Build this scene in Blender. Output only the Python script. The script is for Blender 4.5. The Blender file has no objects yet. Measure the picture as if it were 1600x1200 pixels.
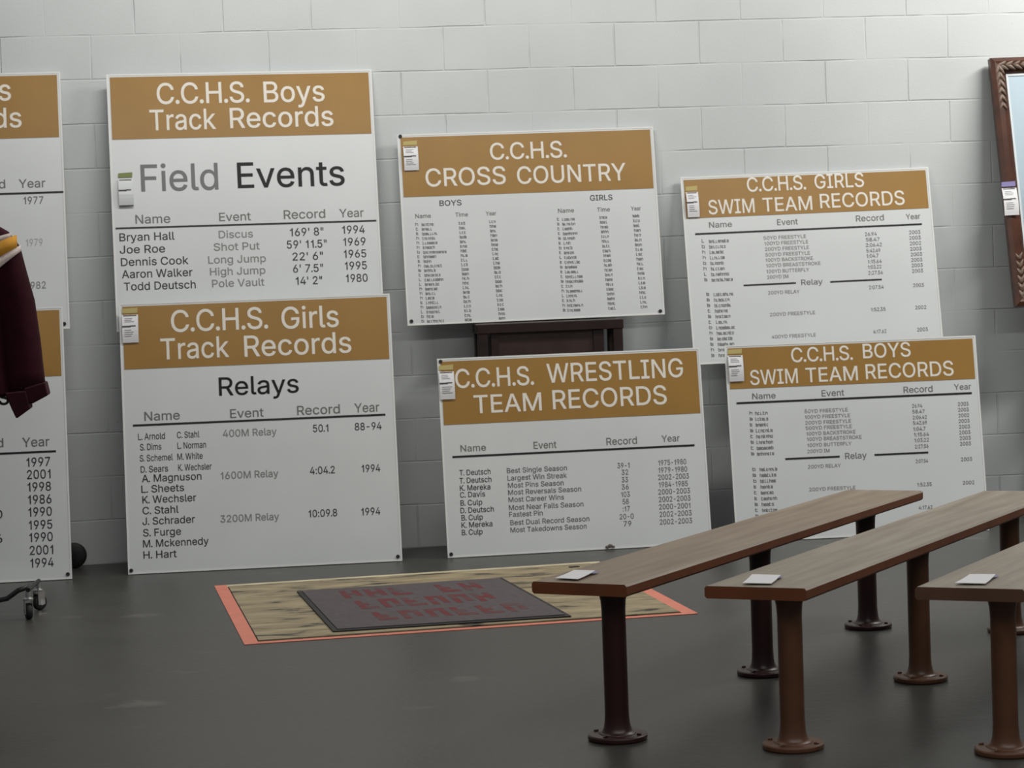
import bpy, bmesh, math, random
from mathutils import Vector, Matrix, noise
random.seed(7)
S = bpy.context.scene
COL = S.collection

# ------------------------------------------------------------------ camera, world, lights, exposure
def mk_camera():
    f = Vector((0.12226969, 0.99100965, -0.05431385))
    r = Vector((0.99156462, -0.12434319, -0.03658372))
    u = Vector((0.04300838, 0.04938261, 0.99785351))
    cd = bpy.data.cameras.new('camera'); cd.sensor_width = 36; cd.lens = 80.04
    cd.clip_end = 200
    cd.dof.use_dof = True; cd.dof.focus_distance = 7.6; cd.dof.aperture_fstop = 9.0   # the photo is soft throughout
    c = bpy.data.objects.new('camera', cd); COL.objects.link(c)
    m = Matrix((r, u, -f)).transposed().to_4x4()
    m.translation = Vector((-1.0498, -10.6753, 1.3389))
    c.matrix_world = m
    S.camera = c
mk_camera()
S.view_settings.view_transform = 'Standard'
S.view_settings.look = 'None'
S.view_settings.gamma = 1
S.view_settings.use_curve_mapping = False
S.view_settings.exposure = 0.3

W = bpy.data.worlds.new('world'); S.world = W; W.use_nodes = True
W.node_tree.nodes['Background'].inputs[0].default_value = (0.92, 0.97, 1.0, 1)
W.node_tree.nodes['Background'].inputs[1].default_value = 0.10

def lamp(name, loc, target, sx, sy, power, col=(1.0, 0.985, 0.945)):
    l = bpy.data.lights.new(name, 'AREA'); l.shape = 'RECTANGLE'; l.size = sx; l.size_y = sy
    l.energy = power; l.color = col
    o = bpy.data.objects.new(name, l); COL.objects.link(o)
    o.location = loc
    o.rotation_euler = (Vector(target) - Vector(loc)).to_track_quat('-Z', 'Y').to_euler()
    return o
# fluorescent strips hung under the high ceiling, parallel to the block wall
lamp('strip_light', (4.2, -1.8, 4.2), (3.3, 0.0, 1.7), 2.4, 0.2, 130)
lamp('strip_light', (-0.7, -1.8, 4.2), (-0.9, 0.0, 1.7), 2.4, 0.2, 50)
lamp('strip_light', (1.2, -8.0, 4.75), (1.2, -7.5, 0.0), 8.0, 0.4, 130)
FONT = {
 '"':(321,[72,312,64,515,142,515,134,312,187,312,179,515,256,515,249,312],[3,2,0,1,0,2,7,6,4,5,4,6]),
 "'":(206,[72,312,64,515,142,515,134,312],[3,2,0,1,0,2]),
 '-':(453,[343,250,343,182,108,182,108,250],[3,2,1,1,0,3]),
 '.':(188,[95,-10,85,-10,75,-7,67,-2,59,5,52,12,47,21,44,31,43,41,44,51,47,61,52,70,59,78,67,84,75,89,85,92,95,93,106,92,115,89,124,84,132,78,139,70,143,61,146,51,147,41,146,31,143,21,139,12,132,5,124,-2,115,-7,106,-10],[6,5,7,8,7,5,9,8,12,12,11,9,10,9,11,3,2,1,1,0,3,4,3,0,15,14,13,8,5,4,12,8,4,31,30,29,29,28,31,19,18,17,27,26,25,25,24,27,24,23,20,21,20,23,23,22,21,27,24,28,24,20,16,17,16,20,19,17,20,31,28,0,28,24,0,24,16,0,4,0,16,12,4,16,13,12,16,15,13,16]),
 '0':(453,[227,-13,199,-11,172,-5,148,5,126,19,107,37,90,58,75,83,63,111,54,143,47,177,43,214,42,254,43,294,47,331,54,366,63,397,76,425,90,450,107,471,127,489,149,503,173,513,199,520,227,522,255,520,281,513,305,503,327,489,346,471,363,450,378,425,390,397,399,366,406,331,410,294,411,254,410,214,406,177,399,143,390,111,378,83,363,58,347,37,327,19,305,5,281,-5,255,-11,227,56,244,57,259,61,273,68,286,78,298,91,308,106,317,125,324,145,330,169,334,195,337,223,338,254,337,285,334,314,330,340,324,363,317,384,308,402,298,418,286,431,273,441,259,448,244,452,227,454,210,452,194,448,180,441,167,431,155,418,145,402,136,384,129,363,123,340,119,314,116,285,115,254,116,223,119,195,123,169,129,145,136,125,145,106,155,91,167,78,180,68,194,61,210,57],[10,9,87,87,86,10,11,10,86,86,85,11,12,11,85,85,84,12,84,83,12,13,12,83,83,82,13,14,13,82,82,81,14,15,14,81,1,95,2,94,2,95,22,74,73,73,23,22,2,94,3,94,93,3,75,74,21,74,22,21,3,93,4,93,92,4,5,4,92,92,91,5,6,5,91,91,90,6,7,6,90,90,89,7,8,7,89,89,88,8,9,8,88,87,9,88,15,81,80,16,15,80,80,79,16,17,16,79,79,78,17,18,17,78,78,77,18,19,18,77,77,76,19,20,19,76,76,75,20,75,21,20,47,49,0,24,71,25,49,47,46,46,50,49,70,26,71,25,71,26,50,46,45,51,50,45,70,69,27,26,70,27,39,38,57,58,57,38,38,37,58,59,58,37,37,36,59,60,59,36,61,60,36,36,35,61,62,61,35,35,34,62,63,62,34,34,33,63,51,45,44,52,51,44,44,43,52,53,52,43,43,42,53,54,53,42,42,41,54,55,54,41,41,40,55,56,55,40,40,39,56,39,57,56,63,33,64,33,32,64,65,64,32,32,31,65,66,65,31,31,30,66,67,66,30,30,29,67,68,67,29,29,28,68,69,68,28,27,69,28,95,1,0,48,95,0,0,49,48,71,24,72,73,72,24,23,73,24]),
 '1':(360,[194,378,152,348,84,337,84,403,147,424,185,462,206,515,276,515,276,-6,194,-6],[3,2,1,1,4,3,8,7,0,9,8,0,4,1,0,5,4,0,0,7,5,7,6,5]),
 '2':(453,[58,-6,58,50,230,233,244,248,256,261,268,274,278,286,286,297,294,308,300,319,305,329,309,339,312,350,314,360,314,371,313,384,311,395,308,406,303,415,296,424,289,432,280,438,271,444,260,448,249,451,236,453,224,454,210,453,197,451,186,447,175,442,166,436,157,429,150,420,144,411,139,400,136,388,134,376,133,356,59,356,61,385,65,406,72,427,81,445,93,462,107,477,122,491,140,502,160,510,180,517,202,520,225,522,248,520,269,517,290,511,309,502,326,491,341,479,355,464,366,448,375,431,382,412,386,393,387,373,386,358,384,344,381,329,377,316,370,301,362,287,352,271,341,255,327,238,311,219,292,198,271,175,159,58,159,63,395,63,395,-6,163,63],[1,0,76,76,77,1,38,37,39,40,39,37,37,36,40,41,40,36,36,35,41,42,41,35,43,42,35,35,34,43,44,43,34,34,33,44,45,44,33,33,32,45,46,45,32,30,29,48,29,49,48,50,28,27,27,26,50,26,51,50,49,29,28,28,50,49,24,52,25,23,53,24,52,24,53,51,26,25,25,52,51,1,77,2,46,32,31,47,46,31,31,30,47,30,48,47,64,63,14,72,71,6,7,6,71,8,7,71,71,70,8,9,8,70,70,69,9,10,9,69,69,68,10,11,10,68,68,67,11,67,66,11,12,11,66,66,65,12,13,12,65,65,64,13,64,14,13,14,63,15,63,62,15,62,61,15,16,15,61,61,60,16,17,16,60,60,59,17,18,17,59,59,58,18,19,18,58,58,57,19,20,19,57,57,56,20,21,20,56,55,21,56,76,0,79,79,78,76,76,78,80,77,76,80,2,77,75,75,74,2,3,2,74,4,3,74,74,73,4,5,4,73,73,72,5,72,6,5,21,55,22,55,54,22,23,22,54,53,23,54,75,77,80]),
 '3':(453,[218,-13,195,-12,172,-9,151,-3,130,4,111,14,94,25,79,38,65,54,54,71,46,89,40,110,37,138,114,138,117,120,120,110,125,100,131,91,139,83,147,76,157,70,167,65,179,61,192,58,205,56,218,56,233,57,247,58,260,62,273,66,284,72,294,79,302,87,310,96,315,107,320,118,322,131,323,145,322,158,320,170,316,182,311,193,304,203,295,213,284,221,272,228,258,234,241,238,222,241,201,242,151,242,151,301,282,451,282,446,64,446,64,515,378,515,378,458,207,267,205,295,239,296,265,294,289,290,311,281,331,271,348,258,363,243,376,226,386,207,393,187,398,167,399,145,398,122,393,101,386,81,375,63,363,46,348,31,331,18,311,7,290,-2,268,-8,243,-12,278,446,233,296],[6,5,19,19,18,6,7,6,18,18,17,7,8,7,17,17,16,8,9,8,16,16,15,9,10,9,15,15,14,10,11,10,14,14,13,11,12,11,13,2,22,3,22,21,3,23,1,24,1,23,2,22,2,23,26,25,0,26,0,82,82,27,26,58,48,47,47,60,58,24,1,0,0,25,24,48,58,49,3,21,4,21,20,4,5,4,20,19,5,20,49,58,50,51,50,58,58,59,51,29,80,79,30,29,79,45,44,63,62,45,63,73,72,36,37,36,72,72,71,37,71,70,37,38,37,70,70,69,38,39,38,69,69,68,39,30,79,78,31,30,78,78,77,31,32,31,77,77,76,32,33,32,76,76,75,33,34,33,75,75,74,34,35,34,74,74,73,35,73,36,35,39,68,40,68,67,40,41,40,67,67,66,41,42,41,66,66,65,42,43,42,65,65,64,43,44,43,64,63,44,64,57,53,59,52,53,57,57,56,52,27,82,81,28,27,81,81,80,28,80,29,28,45,62,46,62,61,46,47,46,61,60,47,61,51,59,53,53,52,83,55,54,52,52,56,55,52,54,83,51,53,83,58,60,84,59,58,84,57,59,84]),
 '4':(453,[34,99,34,160,243,515,321,515,115,164,115,169,419,169,419,99,276,-6,276,121,276,146,276,324,349,324,349,-6,117,169,276,99,276,169,349,169,349,99],[1,0,4,1,4,5,5,2,1,4,0,9,4,9,10,2,5,3,4,10,14,5,4,14,3,5,14,16,17,11,17,16,10,18,15,8,9,0,15,14,10,16,12,11,17,7,6,18,6,17,18,15,18,9,18,17,10,10,9,18,8,13,18]),
 '5':(453,[221,-13,198,-12,177,-8,157,-2,137,6,120,16,104,28,90,41,78,57,68,73,61,91,56,110,53,136,127,136,130,120,133,111,137,101,143,93,150,84,157,77,166,71,176,66,186,61,197,58,209,56,221,56,235,57,249,59,261,64,273,70,284,77,293,86,302,96,309,107,314,120,318,133,321,147,322,162,321,177,318,192,314,205,308,218,301,230,292,240,283,249,272,257,260,263,247,267,233,270,218,271,206,270,193,269,181,266,169,263,158,258,148,253,140,248,130,240,61,247,91,515,372,515,372,446,156,446,141,307,134,307,142,313,152,320,163,326,176,331,188,334,202,337,215,339,229,340,247,339,264,336,280,332,296,326,311,319,325,311,338,301,349,289,360,277,369,263,378,249,384,233,390,217,394,200,396,182,397,163,396,139,391,115,384,93,374,73,362,54,347,37,330,22,312,10,291,0,269,-7,246,-11,141,313],[11,10,14,14,13,11,12,11,13,64,57,56,65,63,66,64,56,55,55,63,64,64,63,100,7,6,18,18,17,7,8,7,17,17,16,8,9,8,16,16,15,9,10,9,15,14,10,15,57,64,58,59,58,64,64,62,59,2,22,3,22,21,3,23,1,24,0,26,25,48,72,49,71,49,72,24,1,0,0,25,24,70,50,49,49,71,70,1,23,2,22,2,23,67,52,51,68,67,51,69,68,51,51,50,69,50,70,69,3,21,4,21,20,4,5,4,20,20,19,5,6,5,19,18,6,19,63,55,54,54,53,63,53,52,63,66,63,52,52,67,66,27,99,98,28,27,98,47,46,75,75,74,47,73,47,74,28,98,97,29,28,97,97,96,29,96,30,29,45,44,77,77,76,45,46,45,76,75,46,76,91,90,35,36,35,90,90,89,36,37,36,89,89,88,37,88,87,37,38,37,87,87,86,38,39,38,86,86,85,39,30,96,95,31,30,95,95,94,31,32,31,94,94,93,32,33,32,93,93,92,33,34,33,92,92,91,34,91,35,34,39,85,40,85,84,40,84,83,40,41,40,83,83,82,41,42,41,82,82,81,42,81,80,42,43,42,80,80,79,43,44,43,79,79,78,44,77,44,78,26,0,99,99,27,26,47,73,48,72,48,73,61,60,62,59,62,60,63,65,100,62,64,100]),
 '6':(453,[226,-13,203,-11,180,-7,159,0,139,9,121,22,105,36,91,53,79,72,70,92,63,114,59,137,57,162,59,181,62,201,67,221,74,241,84,263,97,288,113,314,132,344,249,515,333,514,154,255,135,255,144,271,149,279,155,285,161,292,168,298,176,304,184,308,193,313,203,316,213,318,224,320,235,320,258,319,280,315,300,309,319,300,336,289,351,275,364,260,375,243,384,224,390,203,394,181,395,157,394,133,389,111,383,89,373,70,361,51,347,35,331,21,313,9,293,0,272,-7,250,-11,226,54,240,55,253,58,264,62,275,68,285,75,294,83,302,93,309,104,314,116,318,129,321,143,321,157,321,172,318,186,314,199,309,211,302,221,294,231,285,239,275,246,265,252,253,256,240,258,226,259,213,258,200,256,188,252,177,246,167,239,158,231,150,222,143,211,138,199,134,187,132,173,131,158,132,143,134,130,138,116,143,104,150,93,158,84,167,75,177,68,188,62,200,58,213,55,194,313],[8,7,100,100,99,8,9,8,99,99,98,9,10,9,98,98,97,10,11,10,97,97,96,11,12,11,96,96,95,12,13,12,95,14,13,95,95,94,14,15,14,94,94,93,15,16,15,93,93,92,16,92,24,16,17,16,24,18,17,24,26,25,23,23,27,26,90,89,23,1,107,106,1,106,2,105,2,106,2,105,3,105,104,3,23,89,88,88,87,23,3,104,4,104,103,4,5,4,103,103,102,5,6,5,102,102,101,6,7,6,101,100,7,101,24,92,91,91,90,24,90,23,24,23,25,24,18,24,25,19,18,25,25,26,19,26,27,19,27,28,19,20,19,28,28,29,20,29,30,20,30,31,20,31,32,20,35,34,84,35,84,36,59,62,61,82,37,83,59,61,0,60,0,61,36,84,83,83,37,36,63,58,57,64,63,57,81,80,39,38,81,39,62,59,58,58,63,62,81,38,82,37,82,38,53,52,68,69,68,52,52,51,69,51,50,69,70,69,50,50,49,70,71,70,49,49,48,71,72,71,48,73,72,48,48,47,73,74,73,47,47,46,74,46,45,74,75,74,45,45,44,75,76,75,44,44,43,76,64,57,56,65,64,56,56,55,65,66,65,55,55,54,66,67,66,54,54,53,67,53,68,67,76,43,77,43,42,77,78,77,42,42,41,78,79,78,41,41,40,79,80,79,40,39,80,40,20,32,21,107,1,0,0,60,107,84,34,85,33,85,34,85,33,86,108,23,33,23,87,33,87,86,33,27,23,28,23,108,32,22,21,32,32,31,23,31,30,23,30,29,23,29,28,23,22,32,108]),
 '7':(453,[87,-6,317,450,317,446,56,446,56,515,397,515,397,447,169,-6,315,446],[0,7,2,1,2,6,6,5,1,6,2,7,4,3,1,1,5,4,1,3,8,2,1,8,0,2,8]),
 '8':(453,[226,-13,201,-12,177,-8,154,-2,133,6,114,16,97,29,82,43,69,58,59,76,52,94,47,114,46,135,47,152,49,168,54,183,60,198,67,211,76,224,86,235,97,246,110,255,123,262,137,267,147,269,147,263,132,267,115,277,101,289,88,304,78,321,70,340,66,360,64,380,66,400,70,419,76,437,85,453,97,468,110,482,126,493,143,503,162,511,182,517,204,520,226,522,249,520,270,517,290,511,309,503,326,493,341,482,355,468,366,453,376,437,382,419,386,400,388,380,386,360,382,340,375,322,364,304,352,289,337,277,320,268,306,263,306,269,316,267,330,262,343,255,355,246,366,235,376,224,385,211,393,198,399,183,403,168,406,152,407,135,405,114,401,94,394,76,383,58,371,43,356,29,339,16,319,6,298,-2,276,-8,252,-12,226,55,242,56,257,58,270,61,282,66,293,71,303,78,311,86,318,95,324,105,327,115,330,126,331,139,330,152,327,164,323,175,317,185,310,195,301,203,291,211,280,217,268,223,255,226,241,228,226,229,211,228,197,226,184,223,172,217,161,211,151,203,142,195,135,185,129,175,125,164,122,152,121,139,122,126,125,115,128,105,134,95,141,86,149,78,159,72,170,66,182,61,196,58,210,56,226,296,239,296,250,298,261,301,271,306,281,311,289,318,296,325,302,334,307,343,310,353,312,364,313,376,313,387,311,398,307,408,302,417,297,425,290,432,282,439,272,444,262,448,251,451,239,453,226,454,213,453,201,451,190,448,180,444,171,439,163,432,156,425,150,417,145,408,142,398,140,387,139,376,140,364,142,353,145,343,150,334,156,325,163,318,171,311,180,306,191,301,202,298,214,296,135,266,317,266],[23,26,186,8,7,130,130,129,8,9,8,129,129,128,9,10,9,128,11,10,128,128,127,11,12,11,127,127,126,12,13,12,126,126,125,13,14,13,125,125,124,14,15,14,124,16,15,124,124,123,16,17,16,123,18,17,123,123,122,18,19,18,122,33,32,174,174,173,33,34,33,173,120,119,25,136,135,2,185,115,114,114,138,185,184,116,115,115,185,184,44,164,163,136,2,1,1,137,136,116,184,183,43,165,164,164,44,43,2,135,3,134,3,135,25,119,118,118,117,25,117,116,25,116,183,25,24,25,183,183,182,24,182,181,24,180,24,181,167,166,41,42,41,166,166,165,42,165,43,42,3,134,4,134,133,4,5,4,133,133,132,5,6,5,132,132,131,6,7,6,131,130,7,131,19,122,121,20,19,121,21,20,121,121,120,21,22,21,120,120,25,22,23,186,25,25,24,23,26,23,24,27,26,24,24,180,27,180,179,27,28,27,179,179,178,28,29,28,178,178,177,29,30,29,177,177,176,30,31,30,176,176,175,31,32,31,175,174,32,175,34,173,172,35,34,172,36,35,172,172,171,36,37,36,171,171,170,37,38,37,170,170,169,38,39,38,169,169,168,39,40,39,168,168,167,40,167,41,40,89,91,0,90,0,91,113,140,139,160,46,161,45,161,46,88,93,92,88,92,89,91,89,92,140,113,112,112,141,140,159,47,160,46,160,47,109,108,65,93,88,87,87,94,93,109,65,110,111,110,65,112,111,65,141,112,65,65,66,141,142,141,66,143,142,66,66,144,143,157,49,158,49,48,158,159,158,48,47,159,48,67,65,187,83,82,98,99,98,82,82,81,99,100,99,81,81,80,100,80,79,100,101,100,79,79,78,101,102,101,78,78,77,102,103,102,77,77,76,103,76,75,103,104,103,75,75,74,104,105,104,74,74,73,105,73,72,105,106,105,72,72,71,106,59,58,149,150,149,58,58,57,150,151,150,57,57,56,151,94,87,86,95,94,86,86,85,95,96,95,85,85,84,96,97,96,84,84,83,97,83,98,97,106,71,107,71,70,107,70,69,107,108,107,69,69,68,108,65,108,68,66,65,67,67,64,66,64,63,66,144,66,63,145,144,63,63,62,145,146,145,62,62,61,146,147,146,61,61,60,147,148,147,60,60,59,148,59,149,148,151,56,152,56,55,152,55,54,152,153,152,54,54,53,153,154,153,53,53,52,154,155,154,52,52,51,155,156,155,51,51,50,156,157,156,50,49,157,50,137,1,0,0,90,137,113,139,114,138,114,139,161,45,162,163,162,45,44,163,45,22,25,186,65,68,187,64,67,187]),
 '9':(453,[226,522,250,520,272,516,293,509,313,499,331,487,347,473,361,456,373,437,383,417,389,395,394,371,395,347,394,328,391,308,385,288,378,267,368,246,355,221,339,194,320,165,204,-6,120,-6,298,254,317,254,309,237,304,230,298,223,292,217,284,211,276,205,268,200,259,196,249,193,239,190,229,189,218,189,195,190,173,194,153,200,134,209,117,220,102,233,89,249,78,266,69,285,63,306,59,328,57,352,59,376,63,398,70,419,79,439,91,457,105,474,122,488,140,500,159,509,180,516,203,520,226,454,213,453,200,451,188,447,177,441,167,434,158,425,150,415,144,405,138,393,134,380,132,366,131,352,132,337,134,323,138,310,144,298,150,287,158,278,167,270,177,262,188,257,200,253,213,250,226,249,240,250,252,253,264,257,276,262,286,269,295,278,302,287,309,298,314,310,318,322,321,336,321,350,321,365,318,379,314,392,309,404,302,415,295,425,286,434,276,441,265,447,253,451,240,453,259,196],[44,43,76,76,75,44,45,44,75,75,74,45,46,45,74,47,46,74,74,73,47,48,47,73,73,72,48,72,71,48,49,48,71,71,70,49,50,49,70,70,69,50,51,50,69,69,68,51,52,51,68,53,52,68,38,81,39,81,80,39,82,37,83,35,34,84,35,84,36,0,61,60,83,37,36,36,84,83,59,62,61,61,0,59,37,82,38,81,38,82,57,64,63,58,57,63,63,62,58,62,59,58,20,32,21,39,80,40,80,79,40,41,40,79,79,78,41,42,41,78,78,77,42,43,42,77,76,43,77,53,68,67,54,53,67,67,66,54,55,54,66,66,65,55,56,55,65,65,64,56,64,57,56,106,1,107,105,2,106,1,106,2,23,27,26,26,25,23,23,90,89,88,87,23,23,89,88,105,104,3,2,105,3,18,17,24,17,16,24,92,24,16,93,92,16,16,15,93,94,93,15,15,14,94,95,94,14,14,13,95,13,12,95,96,95,12,12,11,96,97,96,11,11,10,97,98,97,10,10,9,98,99,98,9,9,8,99,100,99,8,8,7,100,31,32,20,30,31,20,29,30,20,28,29,20,20,19,28,27,28,19,26,27,19,25,26,19,19,18,25,18,24,25,23,25,24,90,23,24,91,90,24,24,92,91,100,7,101,7,6,101,102,101,6,6,5,102,103,102,5,5,4,103,104,103,4,3,104,4,33,85,34,84,34,85,0,60,107,107,1,0,85,33,86,108,23,33,23,87,33,87,86,33,27,23,28,23,108,32,22,21,32,32,31,23,31,30,23,30,29,23,29,28,23,22,32,108]),
 ':':(188,[95,-10,85,-10,75,-7,67,-2,59,5,52,12,47,21,44,31,43,41,44,51,47,61,52,70,59,78,67,84,75,89,85,92,95,93,106,92,115,89,124,84,132,78,139,70,143,61,146,51,147,41,146,31,143,21,139,12,132,5,124,-2,115,-7,106,-10,95,265,85,266,75,268,67,273,59,280,52,288,47,296,44,306,43,316,44,326,47,336,52,345,59,353,67,359,75,364,85,367,95,368,106,367,115,364,124,359,132,353,139,345,143,336,146,326,147,316,146,306,143,296,139,288,132,280,124,273,115,268,106,266],[6,5,7,8,7,5,9,8,12,12,11,9,10,9,11,38,37,39,40,39,37,41,40,44,44,43,41,42,41,43,3,2,1,1,0,3,4,3,0,0,16,4,16,15,13,15,14,13,34,33,35,46,45,47,8,5,4,12,8,4,4,16,12,16,13,12,40,37,36,44,40,36,31,30,29,29,28,31,18,17,19,62,61,63,61,60,63,32,63,60,51,50,49,27,26,25,25,24,27,24,23,20,21,20,23,23,22,21,59,58,57,57,56,59,56,55,52,53,52,55,55,54,53,27,24,28,19,17,20,59,56,60,32,60,56,48,32,56,56,52,48,49,48,52,51,49,52,31,28,0,28,24,0,16,0,24,24,20,16,20,17,16,35,33,32,36,35,32,32,48,36,44,36,48,45,44,48,47,45,48]),
 'A':(480,[8,-6,197,515,280,515,472,-6,391,-6,281,301,276,315,271,332,265,350,258,370,251,393,244,418,235,446,224,484,253,484,242,445,233,417,226,392,219,369,212,349,206,331,201,315,196,301,89,-6,104,136,104,205,376,205,376,136,239,435,163,205,316,205,340,136,139,136],[0,23,24,25,22,21,32,29,24,0,24,25,25,1,0,25,21,20,1,25,20,20,19,1,19,18,1,18,17,1,17,16,1,16,12,1,12,13,1,4,3,27,26,27,3,6,5,26,26,3,2,6,26,7,26,2,7,8,7,2,9,8,2,10,9,2,11,10,2,15,11,2,14,15,2,30,31,27,12,16,28,12,28,15,15,14,12,13,12,14,1,13,14,14,2,1,11,15,28,29,32,30,22,25,29,25,24,29,26,5,30,27,26,30,4,27,31,31,30,32,24,23,32]),
 'B':(456,[54,-6,54,515,241,515,267,514,291,510,312,504,332,496,349,486,363,474,376,460,386,445,394,428,400,411,403,393,404,374,403,358,401,343,397,329,392,317,385,307,378,297,369,288,360,281,350,275,339,269,328,265,321,262,321,267,328,266,341,263,354,258,366,251,378,242,389,231,399,220,408,206,415,191,420,174,423,156,424,136,423,117,419,98,413,80,405,64,395,48,381,35,365,23,347,12,326,4,302,-1,276,-5,247,-6,131,63,245,63,272,64,294,69,312,75,326,84,336,95,344,108,348,121,349,137,349,148,346,160,343,171,337,181,331,190,323,199,313,206,303,213,291,218,278,222,264,224,248,225,131,225,131,291,238,291,251,292,263,294,275,297,286,302,295,307,304,314,312,321,318,330,323,339,327,349,329,360,330,372,329,387,325,401,318,413,308,424,296,434,281,440,262,444,240,446,131,446,331,266],[0,52,74,1,0,74,74,75,1,75,97,1,52,0,51,51,53,52,73,76,74,75,74,76,96,2,97,1,97,2,78,77,72,78,72,71,71,79,78,94,4,95,3,95,4,53,51,50,50,54,53,72,77,73,76,73,77,95,3,96,2,96,3,27,26,25,25,28,27,55,49,48,56,55,48,69,68,26,70,69,26,82,81,27,54,50,49,49,55,54,70,26,71,79,71,26,26,27,79,80,79,27,27,81,80,93,5,94,4,94,5,45,44,58,44,43,58,59,58,43,43,42,59,42,41,59,60,59,41,41,40,60,61,60,40,40,39,61,39,38,61,62,61,38,38,37,62,63,62,37,37,36,63,64,63,36,36,35,64,65,64,35,35,34,65,34,33,65,66,65,33,33,32,66,16,15,87,88,87,15,15,14,88,14,13,88,56,48,47,47,46,56,57,56,46,46,45,57,45,58,57,66,32,67,32,31,67,31,30,67,68,67,30,30,29,68,26,68,29,25,26,29,25,29,98,28,25,98,27,28,24,82,27,24,83,82,24,24,23,83,23,22,83,84,83,22,22,21,84,21,20,84,85,84,20,20,19,85,19,18,85,86,85,18,18,17,86,17,16,86,16,87,86,88,13,89,13,12,89,90,89,12,12,11,90,11,10,90,91,90,10,10,9,91,9,8,91,92,91,8,8,7,92,93,92,7,7,6,93,5,93,6,24,28,98]),
 'C':(510,[267,-13,235,-11,204,-5,174,6,147,20,122,38,100,59,81,84,64,113,51,144,42,178,36,215,34,254,36,294,42,330,51,364,64,396,81,424,100,449,122,471,147,489,174,503,204,513,235,520,267,522,287,521,306,519,324,515,342,510,359,503,376,496,391,486,406,476,419,464,432,451,443,437,453,421,462,405,469,387,475,369,480,342,404,342,399,359,395,371,390,381,384,391,378,400,370,409,362,416,354,423,344,430,335,435,324,440,314,443,302,446,291,448,279,449,267,450,245,448,225,444,205,437,187,427,170,415,155,399,142,382,130,361,121,338,115,313,111,285,109,254,111,224,115,196,121,170,131,147,142,127,155,109,170,94,187,81,205,72,225,65,245,60,267,59,279,59,291,61,302,63,314,66,324,69,335,74,344,79,354,85,362,92,370,100,378,108,384,118,390,128,395,138,399,150,404,166,480,166,475,140,469,122,462,104,453,88,443,72,432,58,420,45,406,33,391,23,376,13,360,5,342,-1,325,-6,306,-10,287,-12],[8,7,74,74,73,8,9,8,73,73,72,9,10,9,72,72,71,10,11,10,71,71,70,11,12,11,70,69,12,70,12,69,68,13,12,68,68,67,13,14,13,67,67,66,14,15,14,66,66,65,15,16,15,65,65,64,16,17,16,64,79,78,2,60,59,22,2,78,3,78,77,3,21,61,60,60,22,21,0,81,80,0,80,1,23,58,24,113,83,82,25,56,55,113,82,0,81,0,82,24,58,57,57,56,24,56,25,24,79,2,1,1,80,79,58,23,59,22,59,23,3,77,4,77,76,4,5,4,76,6,5,76,76,75,6,7,6,75,74,7,75,17,64,63,18,17,63,63,62,18,19,18,62,20,19,62,62,61,20,61,21,20,53,27,54,26,54,27,111,110,85,86,85,110,52,28,53,27,53,28,86,110,109,87,86,109,109,108,87,108,88,87,51,50,30,30,29,51,52,51,29,28,52,29,102,101,94,95,94,101,101,100,95,96,95,100,100,99,96,97,96,99,99,98,97,40,39,41,42,41,39,39,38,42,43,42,38,38,37,43,44,43,37,37,36,44,45,44,36,36,35,45,88,108,107,89,88,107,107,106,89,90,89,106,106,105,90,91,90,105,105,104,91,92,91,104,104,103,92,93,92,103,103,102,93,102,94,93,45,35,46,35,34,46,47,46,34,34,33,47,48,47,33,33,32,48,49,48,32,32,31,49,50,49,31,30,50,31,83,113,112,84,83,112,112,111,84,111,85,84,54,26,55,25,55,26]),
 'D':(502,[219,-6,90,-6,90,63,215,63,244,64,270,69,294,76,315,86,333,99,349,114,363,131,373,152,382,174,388,199,392,226,393,255,392,284,388,311,382,336,374,358,363,378,350,395,334,410,316,423,296,433,274,440,249,444,221,446,87,446,87,515,225,515,262,513,296,507,327,497,356,484,381,466,404,445,423,421,439,394,451,363,460,330,466,294,468,255,466,216,460,180,451,147,439,116,422,88,403,64,380,43,354,25,324,12,292,2,257,-4,131,515,131,-6,54,-6,54,515,131,446,131,63],[57,56,28,55,2,1,1,2,56,28,56,2,57,28,29,30,27,26,3,0,4,27,30,54,0,3,55,2,55,59,28,2,58,28,58,54,29,28,54,5,53,52,52,6,5,25,32,31,24,23,33,6,52,51,51,7,6,32,25,24,24,33,32,4,0,53,53,5,4,25,31,26,30,26,31,16,15,42,42,41,16,47,46,10,11,10,46,46,45,11,12,11,45,45,44,12,13,12,44,44,43,13,14,13,43,43,42,14,42,15,14,16,41,17,41,40,17,18,17,40,40,39,18,19,18,39,39,38,19,20,19,38,38,37,20,21,20,37,37,36,21,35,21,36,7,51,50,8,7,50,50,49,8,9,8,49,49,48,9,48,47,9,47,10,9,21,35,22,35,34,22,23,22,34,33,23,34,27,54,58,2,59,58,55,3,59]),
 'E':(419,[54,-6,54,515,378,515,378,446,131,446,131,292,361,292,361,223,131,223,131,63,381,63,381,-6],[0,9,8,1,0,8,8,5,1,5,4,1,9,0,11,11,10,9,5,8,7,7,6,5,3,2,4,1,4,2]),
 'F':(410,[54,-6,54,515,375,515,375,446,131,446,131,284,352,284,352,215,131,215,131,-6],[9,8,0,8,5,0,1,0,5,3,2,4,5,8,7,7,6,5,1,5,4,4,2,1]),
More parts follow.
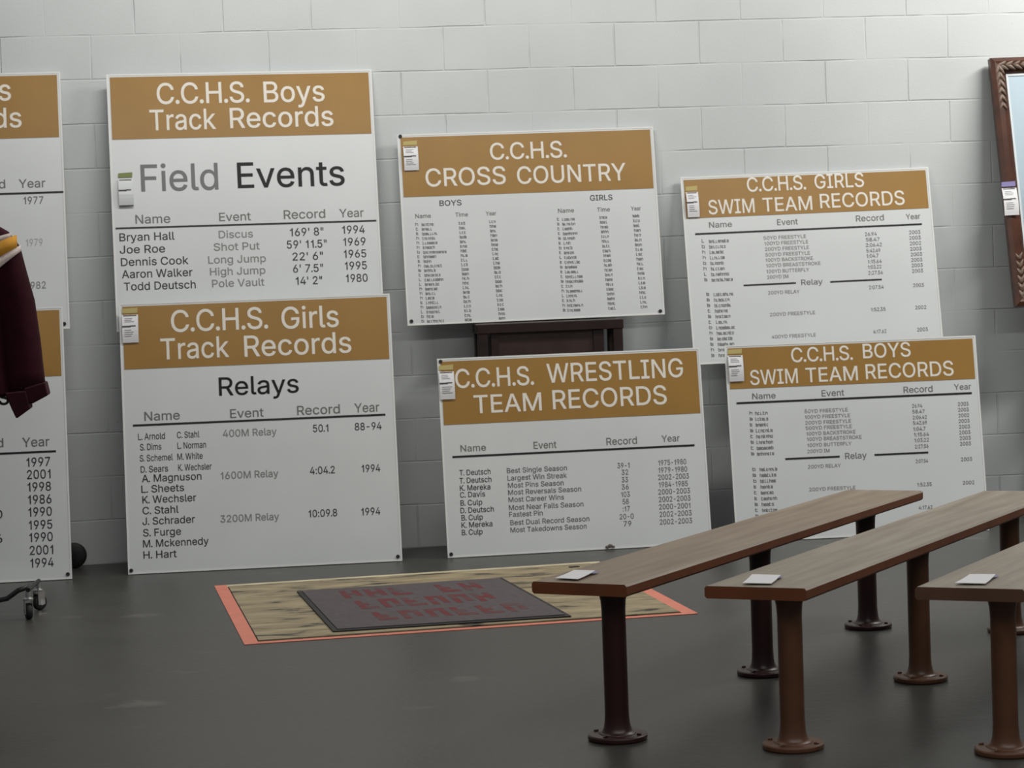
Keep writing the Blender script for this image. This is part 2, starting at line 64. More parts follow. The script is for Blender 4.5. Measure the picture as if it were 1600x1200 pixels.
 'G':(520,[269,-13,235,-11,203,-5,174,6,146,20,121,38,99,60,80,85,64,113,51,144,42,178,36,215,34,254,36,294,42,330,51,364,64,396,80,424,99,449,121,471,146,489,173,503,202,513,232,520,265,522,285,521,305,518,324,515,342,509,360,502,377,494,392,485,407,474,421,462,433,449,444,435,454,419,463,403,470,386,476,368,482,343,404,343,398,359,393,370,388,380,382,390,376,399,368,407,361,415,352,422,343,429,334,434,324,439,313,443,302,446,291,448,278,449,265,450,244,448,224,444,205,437,186,427,170,415,155,400,142,382,130,361,121,338,115,313,111,285,109,254,111,224,115,196,121,170,131,147,142,127,155,109,170,94,187,82,206,72,226,65,247,60,269,59,289,60,308,63,325,69,342,76,357,86,370,98,381,111,391,126,399,143,404,161,408,181,409,210,435,205,277,193,277,262,484,262,484,200,482,169,477,140,468,113,456,88,441,65,423,45,402,28,379,13,354,2,327,-6,299,-11,409,203],[8,7,74,74,73,8,9,8,73,73,72,9,10,9,72,72,71,10,11,10,71,71,70,11,12,11,70,70,69,12,69,68,12,13,12,68,68,67,13,14,13,67,67,66,14,15,14,66,66,65,15,16,15,65,65,64,16,17,16,64,60,59,22,2,78,3,78,77,3,4,3,77,76,4,77,61,60,21,60,22,21,57,24,58,79,1,80,58,24,23,81,0,82,80,1,0,0,81,80,24,57,56,56,25,24,1,79,2,78,2,79,58,23,59,22,59,23,4,76,5,76,75,5,6,5,75,7,6,75,74,7,75,17,64,63,18,17,63,63,62,18,19,18,62,20,19,62,62,61,20,61,21,20,55,54,26,83,109,108,108,84,83,52,28,53,28,27,53,54,53,27,26,54,27,84,108,107,85,84,107,107,106,85,106,86,85,50,30,51,30,29,51,52,51,29,28,52,29,99,98,94,98,97,94,102,101,89,90,89,101,101,100,90,91,90,100,100,99,91,92,91,99,99,94,92,93,110,94,94,97,93,40,39,41,42,41,39,39,38,42,43,42,38,38,37,43,86,106,105,87,86,105,105,104,87,88,87,104,104,103,88,103,102,88,102,89,88,43,37,44,37,36,44,45,44,36,36,35,45,46,45,35,35,34,46,47,46,34,34,33,47,48,47,33,33,32,48,49,48,32,32,31,49,50,49,31,30,50,31,82,0,109,109,83,82,110,93,95,96,95,93,93,97,96,25,56,55,55,26,25,92,94,110]),
 'H':(517,[54,-6,54,515,131,515,131,295,386,295,386,515,463,515,463,-6,386,-6,386,226,131,226,131,-6],[0,11,10,1,0,10,10,3,1,3,2,1,9,8,7,7,6,9,4,9,6,6,5,4,3,10,9,9,4,3]),
 'I':(300,[25,-6,25,63,112,63,112,446,25,446,25,515,275,515,275,446,189,446,189,63,275,63,275,-6],[1,0,2,3,5,4,9,11,10,7,6,8,2,0,11,11,9,2,3,2,9,9,8,3,8,6,3,5,3,6]),
 'J':(396,[185,-13,152,-10,122,-3,95,10,71,28,52,51,38,79,30,110,27,145,27,179,104,179,104,146,105,124,109,106,116,91,126,78,138,69,152,62,167,57,185,56,203,57,218,62,232,69,244,78,253,91,260,106,264,124,266,146,266,515,342,515,342,145,340,110,331,79,318,51,298,28,275,10,248,-3,218,-10],[9,8,11,11,10,9,1,18,17,1,17,2,17,16,2,2,16,3,16,15,3,4,3,15,15,14,4,5,4,14,6,5,14,14,13,6,7,6,13,13,12,7,8,7,12,11,8,12,20,0,37,37,21,20,21,37,36,36,22,21,31,30,26,27,26,30,30,29,27,28,27,29,22,36,35,23,22,35,35,34,23,24,23,34,34,33,24,33,32,24,25,24,32,32,31,25,31,26,25,18,1,0,19,18,0,0,20,19]),
 'K':(467,[100,134,98,218,108,231,117,243,126,254,134,265,143,276,152,286,161,297,170,307,179,318,188,328,198,338,207,348,361,515,459,513,233,270,230,270,54,-6,54,515,131,515,131,334,130,225,131,193,131,-6,369,-6,180,259,228,319,459,-5,130,259,131,166,197,236,251,288],[19,18,1,1,18,0,0,18,24,1,0,23,23,22,1,2,1,22,3,2,22,4,3,22,4,22,29,4,29,21,3,4,21,2,3,21,1,2,21,19,1,21,21,20,19,8,7,26,9,8,26,17,16,27,25,28,16,16,28,32,27,16,32,15,14,27,13,27,14,17,27,26,11,10,27,12,11,27,27,13,12,22,23,26,5,22,26,6,5,26,26,7,6,0,24,30,23,0,30,22,5,29,17,26,31,16,17,31,25,16,31,23,30,31,26,23,31,9,26,10,27,10,26,15,27,32]),
 'L':(393,[54,-6,54,515,131,515,131,63,367,63,367,-6],[1,0,3,3,0,5,5,4,3,1,3,2]),
 'M':(628,[54,-6,54,515,156,515,283,189,293,161,305,124,317,86,330,43,299,43,312,84,324,123,336,160,347,189,472,515,574,515,574,-6,498,-6,498,291,498,327,499,369,500,413,501,463,521,463,515,444,511,432,507,420,503,407,488,361,473,320,461,289,346,-6,282,-6,165,289,153,319,139,359,123,406,104,463,125,463,126,416,127,372,128,329,128,291,128,-6,315,93,500,397,126,397],[35,36,1,42,41,0,1,0,41,41,40,1,40,39,1,35,1,39,36,35,38,37,36,38,9,6,43,9,5,8,8,5,4,35,39,45,38,35,45,34,2,38,37,38,2,36,37,2,1,36,2,12,11,29,24,25,14,23,24,14,14,22,23,19,18,14,14,25,19,26,19,25,20,26,25,25,24,20,21,20,24,24,23,21,23,22,21,17,16,15,15,14,17,14,18,17,26,20,44,13,27,20,20,21,13,21,22,13,22,14,13,8,31,30,30,7,8,9,8,7,6,9,7,7,10,6,43,6,10,29,28,12,34,33,2,33,32,3,3,2,33,5,9,43,28,27,13,13,12,28,20,27,44,19,26,44,7,30,29,10,7,11,7,29,11,31,8,32,4,3,32,32,8,4,34,38,45]),
 'N':(523,[54,-6,54,515,140,515,348,186,352,179,357,172,362,163,368,154,374,144,380,133,386,122,393,110,399,97,406,84,413,71,423,50,400,47,398,67,396,81,395,94,395,108,394,121,394,134,393,146,393,157,393,195,393,515,469,515,469,-6,384,-6,197,287,172,328,166,339,158,351,151,364,143,378,98,457,125,461,128,384,130,328,131,291,131,-6,395,106,127,405],[41,40,0,1,0,40,40,39,1,36,1,39,38,36,39,37,36,43,36,37,2,1,36,2,14,16,15,15,28,14,16,14,17,18,17,14,14,13,18,19,18,13,12,19,13,28,15,29,15,16,29,16,17,29,10,9,18,18,19,10,11,10,19,19,12,42,20,12,21,12,13,21,22,21,13,23,22,13,13,14,23,24,23,14,14,28,24,25,24,28,28,27,25,26,25,27,17,18,9,37,35,2,31,30,3,3,2,31,32,31,2,33,32,2,34,33,2,35,34,2,12,20,42,11,19,42,4,3,30,30,29,4,5,4,29,6,5,29,7,6,29,8,7,29,9,8,29,29,17,9,36,38,43,35,37,43]),
 'O':(533,[267,-13,234,-11,203,-5,174,6,147,20,122,38,100,59,81,84,64,113,51,144,42,178,36,215,34,254,36,294,42,330,51,364,64,396,81,424,100,449,122,471,147,489,174,503,203,513,234,520,267,522,300,520,331,513,360,503,387,489,412,471,434,449,453,424,469,396,482,364,492,330,497,294,499,254,497,215,492,178,482,144,469,113,453,84,434,59,412,38,387,20,360,6,330,-5,300,-11,267,59,288,60,309,64,328,71,346,81,363,93,378,108,391,126,403,147,412,170,419,195,423,223,424,254,423,285,419,313,412,339,403,362,391,383,378,400,363,415,346,428,328,437,309,444,288,448,267,450,245,448,225,444,206,437,187,427,171,415,155,400,142,382,131,362,121,339,115,313,111,285,109,254,111,223,115,195,121,170,131,147,142,126,155,109,171,94,187,81,206,71,225,65,245,60],[9,8,88,88,87,9,10,9,87,87,86,10,11,10,86,86,85,11,12,11,85,85,84,12,84,83,12,13,12,83,83,82,13,14,13,82,82,81,14,15,14,81,81,80,15,16,15,80,3,92,4,92,91,4,77,76,20,76,21,20,93,2,94,75,74,22,95,1,0,73,24,23,94,2,1,1,95,94,73,23,74,22,74,23,2,93,3,92,3,93,21,76,75,75,22,21,4,91,5,6,5,91,91,90,6,7,6,90,90,89,7,8,7,89,88,8,89,16,80,79,17,16,79,79,78,17,18,17,78,19,18,78,78,77,19,77,20,19,51,50,46,69,26,70,46,50,47,49,47,50,25,71,70,70,26,25,52,45,44,53,52,44,68,67,28,27,68,28,51,46,45,45,52,51,68,27,69,26,69,27,40,39,56,57,56,39,39,38,57,58,57,38,38,37,58,59,58,37,37,36,59,60,59,36,61,60,36,36,35,61,62,61,35,35,34,62,63,62,34,34,33,63,64,63,33,33,32,64,53,44,43,54,53,43,43,42,54,42,41,54,55,54,41,41,40,55,40,56,55,64,32,65,32,31,65,66,65,31,31,30,66,30,29,66,67,66,29,28,67,29,47,49,0,49,48,0,95,0,48,24,73,72,72,71,24,71,25,24]),
 'P':(445,[54,-6,54,515,235,515,264,513,290,509,314,502,335,493,354,481,370,467,384,450,395,432,404,413,410,392,413,371,415,348,413,325,410,303,404,282,395,263,384,245,370,228,354,214,335,202,314,192,290,185,264,181,235,180,120,180,120,248,232,248,251,249,267,252,282,256,294,261,305,268,314,276,322,286,328,296,332,308,336,320,338,334,338,348,338,362,336,375,332,387,328,399,322,409,314,418,305,426,294,433,282,439,267,443,251,445,232,446,131,446,131,-6,131,248,131,180],[27,0,55,0,27,28,1,0,28,28,54,1,25,30,26,29,26,30,52,3,2,27,55,57,28,27,57,54,28,56,52,2,53,54,53,2,1,54,2,24,32,31,51,50,4,32,24,23,23,33,32,50,49,5,4,50,5,24,31,25,30,25,31,3,52,51,51,4,3,20,19,36,37,36,19,19,18,37,18,17,37,38,37,17,17,16,38,39,38,16,16,15,39,40,39,15,15,14,40,41,40,14,42,41,14,14,13,42,43,42,13,13,12,43,44,43,12,12,11,44,45,44,11,11,10,45,10,9,45,46,45,9,9,8,46,33,23,22,34,33,22,22,21,34,35,34,21,21,20,35,20,36,35,46,8,47,8,7,47,48,47,7,7,6,48,49,48,6,5,49,6,26,29,57,29,56,57,56,28,57]),
 'R':(449,[54,-6,54,515,236,515,265,513,291,510,315,503,336,494,355,482,371,469,385,453,396,436,404,417,410,397,414,375,415,352,414,329,410,308,404,287,396,269,384,251,371,236,354,223,336,212,314,203,291,197,264,193,236,192,120,192,120,261,233,261,252,262,268,264,283,267,295,272,306,278,315,286,322,294,328,303,333,314,336,326,338,338,339,352,338,366,336,379,333,391,328,402,322,412,315,420,306,428,295,434,282,439,268,443,251,445,233,446,131,446,131,-6,349,-6,220,235,306,235,438,-6,131,261,131,192,243,192,322,206],[27,0,55,0,27,28,1,0,28,28,54,1,2,53,52,52,3,2,27,55,61,62,25,57,57,25,58,30,29,57,28,27,61,54,28,60,53,2,54,1,54,2,51,50,4,58,34,33,34,58,35,23,58,24,32,31,58,58,33,32,50,49,5,4,50,5,24,58,25,3,52,51,51,4,3,20,19,36,37,36,19,19,18,37,38,37,18,18,17,38,17,16,38,39,38,16,16,15,39,40,39,15,15,14,40,41,40,14,42,41,14,14,13,42,43,42,13,13,12,43,44,43,12,12,11,44,11,10,44,45,44,10,10,9,45,46,45,9,9,8,46,25,62,56,24,25,56,23,24,56,23,56,63,58,23,63,22,21,58,35,58,21,21,20,35,20,36,35,46,8,47,8,7,47,48,47,7,7,6,48,49,48,6,5,49,6,26,57,61,57,29,60,60,61,57,60,28,61,57,26,62,58,31,30,30,57,58,22,58,63,56,59,63]),
 'S':(447,[224,-15,196,-14,171,-10,147,-4,125,4,105,14,87,26,72,41,59,57,48,74,40,94,35,114,31,143,110,143,112,124,116,112,121,101,128,92,136,83,146,76,157,69,169,64,181,60,195,57,209,56,224,55,240,56,256,58,270,61,284,66,296,72,307,79,317,87,325,96,331,105,336,116,339,127,339,139,339,150,336,159,333,168,327,175,321,182,313,188,304,194,293,199,282,204,270,208,257,213,243,216,182,234,152,243,125,255,102,269,82,285,66,303,55,324,48,347,46,372,47,394,52,415,59,434,70,451,83,467,98,481,116,493,135,503,156,511,179,517,202,520,227,522,252,520,276,517,298,511,319,503,338,493,354,481,369,467,382,452,392,435,400,417,405,398,407,372,332,372,328,394,321,409,312,422,299,432,283,441,266,447,246,451,225,453,210,452,195,450,182,447,170,442,159,437,149,430,141,423,134,415,128,406,124,396,122,386,121,376,122,364,125,354,129,345,135,338,143,331,152,324,161,319,172,314,183,309,193,305,204,302,214,299,266,285,277,282,289,278,301,274,314,269,326,264,339,257,351,250,362,242,373,234,383,224,392,213,400,200,406,187,411,172,413,156,414,139,413,117,409,97,402,78,392,60,379,44,364,29,346,16,326,5,303,-4,279,-10,252,-14],[8,7,17,17,16,8,9,8,16,16,15,9,10,9,15,15,14,10,11,10,14,14,13,11,12,11,13,55,54,106,56,55,106,106,105,56,57,56,105,105,104,57,58,57,104,104,103,58,59,58,103,103,102,59,60,59,102,102,101,60,61,60,101,101,100,61,62,61,100,100,99,62,63,62,99,96,95,66,95,67,66,68,94,93,0,25,24,69,92,91,91,70,69,0,24,1,23,1,24,115,114,50,113,50,114,92,69,93,68,93,69,1,23,2,23,22,2,3,2,22,21,3,22,50,113,51,113,112,51,111,51,112,67,95,94,94,68,67,3,21,4,21,20,4,20,19,4,5,4,19,19,18,5,6,5,18,7,6,18,17,7,18,51,111,52,111,110,52,110,109,52,53,52,109,109,108,53,54,53,108,108,107,54,106,54,107,63,99,98,64,63,98,98,97,64,65,64,97,97,96,65,96,66,65,143,27,26,48,116,49,27,143,142,142,28,27,47,118,48,118,117,48,116,48,117,90,89,72,71,90,72,45,44,121,121,120,45,28,142,141,29,28,141,141,140,29,140,30,29,45,120,46,120,119,46,47,46,119,118,47,119,87,74,88,74,73,88,89,88,73,72,89,73,136,135,34,35,34,135,135,134,35,36,35,134,134,133,36,37,36,133,133,132,37,132,131,37,38,37,131,131,130,38,39,38,130,130,129,39,129,128,39,40,39,128,128,127,40,41,40,127,127,126,41,126,125,41,82,81,83,84,83,81,81,80,84,80,79,84,30,140,139,31,30,139,139,138,31,32,31,138,138,137,32,33,32,137,137,136,33,136,34,33,41,125,42,125,124,42,43,42,124,124,123,43,44,43,123,123,122,44,121,44,122,84,79,85,79,78,85,78,77,85,86,85,77,77,76,86,87,86,76,76,75,87,74,87,75,143,26,0,25,0,26,115,50,49,49,116,115,70,91,90,90,71,70]),
 'T':(449,[26,446,26,515,423,515,423,446,263,446,263,-6,187,-6,187,446],[1,0,7,3,2,4,5,4,6,7,6,4,4,2,7,1,7,2]),
 'U':(517,[259,-14,229,-13,201,-8,175,-1,151,10,129,23,110,39,94,57,80,77,68,99,60,122,56,147,54,173,54,515,130,515,130,178,131,161,134,145,139,130,146,116,154,103,165,92,176,82,190,73,205,66,221,62,239,59,259,58,278,59,296,62,313,66,328,73,341,82,353,92,363,103,371,116,378,130,383,145,386,161,387,178,387,515,463,515,463,173,462,147,457,122,449,99,438,77,424,57,407,39,388,23,366,10,342,-1,316,-8,289,-13],[11,10,17,17,16,11,12,11,16,16,15,12,13,12,15,15,14,13,0,26,1,25,1,26,1,25,2,24,2,25,2,24,3,24,23,3,4,3,23,22,4,23,4,22,5,22,21,5,6,5,21,21,20,6,7,6,20,20,19,7,8,7,19,9,8,19,19,18,9,10,9,18,17,10,18,30,29,52,52,29,53,28,53,29,31,51,50,32,31,50,30,52,51,51,31,30,45,44,36,37,36,44,44,43,37,38,37,43,43,42,38,39,38,42,42,41,39,40,39,41,32,50,49,33,32,49,49,48,33,34,33,48,48,47,34,35,34,47,47,46,35,46,45,35,45,36,35,53,28,0,28,27,0,26,0,27]),
 'V':(480,[200,-6,8,515,89,515,198,208,203,194,208,178,214,160,221,139,228,116,236,91,245,63,256,25,227,25,238,63,246,92,254,117,261,140,268,160,274,178,279,194,284,208,390,515,472,515,282,-6,241,74],[2,1,3,4,0,5,3,1,0,0,4,3,12,13,0,13,9,0,9,8,0,8,7,0,7,6,0,5,0,6,19,18,23,21,20,22,22,20,23,19,23,20,10,11,23,14,10,23,15,14,23,16,15,23,17,16,23,23,18,17,12,0,23,23,11,12,11,10,12,13,12,10,13,10,24,10,14,24,9,13,24]),
 'W':(686,[150,-6,9,515,87,515,169,197,172,185,175,172,178,160,181,147,193,95,195,81,198,68,200,54,204,34,182,34,186,54,188,68,191,82,194,95,197,108,200,121,202,134,206,147,218,197,302,515,384,515,467,198,471,185,474,172,477,160,480,147,492,95,495,82,498,68,500,54,504,34,481,34,485,54,488,68,490,82,493,95,496,108,499,121,502,134,505,147,517,197,599,515,677,515,535,-6,451,-6,362,321,358,338,354,355,349,372,345,390,342,409,338,430,334,451,329,481,357,481,352,452,348,432,344,412,341,393,337,375,333,357,328,339,324,321,235,-6,193,92,493,93,343,403],[0,3,1,2,1,3,7,6,0,6,5,0,5,4,0,3,0,4,18,9,10,9,18,17,10,9,15,16,15,9,16,9,68,13,14,0,14,15,0,7,0,15,15,16,7,16,8,7,11,12,67,55,62,54,62,55,63,56,57,23,13,0,67,67,12,13,14,13,12,12,11,14,15,14,11,10,15,11,11,67,10,67,19,10,18,10,19,66,65,22,52,60,53,61,53,60,58,59,24,32,40,31,39,31,40,38,37,32,32,31,38,38,31,69,44,43,47,47,46,44,46,45,44,33,34,47,42,41,47,47,43,42,37,36,33,32,37,33,33,47,32,47,41,32,40,32,41,47,34,48,35,48,34,34,33,35,33,36,35,48,35,36,36,37,48,37,38,29,38,30,29,59,60,24,48,37,29,54,62,70,54,70,61,55,54,61,61,60,55,56,55,60,60,59,56,57,56,59,59,58,57,23,57,58,58,24,23,9,17,68,8,16,68,63,55,64,23,22,65,65,64,23,55,56,23,23,64,55,49,25,50,25,24,50,51,50,24,52,51,24,60,52,24,31,39,69,30,38,69,22,21,66,25,49,26,49,48,27,28,27,48,29,28,48,27,26,49,53,61,70,20,19,67,67,66,21,21,20,67]),
 'Y':(472,[197,-6,197,207,6,515,95,515,197,348,206,334,213,321,221,308,228,295,234,281,241,267,248,250,258,224,215,224,225,251,232,267,239,282,246,296,253,309,260,321,267,334,275,348,378,515,466,515,274,207,274,-6,236,277],[3,2,4,4,2,1,1,5,4,8,14,15,15,9,8,7,6,14,14,8,7,13,14,1,14,6,1,5,1,6,16,10,17,17,10,11,11,18,17,21,24,23,23,22,21,20,19,24,24,21,20,11,12,24,24,19,11,18,11,19,1,0,25,25,24,1,13,1,24,24,12,13,12,11,13,14,13,11,11,10,14,15,14,10,15,10,26,10,16,26,9,15,26]),
 'a':(389,[160,-15,142,-14,124,-11,108,-7,92,-1,77,7,64,17,53,28,43,41,35,56,29,72,25,89,24,108,25,124,28,139,32,152,38,164,45,174,54,184,64,192,75,198,86,204,98,209,111,213,124,216,137,219,151,222,164,224,177,226,233,233,243,234,251,236,257,238,262,240,265,243,268,246,269,250,270,255,270,257,269,267,267,277,265,286,261,294,257,301,251,307,245,312,237,317,228,320,219,323,208,324,196,325,183,324,172,323,161,320,152,317,143,312,135,308,128,302,122,297,117,291,112,284,109,278,103,267,33,287,43,310,52,326,63,339,75,351,88,360,101,369,116,376,131,381,147,385,162,388,178,390,194,390,205,390,216,389,228,387,240,385,253,382,265,378,277,372,289,365,300,357,310,347,320,336,328,323,334,308,339,291,342,272,343,251,343,-6,271,-6,271,46,276,46,274,42,269,35,263,28,256,20,248,13,239,7,229,1,218,-5,205,-9,191,-12,176,-14,170,51,186,52,200,55,213,59,225,64,235,71,244,78,252,87,258,96,263,106,267,117,269,127,270,138,271,179,277,183,272,180,267,178,261,176,255,174,248,173,240,171,232,170,201,165,176,162,166,160,156,158,146,156,136,153,128,149,120,145,114,141,108,135,104,129,100,122,99,114,98,105,98,96,100,89,103,82,107,76,112,70,117,66,124,61,132,58,141,55,150,53,160,52,271,37],[8,7,146,146,145,8,9,8,145,145,144,9,10,9,144,144,143,10,11,10,143,143,142,11,12,11,142,142,141,12,13,12,141,14,13,141,141,140,14,15,14,140,140,139,15,16,15,139,17,16,139,139,138,17,18,17,138,19,18,138,64,63,62,62,61,64,65,64,61,135,134,23,134,24,23,153,152,1,106,107,0,27,131,130,130,28,27,153,1,0,0,107,153,26,132,131,131,27,26,53,52,72,52,73,72,1,152,2,152,151,2,150,2,151,24,134,133,25,24,133,133,132,25,132,26,25,55,54,70,71,70,54,54,53,71,53,72,71,2,150,3,150,149,3,4,3,149,149,148,4,5,4,148,148,147,5,6,5,147,7,6,147,146,7,147,19,138,137,20,19,137,21,20,137,137,136,21,22,21,136,136,135,22,135,23,22,65,61,60,60,59,65,66,65,59,59,58,66,67,66,58,58,57,67,68,67,57,57,56,68,69,68,56,56,55,69,55,70,69,75,50,76,50,75,51,74,51,75,48,78,49,77,49,78,108,105,104,109,108,104,104,103,109,103,102,109,102,110,109,76,50,49,49,77,76,29,128,127,29,127,126,30,29,126,126,125,30,110,102,101,101,100,110,111,110,100,100,99,111,128,29,129,46,80,47,80,79,47,48,47,79,78,48,79,96,95,94,96,93,92,95,96,92,38,37,91,91,90,38,96,94,154,98,97,94,116,115,95,117,116,95,95,92,117,118,117,92,92,91,118,119,118,91,91,121,119,121,120,119,33,32,121,34,33,121,35,34,121,121,91,35,36,35,91,91,37,36,38,90,39,90,89,39,40,39,89,89,88,40,41,40,88,88,87,41,42,41,87,87,86,42,111,99,98,112,111,98,98,94,112,113,112,94,114,113,94,94,95,114,95,115,114,30,125,124,31,30,124,124,123,31,123,122,31,122,121,31,121,32,31,42,86,43,86,85,43,85,84,43,44,43,84,84,83,44,45,44,83,83,82,45,46,45,82,82,81,46,80,46,81,107,106,105,105,108,107,28,130,129,129,29,28,73,52,51,51,74,73,94,97,154,93,96,154]),
 'c':(396,[207,-14,181,-13,157,-8,135,0,114,11,94,25,78,42,63,61,51,82,41,106,34,131,30,159,28,187,30,217,34,244,41,270,51,294,63,315,78,334,94,351,114,365,135,376,157,384,181,389,207,390,221,390,235,389,249,386,262,383,274,379,286,374,298,368,308,361,319,353,328,345,337,336,345,325,352,315,358,303,363,291,369,273,299,255,295,267,292,274,289,280,285,286,281,291,277,297,272,301,266,306,260,310,254,313,247,317,240,319,233,321,225,323,216,324,207,324,190,323,175,319,161,313,149,305,138,295,129,284,121,271,114,256,109,240,105,223,103,206,102,187,103,169,105,152,109,135,114,120,121,105,129,92,138,81,149,71,161,63,175,57,190,54,207,52,216,53,225,54,233,55,241,57,248,60,255,63,261,67,267,71,273,75,278,80,282,86,287,92,290,98,294,105,296,112,300,124,371,107,365,88,359,75,353,64,346,53,338,42,329,33,320,24,310,16,299,9,287,3,275,-2,262,-6,249,-10,236,-12,222,-14],[8,7,74,74,73,8,9,8,73,73,72,9,10,9,72,72,71,10,11,10,71,71,70,11,12,11,70,70,69,12,69,68,12,13,12,68,68,67,13,14,13,67,67,66,14,15,14,66,66,65,15,16,15,65,65,64,16,17,16,64,2,79,3,79,78,3,60,59,21,59,22,21,80,1,0,0,81,80,58,24,23,113,83,82,25,56,55,113,82,0,81,0,82,24,58,57,57,56,24,56,25,24,1,80,2,79,2,80,22,59,58,58,23,22,3,78,4,78,77,4,5,4,77,77,76,5,6,5,76,76,75,6,7,6,75,74,7,75,17,64,63,18,17,63,63,62,18,19,18,62,62,61,19,20,19,61,61,60,20,60,21,20,84,112,111,85,84,111,53,52,28,28,27,53,85,111,110,86,85,110,110,109,86,87,86,109,51,50,30,30,29,51,52,51,29,28,52,29,102,101,94,95,94,101,101,100,95,96,95,100,100,99,96,97,96,99,99,98,97,40,39,41,42,41,39,39,38,42,43,42,38,38,37,43,44,43,37,37,36,44,87,109,108,88,87,108,108,107,88,89,88,107,107,106,89,90,89,106,106,105,90,91,90,105,105,104,91,92,91,104,104,103,92,93,92,103,103,102,93,102,94,93,44,36,45,36,35,45,46,45,35,35,34,46,47,46,34,34,33,47,48,47,33,33,32,48,49,48,32,32,31,49,50,49,31,30,50,31,83,113,112,112,84,83,53,27,54,27,26,54,55,54,26,25,55,26]),
 'd':(424,[195,-14,171,-13,149,-8,128,0,108,11,90,25,74,41,61,60,49,82,40,106,33,132,29,159,28,189,29,218,33,246,40,271,49,295,61,317,75,335,91,352,109,366,128,376,149,384,172,389,196,390,213,390,229,387,243,383,256,378,267,372,276,365,285,357,292,350,298,342,303,335,308,328,310,325,305,325,305,515,378,515,378,-6,307,-6,307,53,310,53,308,49,303,42,298,35,292,27,284,19,276,12,266,5,255,-2,243,-7,228,-11,213,-13,205,53,220,54,235,57,248,62,259,70,270,79,279,90,287,103,294,117,299,133,303,151,305,169,306,189,305,209,303,228,299,245,294,261,287,275,280,287,270,298,260,307,248,314,235,320,220,323,205,324,188,323,173,319,160,314,148,307,138,297,128,286,121,273,114,259,109,243,105,226,103,208,102,189,103,170,105,152,109,135,114,119,121,104,129,91,138,80,149,70,161,63,174,57,188,54,305,333,307,48],[10,9,94,94,93,10,11,10,93,93,92,11,12,11,92,92,91,12,91,90,12,13,12,90,90,89,13,14,13,89,89,88,14,15,14,88,88,87,15,16,15,87,54,55,0,102,0,55,79,24,80,0,102,1,101,1,102,23,81,80,80,24,23,1,101,2,101,100,2,3,2,100,99,3,100,22,21,82,82,81,22,81,23,22,3,99,4,5,4,99,99,98,5,6,5,98,98,97,6,7,6,97,97,96,7,8,7,96,96,95,8,9,8,95,94,9,95,16,87,86,17,16,86,86,85,17,18,17,85,85,84,18,19,18,84,84,83,19,20,19,83,83,82,20,82,21,20,25,78,26,27,77,28,56,53,52,57,56,52,52,51,57,77,27,78,26,78,27,57,51,50,58,57,50,50,49,58,49,48,58,31,30,76,30,29,76,77,76,29,28,77,29,40,39,36,40,43,44,42,44,43,36,39,35,40,44,41,67,66,40,68,67,40,40,36,68,36,35,37,44,42,104,64,63,43,43,40,64,65,64,40,40,66,65,68,36,69,70,69,36,71,70,36,72,71,36,34,33,37,37,35,103,35,39,103,58,48,47,59,58,47,47,46,59,46,45,59,60,59,45,45,42,60,61,60,42,62,61,42,42,43,62,43,63,62,72,36,73,36,37,73,74,73,37,75,74,37,37,33,75,33,32,75,76,75,32,31,76,32,53,56,54,55,54,56,78,25,79,24,79,25,34,37,103,39,38,103,42,45,104,41,44,104]),
 'e':(404,[212,-14,185,-13,159,-8,135,0,114,11,94,25,77,42,63,61,50,82,41,106,34,131,30,158,28,187,29,216,34,243,40,268,50,292,62,314,76,333,93,350,112,364,133,376,155,384,179,389,205,390,221,390,237,388,252,384,268,380,283,373,297,366,311,356,323,345,335,333,346,318,355,302,363,284,369,264,374,243,376,219,377,194,377,163,69,163,69,227,349,224,304,191,303,220,301,236,297,252,292,266,286,279,278,291,269,300,259,309,248,315,235,320,221,323,205,324,189,323,175,320,162,315,150,308,139,300,129,290,121,279,114,267,109,254,105,240,103,226,102,211,102,178,103,158,105,140,110,124,116,109,123,96,132,84,143,75,154,67,167,60,181,56,196,53,212,52,223,52,233,54,243,56,252,58,260,62,268,66,275,71,281,77,287,83,292,91,296,99,302,113,373,95,365,74,358,60,350,47,339,35,328,24,315,14,300,6,285,-1,268,-7,250,-11,232,-13,302,225,103,227,103,163],[9,42,10,11,10,42,12,11,42,42,43,12,13,12,43,14,13,43,15,14,43,9,8,73,73,72,9,42,9,72,72,71,42,70,69,42,43,42,69,69,68,43,46,44,107,67,66,43,15,43,66,16,15,66,3,78,4,78,77,4,80,79,2,22,60,59,59,23,22,81,1,0,0,82,81,57,24,58,80,2,1,1,81,80,23,59,58,58,24,23,2,79,3,78,3,79,21,61,60,60,22,21,4,77,5,77,76,5,6,5,76,76,75,6,7,6,75,75,74,7,8,7,74,73,8,74,16,66,65,17,16,65,65,64,17,18,17,64,64,63,18,19,18,63,63,62,19,20,19,62,62,61,20,61,21,20,106,84,83,84,106,105,105,85,84,27,26,55,56,55,26,25,56,26,85,105,104,86,85,104,104,103,86,103,87,86,54,53,29,29,28,54,55,54,28,27,55,28,40,39,44,39,38,44,38,37,44,97,96,93,94,93,96,96,95,94,41,45,70,41,40,45,40,44,45,46,45,44,48,47,44,44,37,48,37,36,48,87,103,102,88,87,102,102,101,88,89,88,101,101,100,89,90,89,100,100,99,90,91,90,99,99,98,91,92,91,98,98,97,92,97,93,92,48,36,49,36,35,49,50,49,35,35,34,50,34,33,50,51,50,33,33,32,51,52,51,32,32,31,52,53,52,31,31,30,53,29,53,30,106,83,0,82,0,83,69,70,45,45,46,69,68,69,46,56,25,57,24,57,25,42,71,109,70,42,109,67,43,108,44,47,107,43,68,108,68,46,107,68,107,108,41,70,109]),
